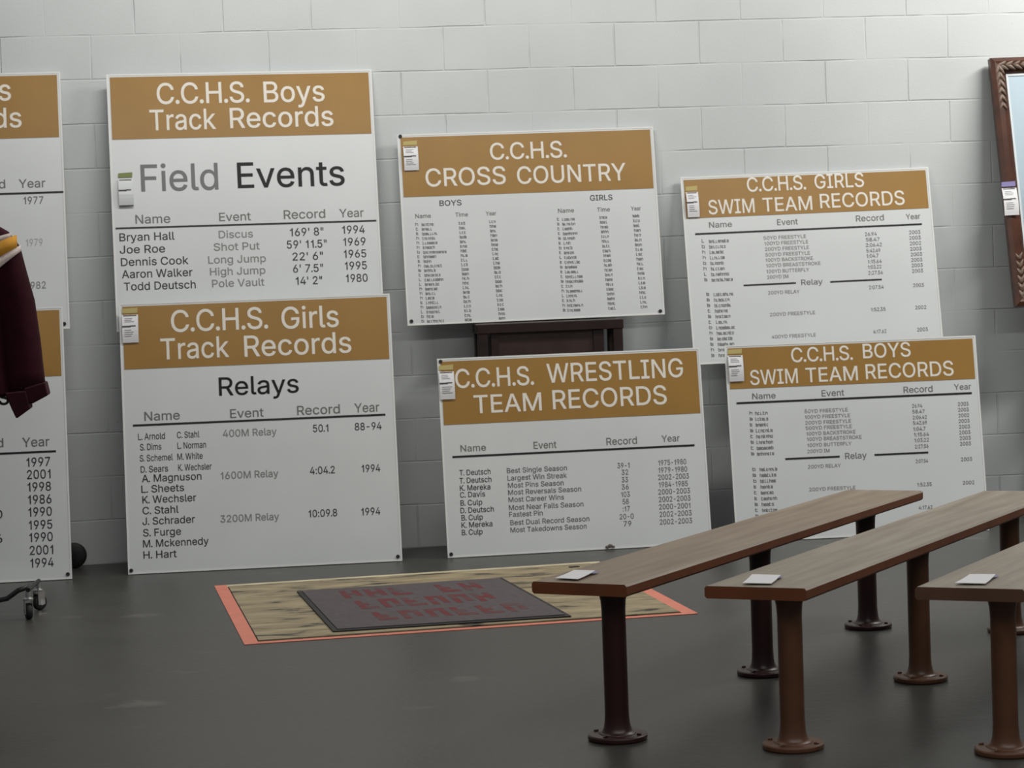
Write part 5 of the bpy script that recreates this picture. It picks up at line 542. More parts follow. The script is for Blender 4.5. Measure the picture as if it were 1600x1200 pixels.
   ('1:15.64',0.871,0.941,0.4522,0.0172,'mid'),
   ('1:03.22',0.871,0.939,0.4256,0.0172,'mid'),
   ('2:27.56',0.871,0.935,0.3964,0.0172,'mid'),
   ('2003',1.09,1.141,0.5856,0.0173,'mid'),
   ('2003',1.089,1.14,0.5589,0.0172,'mid'),
   ('2002',1.089,1.14,0.5323,0.0172,'mid'),
   ('2003',1.088,1.14,0.5057,0.0172,'mid'),
   ('2003',1.088,1.14,0.4791,0.0172,'mid'),
   ('2003',1.087,1.14,0.4525,0.0172,'mid'),
   ('2003',1.087,1.14,0.426,0.0172,'mid'),
   ('2003',1.087,1.139,0.3994,0.0172,'mid'),
   ('__',0.254,0.511,0.3701,0.0086,'rule'),
   ('Relay',0.537,0.639,0.3616,0.0282,'thin'),
   ('__',0.676,0.932,0.3703,0.0086,'rule'),
   ('~1',0.097,0.115,0.3263,0.0162,'pseudo'),
   ('~6',0.13,0.214,0.3232,0.0162,'pseudo'),
   ('~1',0.097,0.115,0.2992,0.0162,'pseudo'),
   ('~6',0.13,0.208,0.2963,0.0162,'pseudo'),
   ('~1',0.098,0.115,0.2722,0.0161,'pseudo'),
   ('~6',0.13,0.204,0.2694,0.0162,'pseudo'),
   ('~1',0.098,0.115,0.2452,0.0161,'pseudo'),
   ('~6',0.13,0.189,0.2427,0.0161,'pseudo'),
   ('~1',0.098,0.115,0.2182,0.0161,'pseudo'),
   ('~6',0.13,0.19,0.2157,0.0161,'pseudo'),
   ('~1',0.098,0.115,0.1912,0.0161,'pseudo'),
   ('~6',0.13,0.205,0.1884,0.0161,'pseudo'),
   ('~1',0.098,0.115,0.1643,0.0161,'pseudo'),
   ('~6',0.13,0.189,0.1618,0.0161,'pseudo'),
   ('~1',0.098,0.115,0.1373,0.0161,'pseudo'),
   ('~6',0.13,0.202,0.1345,0.0161,'pseudo'),
   ('~1',0.098,0.115,0.1104,0.0161,'pseudo'),
   ('~6',0.13,0.196,0.1077,0.0161,'pseudo'),
   ('~1',0.098,0.115,0.0835,0.0161,'pseudo'),
   ('~6',0.13,0.194,0.0808,0.0161,'pseudo'),
   ('~1',0.098,0.115,0.0566,0.0161,'pseudo'),
   ('~6',0.13,0.184,0.0541,0.0161,'pseudo'),
   ('~1',0.098,0.115,0.0297,0.0161,'pseudo'),
   ('~6',0.13,0.191,0.0271,0.0161,'pseudo'),
   ('200YD RELAY',0.358,0.514,0.3257,0.0162,'grey'),
   ('200YD FREESTYLE',0.357,0.576,0.22,0.0162,'grey'),
   ('400YD FREESTYLE',0.359,0.574,0.1176,0.0162,'grey'),
   ('2:07.54',0.87,0.928,0.3278,0.0171,'mid'),
   ('1:52.35',0.87,0.938,0.2185,0.0171,'mid'),
   ('4:17.62',0.869,0.934,0.1115,0.0171,'mid'),
   ('2003',1.086,1.139,0.3267,0.0172,'mid'),
   ('2002',1.087,1.142,0.2173,0.0171,'mid'),
   ('2003',1.089,1.143,0.1116,0.0171,'mid'),
  ]),
 'top_left': dict(pose=(-2.985, -0.175, 1.1019, 1.22, 1.1822, 0.0, 0.1273, 0.0),
  header=[(0.1, 1.183), (1.208, 0.88)], tag=None, screws=[(1.196, 0.023)],
  text=[
   ('C.C.H.S.',0.186,0.598,1.0428,0.0968,'head'),
   ('Boys',0.723,0.996,1.056,0.0974,'head'),
   ('Track',0.219,0.514,0.9234,0.0908,'head'),
   ('Records',0.577,1.039,0.9308,0.0912,'head'),
   ('Name',0.051,0.202,0.6478,0.0378,'thin'),
   ('Event',0.421,0.559,0.6474,0.0379,'thin'),
   ('Record',0.769,0.956,0.6527,0.0396,'thin'),
   ('Year',1.016,1.135,0.6516,0.0397,'thin'),
   ('1977',1.035,1.123,0.5765,0.0338,'mid'),
   ('1979',1.039,1.113,0.3843,0.0322,'faint'),
   ('1982',1.035,1.12,0.1881,0.0321,'grey'),
   ('__',-0.028,1.215,0.6221,0.009,'rule'),
  ]),
 'low_left': dict(pose=(-3.0045, -0.4965, 0.003, 1.22, 1.2179, 0.0, 0.1625, 0.0),
  header=[(0.112, 1.201), (1.207, 0.906)], tag=None, screws=[(1.202, 0.022)],
  text=[
   ('C.C.H.S.',0.226,0.643,1.1139,0.0945,'head'),
   ('Girls',0.704,0.956,1.1092,0.095,'head'),
   ('Track',0.176,0.47,0.9899,0.0913,'head'),
   ('Records',0.537,1.002,0.9911,0.0918,'head'),
   ('Field',0.281,0.576,0.7859,0.0853,'black'),
   ('Events',0.64,0.973,0.7876,0.0857,'black'),
   ('Name',0.098,0.248,0.5907,0.0395,'thin'),
   ('Event',0.468,0.614,0.5904,0.0397,'thin'),
   ('Record',0.753,0.941,0.5988,0.0398,'thin'),
   ('Year',1.023,1.142,0.595,0.0414,'thin'),
   ('__',0.048,1.169,0.5652,0.009,'rule'),
   ('1997',1.039,1.142,0.5061,0.0399,'dark'),
   ('2001',1.039,1.142,0.451,0.0398,'dark'),
   ('1998',1.04,1.142,0.396,0.0398,'dark'),
   ('1986',1.04,1.142,0.3397,0.0397,'dark'),
   ('1990',1.04,1.142,0.2848,0.0397,'dark'),
   ('1995',1.04,1.142,0.2274,0.0396,'dark'),
   ('1990',1.04,1.142,0.1726,0.0396,'dark'),
   ('2001',1.04,1.142,0.1153,0.0395,'dark'),
   ('1994',1.041,1.142,0.0594,0.0395,'dark'),
   ('0',0.899,0.927,0.2832,0.0368,'dark'),
   ('6',0.896,0.923,0.1759,0.0367,'dark'),
  ]),
}

# ------------------------------------------------------------------ helpers
def tag(o, label=None, cat=None, group=None, kind=None):
    if label: o['label'] = label
    if cat: o['category'] = cat
    if group: o['group'] = group
    if kind: o['kind'] = kind
    return o
def link(name, me, parent=None, mat=None):
    o = bpy.data.objects.new(name, me); COL.objects.link(o)
    if mat is not None and me is not None and not me.materials: me.materials.append(mat)
    if parent is not None: o.parent = parent
    return o
def obj(name, bm, mat, parent=None, smooth=False, bevel=0, seg=2):
    me = bpy.data.meshes.new(name)
    bmesh.ops.recalc_face_normals(bm, faces=bm.faces[:])
    bm.to_mesh(me); bm.free()
    if smooth:
        for p in me.polygons: p.use_smooth = True
    o = link(name, me, parent, mat)
    if bevel:
        b = o.modifiers.new('bevel', 'BEVEL'); b.width = bevel; b.segments = seg; b.limit_method = 'ANGLE'
        for p in me.polygons: p.use_smooth = True
        b.harden_normals = True
    return o
def empty(name, mw, label, cat, group=None):
    o = bpy.data.objects.new(name, None); COL.objects.link(o)
    o.empty_display_size = 0.1
    o.matrix_world = mw if isinstance(mw, Matrix) else Matrix.Translation(Vector(mw))
    return tag(o, label, cat, group)
def box(bm, x0, x1, y0, y1, z0, z1):
    v = [bm.verts.new((x, y, z)) for x in (x0, x1) for y in (y0, y1) for z in (z0, z1)]
    for f in ((0,1,3,2),(4,6,7,5),(0,4,5,1),(2,3,7,6),(0,2,6,4),(1,5,7,3)):
        bm.faces.new([v[i] for i in f])
def boxbm(*a):
    bm = bmesh.new(); box(bm, *a); return bm
def ring(bm, c, ax, ay, n=24, sq=2.0):
    out = []
    for i in range(n):
        t = 2*math.pi*i/n; cs, sn = math.cos(t), math.sin(t)
        k = lambda q: math.copysign(abs(q)**(2/sq), q)
        out.append(bm.verts.new(Vector(c) + Vector(ax)*k(cs) + Vector(ay)*k(sn)))
    return out
def loft(bm, rings, cap0=True, cap1=True):
    n = len(rings[0])
    for a, b in zip(rings, rings[1:]):
        for i in range(n):
            bm.faces.new((a[i], a[(i+1)%n], b[(i+1)%n], b[i]))
    if cap0: bm.faces.new(rings[0][::-1])
    if cap1: bm.faces.new(rings[-1])
def lathe(bm, prof, c=(0,0,0), n=32):
    rs = [ring(bm, Vector(c)+Vector((0,0,z)), (r,0,0), (0,r,0), n) for r, z in prof]
    loft(bm, rs)
def cyl(bm, a, b, r, n=16):
    a, b = Vector(a), Vector(b); d = (b-a).normalized()
    x = d.orthogonal().normalized(); y = d.cross(x)
    loft(bm, [ring(bm, a, x*r, y*r, n), ring(bm, b, x*r, y*r, n)])
def tube(bm, pts, r, n=12):
    pts = [Vector(p) for p in pts]; rs = []
    x = None
    for i, p in enumerate(pts):
        d = ((pts[min(i+1, len(pts)-1)] - pts[max(i-1, 0)])).normalized()
        x = d.orthogonal().normalized() if x is None else (x - d*x.dot(d)).normalized()
        y = d.cross(x)
        rs.append(ring(bm, p, x*r, y*r, n))
    loft(bm, rs)
def poly(bm, pts, z0, z1):
    """prism over a flat outline"""
    lo = [bm.verts.new((x, y, z0)) for x, y in pts]; hi = [bm.verts.new((x, y, z1)) for x, y in pts]
    n = len(pts)
    bm.faces.new(lo[::-1]); bm.faces.new(hi)
    for i in range(n): bm.faces.new((lo[i], lo[(i+1)%n], hi[(i+1)%n], hi[i]))

# ------------------------------------------------------------------ materials
def mat(name, col, rough=0.6, spec=0.5, metal=0.0, var=0.0, scale=8.0, bump=0.0, bscale=60.0):
    m = bpy.data.materials.new(name); m.use_nodes = True
    nt = m.node_tree; N = nt.nodes; K = nt.links; b = N['Principled BSDF']
    b.inputs['Base Color'].default_value = (*col, 1); b.inputs['Roughness'].default_value = rough
    b.inputs['Specular IOR Level'].default_value = spec; b.inputs['Metallic'].default_value = metal
    tc = N.new('ShaderNodeTexCoord')
    if var:
        n = N.new('ShaderNodeTexNoise'); n.inputs['Scale'].default_value = scale; n.inputs['Detail'].default_value = 5
        K.new(tc.outputs['Object'], n.inputs['Vector'])
        r = N.new('ShaderNodeValToRGB')
        r.color_ramp.elements[0].position = .3; r.color_ramp.elements[1].position = .7
        r.color_ramp.elements[0].color = (*[c*(1-var) for c in col], 1)
        r.color_ramp.elements[1].color = (*[min(1, c*(1+var)) for c in col], 1)
        K.new(n.outputs['Fac'], r.inputs['Fac']); K.new(r.outputs['Color'], b.inputs['Base Color'])
    if bump:
        n = N.new('ShaderNodeTexNoise'); n.inputs['Scale'].default_value = bscale; n.inputs['Detail'].default_value = 3
        K.new(tc.outputs['Object'], n.inputs['Vector'])
        u = N.new('ShaderNodeBump'); u.inputs['Strength'].default_value = bump; u.inputs['Distance'].default_value = .004
        K.new(n.outputs['Fac'], u.inputs['Height']); K.new(u.outputs['Normal'], b.inputs['Normal'])
    return m
M = {}
M['white'] = mat('white board plastic', (.70, .72, .72), .22, .5, var=.03, scale=3)
M['edge'] = mat('white edge trim', (.80, .80, .78), .4, .5)
M['gold'] = mat('gold header vinyl', (.35, .192, .046), .26, .5, var=.05, scale=5)
M['head'] = mat('cream lettering', (.84, .79, .70), .45, .4)
M['black'] = mat('black lettering', (.004, .004, .004), .3, .4)
M['dark'] = mat('dark grey lettering', (.032, .032, .034), .3, .4)
M['mid'] = mat('mid grey lettering', (.13, .13, .135), .28, .4)
M['thin'] = mat('grey column lettering', (.17, .165, .16), .28, .4)
M['grey'] = mat('pale grey lettering', (.24, .235, .23), .28, .4)
M['faint'] = mat('faint grey lettering', (.42, .42, .41), .5, .4)
M['worn'] = mat('grey lettering with painted glare', (.18, .18, .18), .28, .4)  # lamp glare over the word Field, put into its ink colour
M['pseudo'] = mat('blurred grey lettering', (.13, .13, .13), .28, .4)
M['rule'] = mat('black ruled line', (.02, .02, .022), .28, .4)
M['screw'] = mat('black screw cap', (.01, .01, .01), .4, .5)
M['paper'] = mat('white paper', (.80, .79, .80), .7, .3)
M['yellow'] = mat('yellow tape', (.52, .42, .16), .5, .4)
M['olive'] = mat('olive tape', (.22, .25, .09), .5, .4)
M['purple'] = mat('purple tape', (.24, .21, .42), .5, .4)
M['print'] = mat('printed grey', (.08, .07, .075), .6, .3)
M['lightprint'] = mat('printed pale grey', (.5, .49, .5), .6, .3)
M['post_brown'] = mat('brown painted steel', (.100, .040, .017), .42, .5, var=.12, scale=14)
M['post_maroon'] = mat('maroon painted steel', (.026, .005, .0045), .4, .5, var=.15, scale=14)
M['coral'] = mat('coral tape', (.68, .22, .15), .55, .35, var=.06, scale=12)
M['cream'] = mat('cream tape', (.56, .49, .33), .6, .3, var=.2, scale=9)
M['rubber'] = mat('black rubber', (.018, .017, .017), .6, .4)
M['darkwood'] = mat('dark stained wood', (.022, .010, .008), .4, .5, var=.3, scale=10)
M['redwood'] = mat('reddish dark panel', (.040, .021, .017), .42, .5, var=.25, scale=6)
M['maroon'] = mat('maroon wool', (.030, .0035, .008), .85, .15, var=.18, scale=25, bump=.3, bscale=220)
M['cuff'] = mat('maroon cuff cloth', (.034, .005, .010), .8, .2, var=.15, scale=25)
M['goldcloth'] = mat('gold cloth trim', (.62, .29, .03), .7, .3, var=.15, scale=30)
M['whitecloth'] = mat('white cloth trim', (.62, .52, .48), .8, .2, var=.12, scale=30)
M['black_metal'] = mat('black steel tube', (.014, .014, .015), .35, .5)
M['chrome'] = mat('dull chrome', (.55, .55, .54), .3, .5, metal=1.0)
M['grey_plastic'] = mat('grey plastic', (.35, .35, .34), .45, .5)
M['scrap'] = mat('brown grey scrap', (.14, .11, .09), .7, .3)
M['glassedge'] = mat('pale bevel', (.72, .76, .78), .3, .5)
M['carve'] = mat('tarnished bronze carving', (.17, .115, .082), .5, .5, var=.45, scale=45, bump=.6, bscale=90)

def m_wall():
    m = bpy.data.materials.new('painted concrete block'); m.use_nodes = True
    nt = m.node_tree; N = nt.nodes; K = nt.links; b = N['Principled BSDF']
    tc = N.new('ShaderNodeTexCoord'); sep = N.new('ShaderNodeSeparateXYZ'); K.new(tc.outputs['Object'], sep.inputs[0])
    com = N.new('ShaderNodeCombineXYZ'); K.new(sep.outputs['X'], com.inputs['X']); K.new(sep.outputs['Z'], com.inputs['Y'])
    # slightly wandering joints
    wn = N.new('ShaderNodeTexNoise'); wn.inputs['Scale'].default_value = 2.3; wn.inputs['Detail'].default_value = 2
    K.new(com.outputs[0], wn.inputs['Vector'])
    ws = N.new('ShaderNodeVectorMath'); ws.operation = 'MULTIPLY_ADD'
    ws.inputs[1].default_value = (.010, .010, 0); K.new(wn.outputs['Color'], ws.inputs[0]); K.new(com.outputs[0], ws.inputs[2])
    off = N.new('ShaderNodeVectorMath'); off.operation = 'SUBTRACT'; off.inputs[1].default_value = (.005, .005, 0)
    K.new(ws.outputs[0], off.inputs[0])
    def brick(mortar, smooth):
        k = N.new('ShaderNodeTexBrick'); k.offset = .5; k.offset_frequency = 2; k.squash = 1
        k.inputs['Scale'].default_value = 1; k.inputs['Mortar Size'].default_value = mortar
        k.inputs['Mortar Smooth'].default_value = smooth; k.inputs['Bias'].default_value = 0
        k.inputs['Brick Width'].default_value = .4064; k.inputs['Row Height'].default_value = .2032
        K.new(off.outputs[0], k.inputs['Vector']); return k
    k = brick(.0045, .6)
    jn = N.new('ShaderNodeTexNoise'); jn.inputs['Scale'].default_value = 3.1; jn.inputs['Detail'].default_value = 3
    K.new(com.outputs[0], jn.inputs['Vector'])
    jr = N.new('ShaderNodeMapRange'); jr.inputs[1].default_value = .42; jr.inputs[2].default_value = .68
    jr.inputs[3].default_value = .06; jr.inputs[4].default_value = 1.0
    K.new(jn.outputs['Fac'], jr.inputs[0])
    mm = N.new('ShaderNodeMath'); mm.operation = 'MULTIPLY'; K.new(k.outputs['Fac'], mm.inputs[0]); K.new(jr.outputs[0], mm.inputs[1])
    fine = N.new('ShaderNodeTexNoise'); fine.inputs['Scale'].default_value = 95; fine.inputs['Detail'].default_value = 4
    K.new(com.outputs[0], fine.inputs['Vector'])
    hh = N.new('ShaderNodeMath'); hh.operation = 'MULTIPLY_ADD'; hh.inputs[1].default_value = .10
    K.new(fine.outputs['Fac'], hh.inputs[0])
    neg = N.new('ShaderNodeMath'); neg.operation = 'MULTIPLY'; neg.inputs[1].default_value = -1.0; K.new(mm.outputs[0], neg.inputs[0])
    K.new(neg.outputs[0], hh.inputs[2])
    bp = N.new('ShaderNodeBump'); bp.inputs['Strength'].default_value = .85; bp.inputs['Distance'].default_value = .0048
    K.new(hh.outputs[0], bp.inputs['Height']); K.new(bp.outputs['Normal'], b.inputs['Normal'])
    # paint tone: faint blotches, scuffs, and a whisper of dirt in the joints
    bl = N.new('ShaderNodeTexNoise'); bl.inputs['Scale'].default_value = 1.7; bl.inputs['Detail'].default_value = 6
    K.new(com.outputs[0], bl.inputs['Vector'])
    cr = N.new('ShaderNodeValToRGB')
    cr.color_ramp.elements[0].position = .3; cr.color_ramp.elements[0].color = (.60, .625, .62, 1)
    cr.color_ramp.elements[1].position = .7; cr.color_ramp.elements[1].color = (.67, .695, .69, 1)
    K.new(bl.outputs['Fac'], cr.inputs['Fac'])
    sc = N.new('ShaderNodeTexNoise'); sc.inputs['Scale'].default_value = 11; sc.inputs['Detail'].default_value = 2
    K.new(com.outputs[0], sc.inputs['Vector'])
    sr = N.new('ShaderNodeMapRange'); sr.inputs[1].default_value = .745; sr.inputs[2].default_value = .80
    sr.inputs[3].default_value = 0; sr.inputs[4].default_value = .35; K.new(sc.outputs['Fac'], sr.inputs[0])
    mx = N.new('ShaderNodeMix'); mx.data_type = 'RGBA'; K.new(sr.outputs[0], mx.inputs[0])
    K.new(cr.outputs['Color'], mx.inputs[6]); mx.inputs[7].default_value = (.33, .34, .33, 1)
    dj = N.new('ShaderNodeMath'); dj.operation = 'MULTIPLY'; dj.inputs[1].default_value = .09; K.new(mm.outputs[0], dj.inputs[0])
    mj = N.new('ShaderNodeMix'); mj.data_type = 'RGBA'; K.new(dj.outputs[0], mj.inputs[0])
    K.new(mx.outputs[2], mj.inputs[6]); mj.inputs[7].default_value = (.20, .20, .19, 1)
    K.new(mj.outputs[2], b.inputs['Base Color'])
    b.inputs['Roughness'].default_value = .55; b.inputs['Specular IOR Level'].default_value = .35
    return m
def m_floor():
    m = bpy.data.materials.new('sealed dark concrete'); m.use_nodes = True
    nt = m.node_tree; N = nt.nodes; K = nt.links; b = N['Principled BSDF']
    tc = N.new('ShaderNodeTexCoord')
    a = N.new('ShaderNodeTexNoise'); a.inputs['Scale'].default_value = 1.6; a.inputs['Detail'].default_value = 8; a.inputs['Roughness'].default_value = .65
    K.new(tc.outputs['Object'], a.inputs['Vector'])
    r = N.new('ShaderNodeValToRGB')
    r.color_ramp.elements[0].position = .3; r.color_ramp.elements[0].color = (.034, .033, .029, 1)
    r.color_ramp.elements[1].position = .72; r.color_ramp.elements[1].color = (.062, .060, .054, 1)
    K.new(a.outputs['Fac'], r.inputs['Fac'])
    s = N.new('ShaderNodeTexNoise'); s.inputs['Scale'].default_value = 3.3; s.inputs['Detail'].default_value = 6
    mp = N.new('ShaderNodeMapping'); mp.inputs['Scale'].default_value = (.8, 1.3, 1); mp.inputs['Rotation'].default_value = (0, 0, -.12)
    K.new(tc.outputs['Object'], mp.inputs['Vector']); K.new(mp.outputs[0], s.inputs['Vector'])
    q = N.new('ShaderNodeMapRange'); q.inputs[1].default_value = .655; q.inputs[2].default_value = .76; q.inputs[3].default_value = 0; q.inputs[4].default_value = .5
    K.new(s.outputs['Fac'], q.inputs[0])
    mx = N.new('ShaderNodeMix'); mx.data_type = 'RGBA'; K.new(q.outputs[0], mx.inputs[0]); K.new(r.outputs['Color'], mx.inputs[6])
    mx.inputs[7].default_value = (.20, .19, .16, 1)
    K.new(mx.outputs[2], b.inputs['Base Color'])
    rr = N.new('ShaderNodeMapRange'); rr.inputs[3].default_value = .30; rr.inputs[4].default_value = .48
    K.new(a.outputs['Fac'], rr.inputs[0]); K.new(rr.outputs[0], b.inputs['Roughness'])
    b.inputs['Specular IOR Level'].default_value = .4
    f = N.new('ShaderNodeTexNoise'); f.inputs['Scale'].default_value = 30; f.inputs['Detail'].default_value = 5
    K.new(tc.outputs['Object'], f.inputs['Vector'])
    bp = N.new('ShaderNodeBump'); bp.inputs['Strength'].default_value = .45; bp.inputs['Distance'].default_value = .003
    K.new(f.outputs['Fac'], bp.inputs['Height']); K.new(bp.outputs['Normal'], b.inputs['Normal'])
    return m
def m_plank(name, c0, c1):
    m = bpy.data.materials.new(name); m.use_nodes = True
    nt = m.node_tree; N = nt.nodes; K = nt.links; b = N['Principled BSDF']
    tc = N.new('ShaderNodeTexCoord'); mp = N.new('ShaderNodeMapping'); mp.inputs['Scale'].default_value = (1.2, 14, 14)
    K.new(tc.outputs['Object'], mp.inputs['Vector'])
    n = N.new('ShaderNodeTexNoise'); n.inputs['Scale'].default_value = 1.6; n.inputs['Detail'].default_value = 6
    K.new(mp.outputs[0], n.inputs['Vector'])
    r = N.new('ShaderNodeValToRGB'); r.color_ramp.elements[0].position = .3; r.color_ramp.elements[1].position = .75
    r.color_ramp.elements[0].color = (*c0, 1); r.color_ramp.elements[1].color = (*c1, 1)
    K.new(n.outputs['Fac'], r.inputs['Fac']); K.new(r.outputs['Color'], b.inputs['Base Color'])
    b.inputs['Roughness'].default_value = .5; b.inputs['Specular IOR Level'].default_value = .35
    return m
def m_panel():
    m = bpy.data.materials.new('worn tan panel'); m.use_nodes = True
    nt = m.node_tree; N = nt.nodes; K = nt.links; b = N['Principled BSDF']
    tc = N.new('ShaderNodeTexCoord'); mp = N.new('ShaderNodeMapping'); mp.inputs['Rotation'].default_value = (0, 0, .12); mp.inputs['Scale'].default_value = (1.3, 3.6, 1)
    K.new(tc.outputs['Object'], mp.inputs['Vector'])
    n = N.new('ShaderNodeTexNoise'); n.inputs['Scale'].default_value = 3.4; n.inputs['Detail'].default_value = 7; n.inputs['Roughness'].default_value = .6
    n.inputs['Distortion'].default_value = .5
    K.new(mp.outputs[0], n.inputs['Vector'])
    r = N.new('ShaderNodeValToRGB'); e = r.color_ramp.elements
    e[0].position = .37; e[0].color = (.035, .027, .02, 1)
    e[1].position = .44; e[1].color = (.24, .19, .11, 1)
    x = e.new(.62); x.color = (.36, .29, .17, 1)
    x = e.new(.80); x.color = (.46, .40, .27, 1)
    K.new(n.outputs['Fac'], r.inputs['Fac']); K.new(r.outputs['Color'], b.inputs['Base Color'])
    b.inputs['Roughness'].default_value = .6
    return m
def m_picture():
    m = bpy.data.materials.new('pale sky print'); m.use_nodes = True
    nt = m.node_tree; N = nt.nodes; K = nt.links; b = N['Principled BSDF']
    tc = N.new('ShaderNodeTexCoord'); sp = N.new('ShaderNodeSeparateXYZ'); K.new(tc.outputs['Object'], sp.inputs[0])
    n = N.new('ShaderNodeTexNoise'); n.inputs['Scale'].default_value = 5; n.inputs['Detail'].default_value = 5; K.new(tc.outputs['Object'], n.inputs['Vector'])
    ad = N.new('ShaderNodeMath'); ad.operation = 'MULTIPLY_ADD'; ad.inputs[1].default_value = .05; K.new(n.outputs['Fac'], ad.inputs[0]); K.new(sp.outputs['Z'], ad.inputs[2])
    r = N.new('ShaderNodeValToRGB'); e = r.color_ramp.elements
    e[0].position = .0; e[0].color = (.22, .14, .12, 1)
    e[1].position = .13; e[1].color = (.16, .11, .10, 1)
    for p, c in ((.19, (.05, .05, .06)), (.27, (.10, .11, .13)), (.34, (.33, .40, .44)), (.6, (.42, .52, .58)), (1.0, (.45, .56, .63))):
        x = e.new(p); x.color = (*c, 1)
    K.new(ad.outputs[0], r.inputs['Fac']); K.new(r.outputs['Color'], b.inputs['Base Color'])
    b.inputs['Roughness'].default_value = .35
    return m
def m_mat():
    m = bpy.data.materials.new('dark carpet mat'); m.use_nodes = True
    nt = m.node_tree; N = nt.nodes; K = nt.links; b = N['Principled BSDF']
    tc = N.new('ShaderNodeTexCoord')
    n = N.new('ShaderNodeTexNoise'); n.inputs['Scale'].default_value = 40; n.inputs['Detail'].default_value = 4; K.new(tc.outputs['Object'], n.inputs['Vector'])
    r = N.new('ShaderNodeValToRGB'); r.color_ramp.elements[0].color = (.060, .050, .052, 1); r.color_ramp.elements[1].color = (.120, .103, .105, 1)
    K.new(n.outputs['Fac'], r.inputs['Fac']); K.new(r.outputs['Color'], b.inputs['Base Color'])
    b.inputs['Roughness'].default_value = .9
    return m
def m_worn_red():
    m = bpy.data.materials.new('worn red print'); m.use_nodes = True
    nt = m.node_tree; N = nt.nodes; K = nt.links; b = N['Principled BSDF']
    tc = N.new('ShaderNodeTexCoord')
    n = N.new('ShaderNodeTexNoise'); n.inputs['Scale'].default_value = 13; n.inputs['Detail'].default_value = 5; K.new(tc.outputs['Object'], n.inputs['Vector'])
    r = N.new('ShaderNodeValToRGB'); e = r.color_ramp.elements
    e[0].position = .36; e[0].color = (.09, .055, .058, 1); e[1].position = .56; e[1].color = (.135, .020, .024, 1)
    K.new(n.outputs['Fac'], r.inputs['Fac']); K.new(r.outputs['Color'], b.inputs['Base Color'])
    b.inputs['Roughness'].default_value = .9
    return m
M['plank'] = m_plank('worn brown bench board', (.20, .142, .095), (.31, .24, .17))
M['plank_tan'] = m_plank('worn tan bench board', (.22, .175, .128), (.35, .295, .23))
M['plank_edge'] = mat('brown bench edge', (.165, .050, .018), .5, .4, var=.15, scale=9)
M['plank_edge_dull'] = mat('dull brown bench edge', (.11, .055, .032), .5, .4, var=.15, scale=9)

# ------------------------------------------------------------------ the setting
fm = boxbm(-9, 11, -14, 0.2, -0.2, 0); tag(obj('floor', fm, m_floor()), kind='structure')
wm = boxbm(-9, 11, 0, 0.2, 0, 5.2); tag(obj('wall_back', wm, m_wall()), kind='structure')

# ------------------------------------------------------------------ lettering
CAP = max(FONT['H'][1][1::2])
def write(bm, body, x0, x1, zb, cap, y):
    """words set on a board face: x along the board, z up, y towards its back"""
    lo, hi, pen = 1e9, -1e9, 0; run = []
    for ch in body:
        if ch == ' ': pen += SPACE; continue
        adv, v, f = FONT[ch]
        if ch == '.': pen -= 38; adv -= 30
        run.append((pen, v, f)); lo = min(lo, pen+min(v[0::2])); hi = max(hi, pen+max(v[0::2])); pen += adv
    sx = (x1-x0)/(hi-lo); sz = cap/CAP
    for px, v, f in run:
        nv = [bm.verts.new((x0+(px+v[i]-lo)*sx, y, zb+v[i+1]*sz)) for i in range(0, len(v), 2)]
        for i in range(0, len(f), 3):
            try: bm.faces.new((nv[f[i]], nv[f[i+1]], nv[f[i+2]]))
            except ValueError: pass
RG = random.Random(3)
def scribble(bm, n, x0, x1, zb, h, y):
    """lettering too worn to read: upright strokes joined by short bars"""
    n = max(n, 1) if n == 1 else max(3, int((x1-x0)/(h*.62)))
    p = (x1-x0)/n; w = min(p*.22, h*.16)
    def q(a, b, c, d):
        f = [bm.verts.new((xx, y, zz)) for xx, zz in ((a, c), (b, c), (b, d), (a, d))]; bm.faces.new(f)
    for i in range(n):
        x = x0+i*p; top = zb+h*(1.0 if i == 0 or RG.random() < .2 else .78); k = RG.random()
        q(x, x+w, zb, top)
        if k < .6: q(x+p*.62, x+p*.62+w, zb, zb+h*.72)
        if k < .85: q(x+w, x+p*.62, zb+h*.62, zb+h*.78)
        if k > .3: q(x+w, x+p*.66, zb, zb+h*.15)
        if .4 < k < .7: q(x+w, x+p*.6, zb+h*.33, zb+h*.46)

# ------------------------------------------------------------------ boards
def axes(yaw, lean, roll):
    u = Vector((math.cos(yaw), math.sin(yaw), 0)); back = Vector((-math.sin(yaw), math.cos(yaw), 0))
    v = Vector((0, 0, math.cos(lean))) + back*math.sin(lean)
    u2 = u*math.cos(roll) + v*math.sin(roll); v2 = -u*math.sin(roll) + v*math.cos(roll)
    return u2, v2, u2.cross(v2)
def face_matrix(pose, s=0, t=0, out=0):
    x, y, z, w, h, yaw, lean, roll = pose
    u, v, n = axes(yaw, lean, roll)
    m = Matrix((u, -n, v)).transposed().to_4x4()
    m.translation = Vector((x, y, z)) + u*s + v*t + n*out
    return m
TH = 0.006
PART = {'head': 'heading_lettering', 'black': 'subtitle_lettering', 'worn': 'subtitle_lettering', 'thin': 'column_heading_lettering',
        'grey': 'event_lettering', 'pseudo': 'small_lettering', 'rule': 'ruled_line'}
PLAB = {'worn': 'grey lettering with painted glare', 'faint': 'faint grey lettering'}
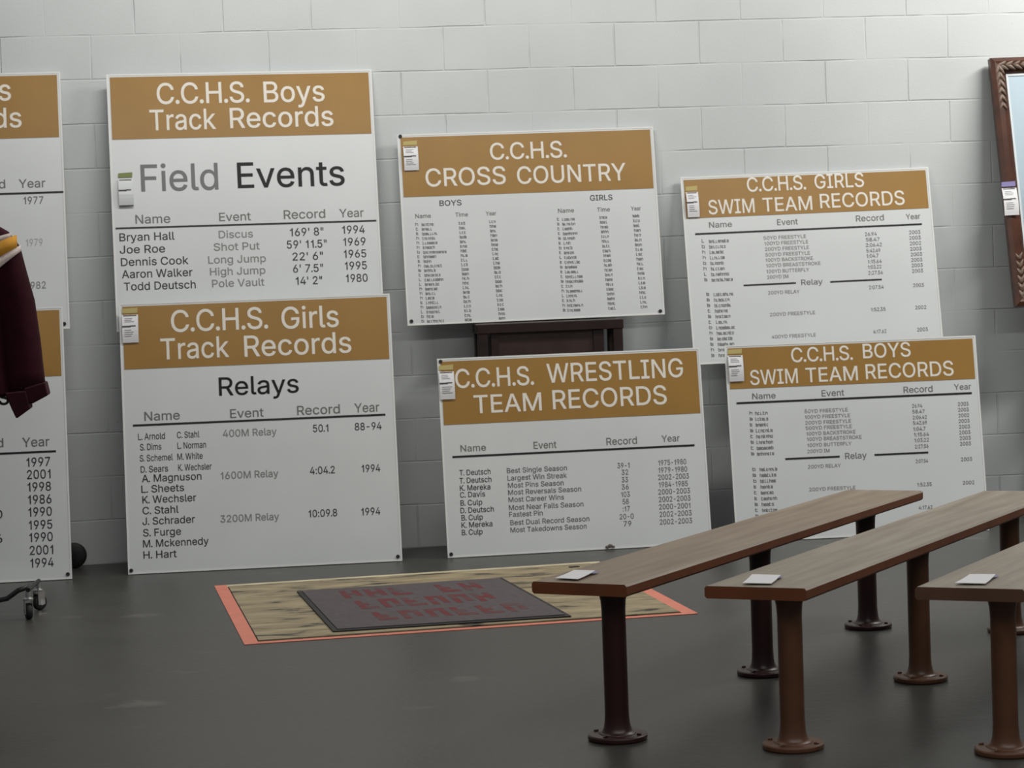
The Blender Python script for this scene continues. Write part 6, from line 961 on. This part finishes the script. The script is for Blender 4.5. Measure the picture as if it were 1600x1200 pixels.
def split_pieces(bm):
    """lettering that stands together on the board makes one part: groups of strokes nearer than half their size"""
    bm.verts.ensure_lookup_table(); bm.verts.index_update()
    isl = [-1]*len(bm.verts); boxes = []
    for v in bm.verts:
        if isl[v.index] >= 0: continue
        k = len(boxes); st = [v]; isl[v.index] = k; b = [1e9, -1e9, 1e9, -1e9]
        while st:
            w = st.pop(); b = [min(b[0], w.co.x), max(b[1], w.co.x), min(b[2], w.co.z), max(b[3], w.co.z)]
            for e in w.link_edges:
                o = e.other_vert(w)
                if isl[o.index] < 0: isl[o.index] = k; st.append(o)
        boxes.append(b)
    par = list(range(len(boxes)))
    def root(i):
        while par[i] != i: par[i] = par[par[i]]; i = par[i]
        return i
    size = [max(b[1]-b[0], b[3]-b[2]) for b in boxes]
    for i, p in enumerate(boxes):
        for j in range(i):
            q = boxes[j]
            g = math.hypot(max(0, p[0]-q[1], q[0]-p[1]), max(0, p[2]-q[3], q[2]-p[3]))
            if g <= .97*max(.02, .5*max(size[i], size[j])): par[root(i)] = root(j)
    out = {}
    for f in bm.faces:
        nb, mp_ = out.setdefault(root(isl[f.verts[0].index]), (bmesh.new(), {}))
        vs = []
        for v in f.verts:
            if v.index not in mp_: mp_[v.index] = nb.verts.new(v.co)
            vs.append(mp_[v.index])
        nb.faces.new(vs)
    bm.free()
    return [o[0] for o in out.values()]
def board(key, label, hole=True):
    D = BOARDS[key]; pose = D['pose']; w, h = pose[3], pose[4]
    root = empty('record_board', face_matrix(pose), label, 'sign', 'school sports record boards along the block wall')
    p = bmesh.new(); box(p, 0, w, 0, TH, 0, h)
    obj('panel', p, M['white'], root, bevel=.0015)
    e = bmesh.new(); t = .007; y0, y1 = -.0012, -.00005
    box(e, 0, t, y0, y1, 0, h); box(e, w-t, w, y0, y1, 0, h); box(e, t, w-t, y0, y1, 0, t); box(e, t, w-t, y0, y1, h-t, h)
    obj('edge_trim', e, M['edge'], root)
    hb = D['header'][1][1]
    obj('header_band', boxbm(.015, w-.015, -.0014, -.00005, hb, h-.014), M['gold'], root)
    by = {}
    for it in D['text']:
        nm = PART.get(it[5]) or ('figure_lettering' if it[0][0] in '0123456789:' else 'name_lettering')
        by.setdefault((nm, it[5]), []).append(it)
    for (nm, ink), items in by.items():
        bm = bmesh.new()
        for (s, x0, x1, zb, cap, _) in items:
            y = -.0022 if ink == 'head' else -.0008
            if s == '__': box(bm, x0, x1, -.0012, -.00005, zb, zb+cap)
            elif s[0] == '~': scribble(bm, int(s[1]), x0, x1, zb, cap, y)
            else: write(bm, s, x0, x1, zb, cap, y)
        for piece in split_pieces(bm):
            o = obj(nm, piece, M[ink], root)
            if ink in PLAB: o['label'] = PLAB[ink]
    for (sx, sz) in D['screws']:
        c = bmesh.new(); cyl(c, (sx, .001, sz), (sx, -.004, sz), .0085, 16); obj('screw', c, M['screw'], root)
    return root

def price_tag(mw, w, h, label, top='yellow', blank=False):
    """w, h: full outline; coloured strip on top, folded white card under it"""
    r = empty('price_tag', mw, label, 'tag', 'auction lot tags taped to the boards and frame')
    hs = h*.15
    st = bmesh.new()
    pts = [(0, h-hs), (w*.96, h-hs), (w*.99, h), (w*.03, h-.003)]
    f = [st.verts.new((x, y, z)) for y in (-.0004, -.0012) for x, z in pts]
    st.faces.new(f[:4]); st.faces.new(f[4:][::-1])
    for i in range(4): st.faces.new((f[i], f[(i+1) % 4], f[4+(i+1) % 4], f[4+i]))
    obj('tape_strip', st, M[top], r)
    cb = h*.80
    c = bmesh.new()
    n = 7; cols = []
    for i in range(n+1):        # card bows away from the board a little
        z = cb*(1-i/n); d = -.002-.010*math.sin(math.pi*i/n*.9)
        cols.append([c.verts.new((x, d+o, z)) for o in (0, -.0008) for x in (0, w)])
    for a, b in zip(cols, cols[1:]):
        c.faces.new((a[2], a[3], b[3], b[2])); c.faces.new((a[1], a[0], b[0], b[1]))
        c.faces.new((a[0], a[2], b[2], b[0])); c.faces.new((a[3], a[1], b[1], b[3]))
    c.faces.new((cols[0][0], cols[0][1], cols[0][3], cols[0][2])); c.faces.new((cols[-1][2], cols[-1][3], cols[-1][1], cols[-1][0]))
    obj('card', c, M['white'] if blank else M['paper'], r, smooth=False)
    l = bmesh.new()
    def bar(x0, x1, z0, z1):
        i = n*(1-((z0+z1)/2)/cb); d = -.0035-.010*math.sin(math.pi*i/n*.9)
        box(l, x0, x1, d-.001, d, z0, z1)
    bar(0, w*.55, cb*.55, cb*.60); bar(w*.5, w*.85, cb*.575, cb*.61)
    bar(w*.08, w*.9, cb*.955, cb*.985)
    if blank: bar(w*.02, w*.98, 0.0, cb*.04)
    obj('printed_line', l, M['print'], r)
    if not blank:
        l = bmesh.new()
        for z in (.86, .80, .74, .44, .37, .30, .23): bar(w*.16, w*(.55+.3*random.random()), cb*z, cb*(z+.022))
        obj('small_print', l, M['lightprint'], r)
    return r
def board_tag(key, label, top='yellow', blank=False):
    D = BOARDS[key]; (x0, z1), (x1, z0) = D['tag']
    price_tag(face_matrix(D['pose'], x0, z0, .0016), x1-x0, z1-z0, label, top, blank)

board('boys_track', 'white record board headed Boys Track Records with large words Field Events')
board('girls_track', 'white record board headed Girls Track Records with the word Relays')
board('cross', 'white CROSS COUNTRY record board propped on a dark wooden stand')
board('wrestling', 'white WRESTLING TEAM RECORDS board standing on the floor')
board('girls_swim', 'white GIRLS SWIM TEAM RECORDS board leaning on the block wall')
board('boys_swim', 'white BOYS SWIM TEAM RECORDS board standing on the floor behind the benches')
board('top_left', 'upper record board behind the maroon jacket, cut off by the photo, year 1977 showing')
board('low_left', 'record board standing on the floor behind the maroon jacket, Year column 1997 to 1994')
board_tag('boys_track', 'white tag with olive strip taped beside the words Field Events', 'olive', True)
board_tag('girls_track', 'white tag with yellow strip on the gold header of the Girls Track Records board')
board_tag('cross', 'white tag with yellow strip on the gold header of the CROSS COUNTRY board')
board_tag('wrestling', 'white tag with yellow strip overhanging the left edge of the WRESTLING board header')
board_tag('girls_swim', 'white tag with yellow strip on the gold header of the GIRLS SWIM TEAM board')
board_tag('boys_swim', 'white tag with yellow strip on the gold header of the BOYS SWIM TEAM board')
# a small torn scrap stuck at the lower edge of the wrestling board
P = BOARDS['wrestling']['pose']
s = bmesh.new()
for i, (x, z, r) in enumerate(((0, .004, .010), (.014, .009, .012), (.028, .004, .008))):
    rs = [ring(s, (x, -.002-.004*k, z), (r*(1-.5*k), 0, 0), (0, 0, r*.7*(1-.5*k)), 8) for k in (0, 1)]; loft(s, rs)
o = obj('paper_scrap', s, M['scrap']); o.matrix_world = face_matrix(P, .735, .006, .001)
tag(o, 'small torn brown scrap stuck to the lower edge of the WRESTLING board', 'scrap')

# ------------------------------------------------------------------ stands carrying the upper boards
def stand(x0, x1, y0, y1, h, label, panel=True):
    r = empty('display_stand', ((x0+x1)/2, (y0+y1)/2, 0), label, 'stand')
    cx, cy = (x0+x1)/2, (y0+y1)/2; a, b, c, d = x0-cx, x1-cx, y0-cy, y1-cy; t = .045
    obj('top', boxbm(a-.004, b+.004, c-.004, d+.004, h-.045, h), M['darkwood'], r, bevel=.004)
    for px in (a, b-t):
        for py in (c, d-t): obj('leg', boxbm(px, px+t, py, py+t, 0, h-.045), M['darkwood'], r, bevel=.003)
    obj('lower_shelf', boxbm(a+t*.2, b-t*.2, c+.005, d-.005, .18, .21), M['darkwood'], r, bevel=.003)
    if panel:
        q0, q1 = a+.060, b-.088
        p = bmesh.new(); box(p, q0, q1, c+.020, c+.040, .21, h-.045); pn = obj('back_panel', p, M['redwood'], r)
        obj('panel_stile', boxbm(q0, q0+.035, c+.010, c+.020, .21, h-.045), M['darkwood'], pn, bevel=.002)
        obj('panel_stile', boxbm(q1-.05, q1, c+.010, c+.020, .21, h-.045), M['darkwood'], pn, bevel=.002)
    return r
def ztop(key): return BOARDS[key]['pose'][2]
stand(.085, .760, -.272, -.085, ztop('cross')-.004, 'dark wooden stand with reddish back panel under the CROSS COUNTRY board')
stand(-1.40, -.50, -.262, -.09, ztop('boys_track')-.006, 'dark wooden stand hidden behind the Girls Track Records board', False)
stand(1.36, 2.20, -.290, -.09, ztop('girls_swim')-.002, 'dark wooden stand hidden behind the BOYS SWIM TEAM board', False)
r = stand(-2.85, -1.93, -.290, -.09, ztop('top_left')-.001, 'dark wooden stand hidden behind the lower board by the jacket', False)
w = bmesh.new()
lathe(w, [(.012, -.02), (.05, -.02), (.058, -.012), (.058, .012), (.05, .02), (.012, .02)], n=28)
o = obj('handcart_wheel', w, M['rubber'], smooth=True)
o.matrix_world = Matrix.Translation((-1.80, -.10, .0585)) @ Matrix.Rotation(math.pi/2, 4, 'X') 
tag(o, 'black rubber wheel on the floor peeking out behind the lower board by the jacket', 'wheel')
h = bmesh.new(); cyl(h, (0, 0, -.026), (0, 0, .026), .014, 16); obj('hub', h, M['black_metal'], o)

# ------------------------------------------------------------------ framed picture
lean = .19; fw, fh, fd = 1.0, 1.212, .035
fy = -.256
pose = (2.643, fy, 1.028, fw, 1.2085, 0.0, .188, .015)
fh = 1.2085
fr = empty('framed_picture', face_matrix(pose), 'tall brown carved wooden frame around a pale blue picture, leaning on the block wall', 'picture')
s = .077
bm = bmesh.new()
def rail(bm, p0, p1, q0, q1):
    """moulded frame side: p = outer ends, q = inner ends"""
    prof = [(0, 0.0), (0, -fd), (.25, -fd-.008), (.6, -fd-.002), (.9, -fd+.012), (1, -.012), (1, 0)]
    rows = []
    for a, b in ((p0, q0), (p1, q1)):
        rows.append([bm.verts.new((a[0]+(b[0]-a[0])*t, y, a[1]+(b[1]-a[1])*t)) for t, y in prof])
    k = len(prof)
    for i in range(k): bm.faces.new((rows[0][i], rows[0][(i+1) % k], rows[1][(i+1) % k], rows[1][i]))
O = [(0, 0), (fw, 0), (fw, fh), (0, fh)]; I = [(s, s), (fw-s, s), (fw-s, fh-s), (s, fh-s)]
for i in range(4):
    b2 = bmesh.new(); rail(b2, O[i], O[(i+1) % 4], I[i], I[(i+1) % 4]); obj('frame_side', b2, M['frame'] if 'frame' in M else mat('red brown frame wood', (.065, .021, .010), .35, .5, var=.3, scale=14), fr)
for cx, cz, sx, sz in ((0, 0, 1, 1), (fw, 0, -1, 1), (fw, fh, -1, -1), (0, fh, 1, -1)):
    c = bmesh.new()
    for dx, dz in ((1, 0), (0, 1)):
        for k in range(6):       # overlapping leaves running along each side, smaller towards the tip
            d = .02+.036*k; L = .034*(1-.06*k); wd = .012*(1-.06*k)
            for side in (-1, 1):
                ang = (0 if dx else math.pi/2)+side*.55*(1 if dx else -1)
                ca, sa = math.cos(ang), math.sin(ang)
                px, pz = cx+sx*(.038+dx*d+(0 if dx else side*.008)), cz+sz*(.038+dz*d+(side*.008 if dx else 0))
                rs = []
                for q in (0, .5, .85):
                    r_ = []
                    for t in range(12):
                        u = 2*math.pi*t/12; a_ = L*(1-.6*q)*math.cos(u); b_ = wd*(1-.6*q)*math.sin(u)*(1-.45*math.cos(u))
                        r_.append(c.verts.new((px+sx*(a_*ca-b_*sa), -fd-.003-.007*q, pz+sz*(a_*sa+b_*ca))))
                    rs.append(r_)
                loft(c, rs)
    obj('carved_corner', c, M['carve'], fr, smooth=True)['label'] = 'pale bronze leaf carving'
obj('picture', boxbm(s-.005, fw-s+.005, -.012, -.006, s-.005, fh-s+.005), m_picture(), fr)
g = bmesh.new(); a = .010
for x0, x1, z0, z1 in ((s, s+a, s, fh-s), (fw-s-a, fw-s, s, fh-s), (s+a, fw-s-a, s, s+a), (s+a, fw-s-a, fh-s-a, fh-s)): box(g, x0, x1, -.016, -.0121, z0, z1)
obj('pale_fillet', g, M['glassedge'], fr)
price_tag(face_matrix(pose, -.014, .435, fd+.010), .072, .165, 'white tag with purple strip on the left side of the brown picture frame', 'purple')
stand(2.82, 3.58, -.36, -.08, 1.027, 'dark wooden stand just outside the photo under the framed picture', False)

# ------------------------------------------------------------------ floor panel, tape and mat
P4 = [(-1.0436, -2.5324)]
ta, tw, td = .073, 1.684, 1.58
t_ = Vector((math.cos(ta), math.sin(ta))); n_ = Vector((-t_.y, t_.x)); A = Vector(P4[0])
def tp(s, t): v = A+t_*s+n_*t; return (v.x, v.y)
tr = empty('floor_tape', (A.x, A.y, 0), 'coral tape outline stuck to the floor around the tan panel and mat', 'tape')
def strip(pts, z, m, name='tape_strip', parent=tr, z0=.0004):
    bm = bmesh.new(); poly(bm, [(x-A.x, y-A.y) for x, y in pts], z0, z); return obj(name, bm, m, parent)
k = .052
strip([tp(0, 0), tp(tw, 0), tp(tw-k, k*.75), tp(k, k*.75)], .0022, M['coral'])
strip([tp(0, 0), tp(k, k*.75), tp(k, td), tp(0, td)], .0024, M['coral'])
strip([tp(tw, 0), tp(tw, td-.30), tp(tw-k, td-.30), tp(tw-k, k*.75)], .0024, M['coral'])
strip([tp(k, td), tp(tw, td), tp(tw, td-.06), tp(k, td-.06)], .0024, M['cream'])['label'] = 'cream tape strip along the far side'
bm = bmesh.new(); poly(bm, [tp(k+.004, k*.75+.02), tp(tw-k-.004, k*.75+.02), tp(tw-k-.004, td-.064), tp(k+.004, td-.064)], .0005, .005)
tag(obj('floor_panel', bm, m_panel()), 'worn tan sheet with dark streaks on the floor inside the coral tape', 'floor panel')
MP = [(-.720, -2.396), (.168, -2.352), (.043, -1.242), (-.819, -1.311)]
mc = Vector((-.33, -1.83))
def mp(s, t):
    a = Vector(MP[0]).lerp(Vector(MP[1]), s); b = Vector(MP[3]).lerp(Vector(MP[2]), s); v = a.lerp(b, t); return (v.x, v.y)
bm = bmesh.new()
q = lambda e: [(x-mc.x, y-mc.y) for x, y in (mp(e, e), mp(1-e, e), mp(1-e, 1-e), mp(e, 1-e))]
mr = empty('door_mat', (mc.x, mc.y, 0), 'dark grey carpet mat with worn red lettering lying on the tan panel', 'mat')
poly(bm, q(0), .0052, .011); obj('rubber_edge', bm, M['rubber'], mr, bevel=.002)
bm = bmesh.new(); poly(bm, q(.022), .0105, .0145); obj('carpet', bm, m_mat(), mr, bevel=.001)
redm = m_worn_red()
bm = bmesh.new(); rg = random.Random(11)
for row, (t0, t1, ss) in enumerate(((.70, .90, (.18, .86)), (.42, .63, (.20, .84)), (.14, .33, (.22, .90)))):
    nL = 6; st = (ss[1]-ss[0])/nL
    for i in range(nL):
        if row == 0 and i in (3,): continue
        a, b = ss[0]+i*st, ss[0]+(i+.78)*st
        kind = rg.randrange(4)
        segs = [(a, t0, a+.03, t1)]
        if kind != 1: segs.append((b-.03, t0+rg.uniform(0, .05), b, t1))
        if kind in (0, 2): segs.append((a+.03, t1-.05, b-.03, t1))
        if kind in (1, 2, 3): segs.append((a+.03, (t0+t1)/2-.02, b-.03, (t0+t1)/2+.03))
        if kind == 1: segs.append((a+.03, t0, b, t0+.05))
        for s0, u0, s1, u1 in segs:
            poly(bm, [(x-mc.x, y-mc.y) for x, y in (mp(s0, u0), mp(s1, u0), mp(s1, u1), mp(s0, u1))], .0142, .0149)
obj('red_lettering', bm, redm, mr)
bm = bmesh.new(); box(bm, -.022, .022, -.012, .012, 0.0026, .009); o = obj('tape_scrap', bm, M['rubber'], None, bevel=.002); o.location = (.385, -1.0, 0); o.rotation_euler = (0, 0, .3)
tag(o, 'small black scrap lying on the cream tape strip behind the bench', 'scrap')

# ------------------------------------------------------------------ benches
PHI = .9331; BW = .2947; LO = .0619; BH = .4456; TK = .034
def bench(x, y, tilt, label, posts, length, pm, plank, edge):
    r = empty('locker_bench', Matrix.Translation((x, y, 0)) @ Matrix.Rotation(PHI, 4, 'Z'), label, 'bench', 'pedestal benches bolted to the floor')
    # board: x along, y to the left
    e0 = -.0836; y0, y1 = LO-BW/2, LO+BW/2
    dz = lambda yy: (yy-LO)*math.sin(tilt)
    bm = bmesh.new(); c = .006
    prof = [(y0, -TK+c), (y0+c, -TK), (y1-c, -TK), (y1, -TK+c), (y1, -c), (y1-c, 0), (y0+c, 0), (y0, -c)]
    ra = [bm.verts.new((e0, yy, BH+zz+dz(yy))) for yy, zz in prof]; rb = [bm.verts.new((e0+length, yy, BH+zz+dz(yy))) for yy, zz in prof]
    loft(bm, [ra, rb])
    o = obj('seat', bm, plank, r)
    o.data.materials.append(edge)
    for p in o.data.polygons:
        if p.normal.z < .6: p.material_index = 1
    for px in posts:
        bm = bmesh.new()
        R = .0335; t = BH-TK-.0015
        prof = [(.056, .0165), (.048, .019), (.042, .025), (.038, .034), (.0352, .048), (R, .075), (R, t-.05), (.0352, t-.022), (.0385, t-.008), (.043, t-.001), (.044, t)]
        lathe(bm, prof, (px, 0, 0), 32)
        po = obj('post', bm, pm, r, smooth=True)
        fl = bmesh.new(); lathe(fl, [(.040, .0), (.080, .0), (.083, .004), (.083, .013), (.079, .017), (.040, .0175)], (px, 0, 0), 36)
        fo = obj('floor_flange', fl, pm, po)
        m_ = fo.modifiers.new('bevel', 'BEVEL'); m_.width = .001; m_.limit_method = 'ANGLE'
        for k in range(4):
            a = PHI+.6+k*math.pi/2
            b = bmesh.new(); lathe(b, [(.007, .0165), (.007, .021), (.004, .0225)], (px+.068*math.cos(a), .068*math.sin(a), 0), 8); obj('bolt', b, pm, po)
    return r
bench(-.0269, -4.4893, -.0052, 'brown bench with dark maroon posts, nearest the taped mat', (0, 1.0254, 1.9639), 2.4157, M['post_maroon'], M['plank'], M['plank_edge'])
bench(.4094, -4.7403, -.0155, 'middle bench, tan-topped on rust brown posts', (0, 1.0254, 1.9639), 2.4157, M['post_brown'], M['plank_tan'], M['plank_edge'])
bench(.9265, -4.9602, -.0175, 'bench cut off by the right edge of the photo, nearest the camera', (0, 1.0254, 1.9639), 2.4157, M['post_brown'], M['plank_tan'], M['plank_edge_dull'])
def ticket(q, tilt, label):
    c = [Vector((x, y)) for x, y in q]; m = sum(c, Vector((0, 0)))/4
    r = empty('lot_card', (m.x, m.y, BH), label, 'card', 'white lot cards lying on the benches')
    bm = bmesh.new(); pts = [p-m for p in c]; n = 6; rows = []
    for i in range(n+1):
        a = pts[0].lerp(pts[3], i/n); b = pts[1].lerp(pts[2], i/n); z = .0050+.006*(i/n)**2
        rows.append([bm.verts.new((p.x, p.y, z+o)) for o in (0, .0012) for p in (a, b)])
    for a, b in zip(rows, rows[1:]):
        bm.faces.new((a[2], a[3], b[3], b[2])); bm.faces.new((a[1], a[0], b[0], b[1])); bm.faces.new((a[0], a[2], b[2], b[0])); bm.faces.new((a[3], a[1], b[1], b[3]))
    bm.faces.new((rows[0][0], rows[0][1], rows[0][3], rows[0][2])); bm.faces.new((rows[-1][2], rows[-1][3], rows[-1][1], rows[-1][0]))
    obj('card', bm, M['paper'], r)
    # strip of tape on the far end
    a, b = pts[3], pts[2]; d = (pts[3]-pts[0]).normalized()*.03
    bm = bmesh.new(); poly(bm, [tuple(a-d*.3), tuple(b-d*.3), tuple(b+d), tuple(a+d)], .0042, .0048); obj('tape_strip', bm, M['purple'], r)
    return r
ticket([(-.178, -4.432), (-.122, -4.481), (-.056, -4.373), (-.111, -4.338)], 0, 'white card lying on the bench nearest the taped mat')
ticket([(.288, -4.720), (.358, -4.759), (.410, -4.653), (.340, -4.612)], 0, 'white card lying on the middle bench')
ticket([(.810, -4.925), (.880, -4.965), (.946, -4.854), (.883, -4.828)], 0, 'white card lying on the bench cut off by the right edge')

# ------------------------------------------------------------------ garment rack and jacket
RX = -2.16; RY0, RY1 = -1.50, -3.50
rk = empty('garment_rack', (RX, RY0, 0), 'black rolling garment rack on small casters, mostly past the left edge', 'rack')
def loc(p): return (p[0]-RX, p[1]-RY0, p[2])
for yy in (RY0, RY1):
    bm = bmesh.new(); tube(bm, [loc(p) for p in ((RX-.30, yy, .115), (RX-.24, yy, .10), (RX-.19, yy, .07), (RX-.14, yy, .062), (RX+.14, yy, .062), (RX+.19, yy, .07), (RX+.235, yy, .10), (RX+.285, yy, .115))], .0105)
    obj('foot', bm, M['black_metal'], rk, smooth=True)
    bm = bmesh.new(); tube(bm, [loc(p) for p in ((RX, yy, .065), (RX, yy, 1.0), (RX, yy, 1.70))], .013); obj('upright', bm, M['black_metal'], rk, smooth=True)
bm = bmesh.new(); tube(bm, [loc((RX, RY0+.06, 1.705)), loc((RX, -2.2, 1.705)), loc((RX, RY1-.06, 1.705))], .013); obj('hanging_rail', bm, M['black_metal'], rk, smooth=True)
def caster(px, py, rot, r=.032):
    f = bmesh.new()
    lathe(f, [(.012, r*2+.012), (.020, r*2+.012), (.020, r*2+.018), (.010, r*2+.024), (.008, .118)], (0, 0, 0), 16)
    for sx in (-.016, .013): box(f, sx, sx+.003, -.016, .020, r*.7, r*2+.013)
    c = obj('caster', f, M['chrome'], rk)
    c.matrix_local = Matrix.Translation(loc((px, py, 0))) @ Matrix.Rotation(rot, 4, 'Z')
    wv = bmesh.new(); rs = []
    for x, rr in ((-.012, r*.5), (-.0115, r*.9), (-.007, r), (.007, r), (.0115, r*.9), (.012, r*.5)): rs.append(ring(wv, (x, .004, r), (0, rr, 0), (0, 0, rr), 22))
    loft(wv, rs); obj('wheel', wv, M['rubber'], c, smooth=True)
    hb = bmesh.new(); cyl(hb, (-.0165, .004, r), (.0165, .004, r), r*.38, 14); obj('wheel_hub', hb, M['grey_plastic'], c)
for yy, s in ((RY0, 1), (RY1, -1)):
    for sx in (1, -1):
        bm = bmesh.new(); cyl(bm, loc((RX+sx*.285, yy-.13, .117)), loc((RX+sx*.305, yy+.13, .117)), .009); obj('caster_bar', bm, M['black_metal'], rk)
        caster(RX+sx*.283, yy-.12, .25); caster(RX+sx*.303, yy+.12, -.75)

JY = -1.68; JX = RX
jk = empty('band_jacket', (JX, JY, .80), 'maroon jacket with gold and white shoulder trim hanging at the left edge', 'jacket')
def body_pt(): pass
def tubeloft(rows, n=36, wr=.006, seed=0, sq=2.3, cap0=True, cap1=True):
    bm = bmesh.new(); rs = []
    for (cx, cz, hw, hd, tl) in rows:
        r_ = []
        for i in range(n):
            t = 2*math.pi*i/n; cs, sn = math.cos(t), math.sin(t)
            kx = math.copysign(abs(cs)**(2/sq), cs); ky = math.copysign(abs(sn)**(2/sq), sn)
            x = cx+hw*kx; y = hd*ky; z = cz+tl*kx
            d = noise.noise(Vector((x*14+seed, y*14, z*3.0)))*wr*2
            r_.append(bm.verts.new((x+d*.4*kx, y+d*ky-.2*d, z-.80)))
        rs.append(r_)
    loft(bm, rs, cap0, cap1)
    return bm
torso = [(0, .885, .275, .105, 0), (0, .90, .280, .112, 0), (0, 1.05, .270, .115, 0), (0, 1.25, .262, .118, 0), (0, 1.40, .255, .112, 0), (0, 1.50, .225, .092, -.0), (0, 1.56, .15, .07, 0), (0, 1.60, .085, .055, 0)]
bm = tubeloft(torso, seed=1); o = obj('body', bm, M['maroon'], jk, smooth=True)
for s in (1, -1):
    sl = [(s*.165, 1.575, .05, .055, -s*.012), (s*.205, 1.545, .075, .066, -s*.025), (s*.237, 1.48, .085, .072, -s*.02), (s*.253, 1.40, .083, .072, -s*.008), (s*.290, 1.25, .080, .068, 0), (s*.305, 1.10, .079, .066, 0), (s*.312, .97, .080, .066, .006*s), (s*.316, .905, .080, .066, .02*s)]
    if s < 0: sl = [(a, b, c, d, e) for a, b, c, d, e in sl]
    obj('sleeve', tubeloft(sl, seed=5+s, n=32), M['maroon'], jk, smooth=True)
    # turned cuff in two flaps, the outer one riding higher
    cf = bmesh.new()
    def flap(pts, y0, y1):
        lo = [cf.verts.new((s*x, y0, z-.80)) for x, z in pts]; hi = [cf.verts.new((s*x, y1, z-.80)) for x, z in pts]; n = len(pts)
        cf.faces.new(lo); cf.faces.new(hi[::-1])
        for i in range(n): cf.faces.new((lo[i], lo[(i+1) % n], hi[(i+1) % n], hi[i]))
    flap([(.318, .915), (.398, .935), (.408, .884), (.345, .853), (.312, .868)], -.071, .06)
    flap([(.243, .90), (.325, .905), (.338, .835), (.283, .798), (.268, .835)], -.074, .055)
    obj('cuff', cf, M['cuff'], jk, bevel=.006, seg=2)
    # shoulder trim laid over the sleeve head: white, gold, white bands
    for (xo, o0, o1, i0, i1, mk, nm, off) in ((.296, 1.519, 1.508, 1.492, 1.462, 'whitecloth', 'white_trim', .004), (.316, 1.508, 1.462, 1.462, 1.400, 'goldcloth', 'gold_trim', .006), (.328, 1.462, 1.438, 1.400, 1.352, 'whitecloth', 'white_trim', .004)):
        # band from the outer shoulder point in towards the chest; o = heights at x .322, i = at x .21
        tb = bmesh.new(); pr = []
        for j in range(15):
            x = xo-(xo-.09)*j/14; f = (.322-x)/.112
            y = -.083*math.sqrt(max(0, 1-((x-.25)/.088)**2)) if x > .25 else -.083-.024*min(1, (.25-x)/.12)
            y -= off
            top, bot = o0+(i0-o0)*f, o1+(i1-o1)*f
            pr.append([tb.verts.new((s*x, yy, z-.80)) for z in (top, bot) for yy in (y, y+.018)])
        for a, b in zip(pr, pr[1:]):
            tb.faces.new((a[0], a[2], b[2], b[0])); tb.faces.new((a[1], b[1], b[3], a[3])); tb.faces.new((a[0], b[0], b[1], a[1])); tb.faces.new((a[2], a[3], b[3], b[2]))
        tb.faces.new((pr[0][0], pr[0][1], pr[0][3], pr[0][2])); tb.faces.new((pr[-1][0], pr[-1][2], pr[-1][3], pr[-1][1]))
        obj(nm, tb, M[mk], jk, smooth=True)
cl = tubeloft([(0, 1.585, .088, .060, 0), (0, 1.63, .080, .056, 0), (0, 1.645, .076, .052, 0)], seed=3); obj('collar', cl, M['cuff'], jk, smooth=True)
hk = empty('coat_hanger', (JX, JY, 1.60), 'wire hanger holding the maroon jacket on the rack rail', 'hanger')
bm = bmesh.new(); tube(bm, [(0, 0, .04), (.004, 0, .075), (.0168, 0, .095), (.0168, 0, .112), (.009, 0, .1225), (-.005, 0, .1232), (-.0158, 0, .113)], .0022, 8); obj('hook', bm, M['chrome'], hk, smooth=True)
bm = bmesh.new(); tube(bm, [(-.17, 0, -.03), (-.05, 0, .03), (0, 0, .04), (.05, 0, .03), (.17, 0, -.03)], .004, 8); obj('shoulder_bar', bm, M['chrome'], hk, smooth=True)
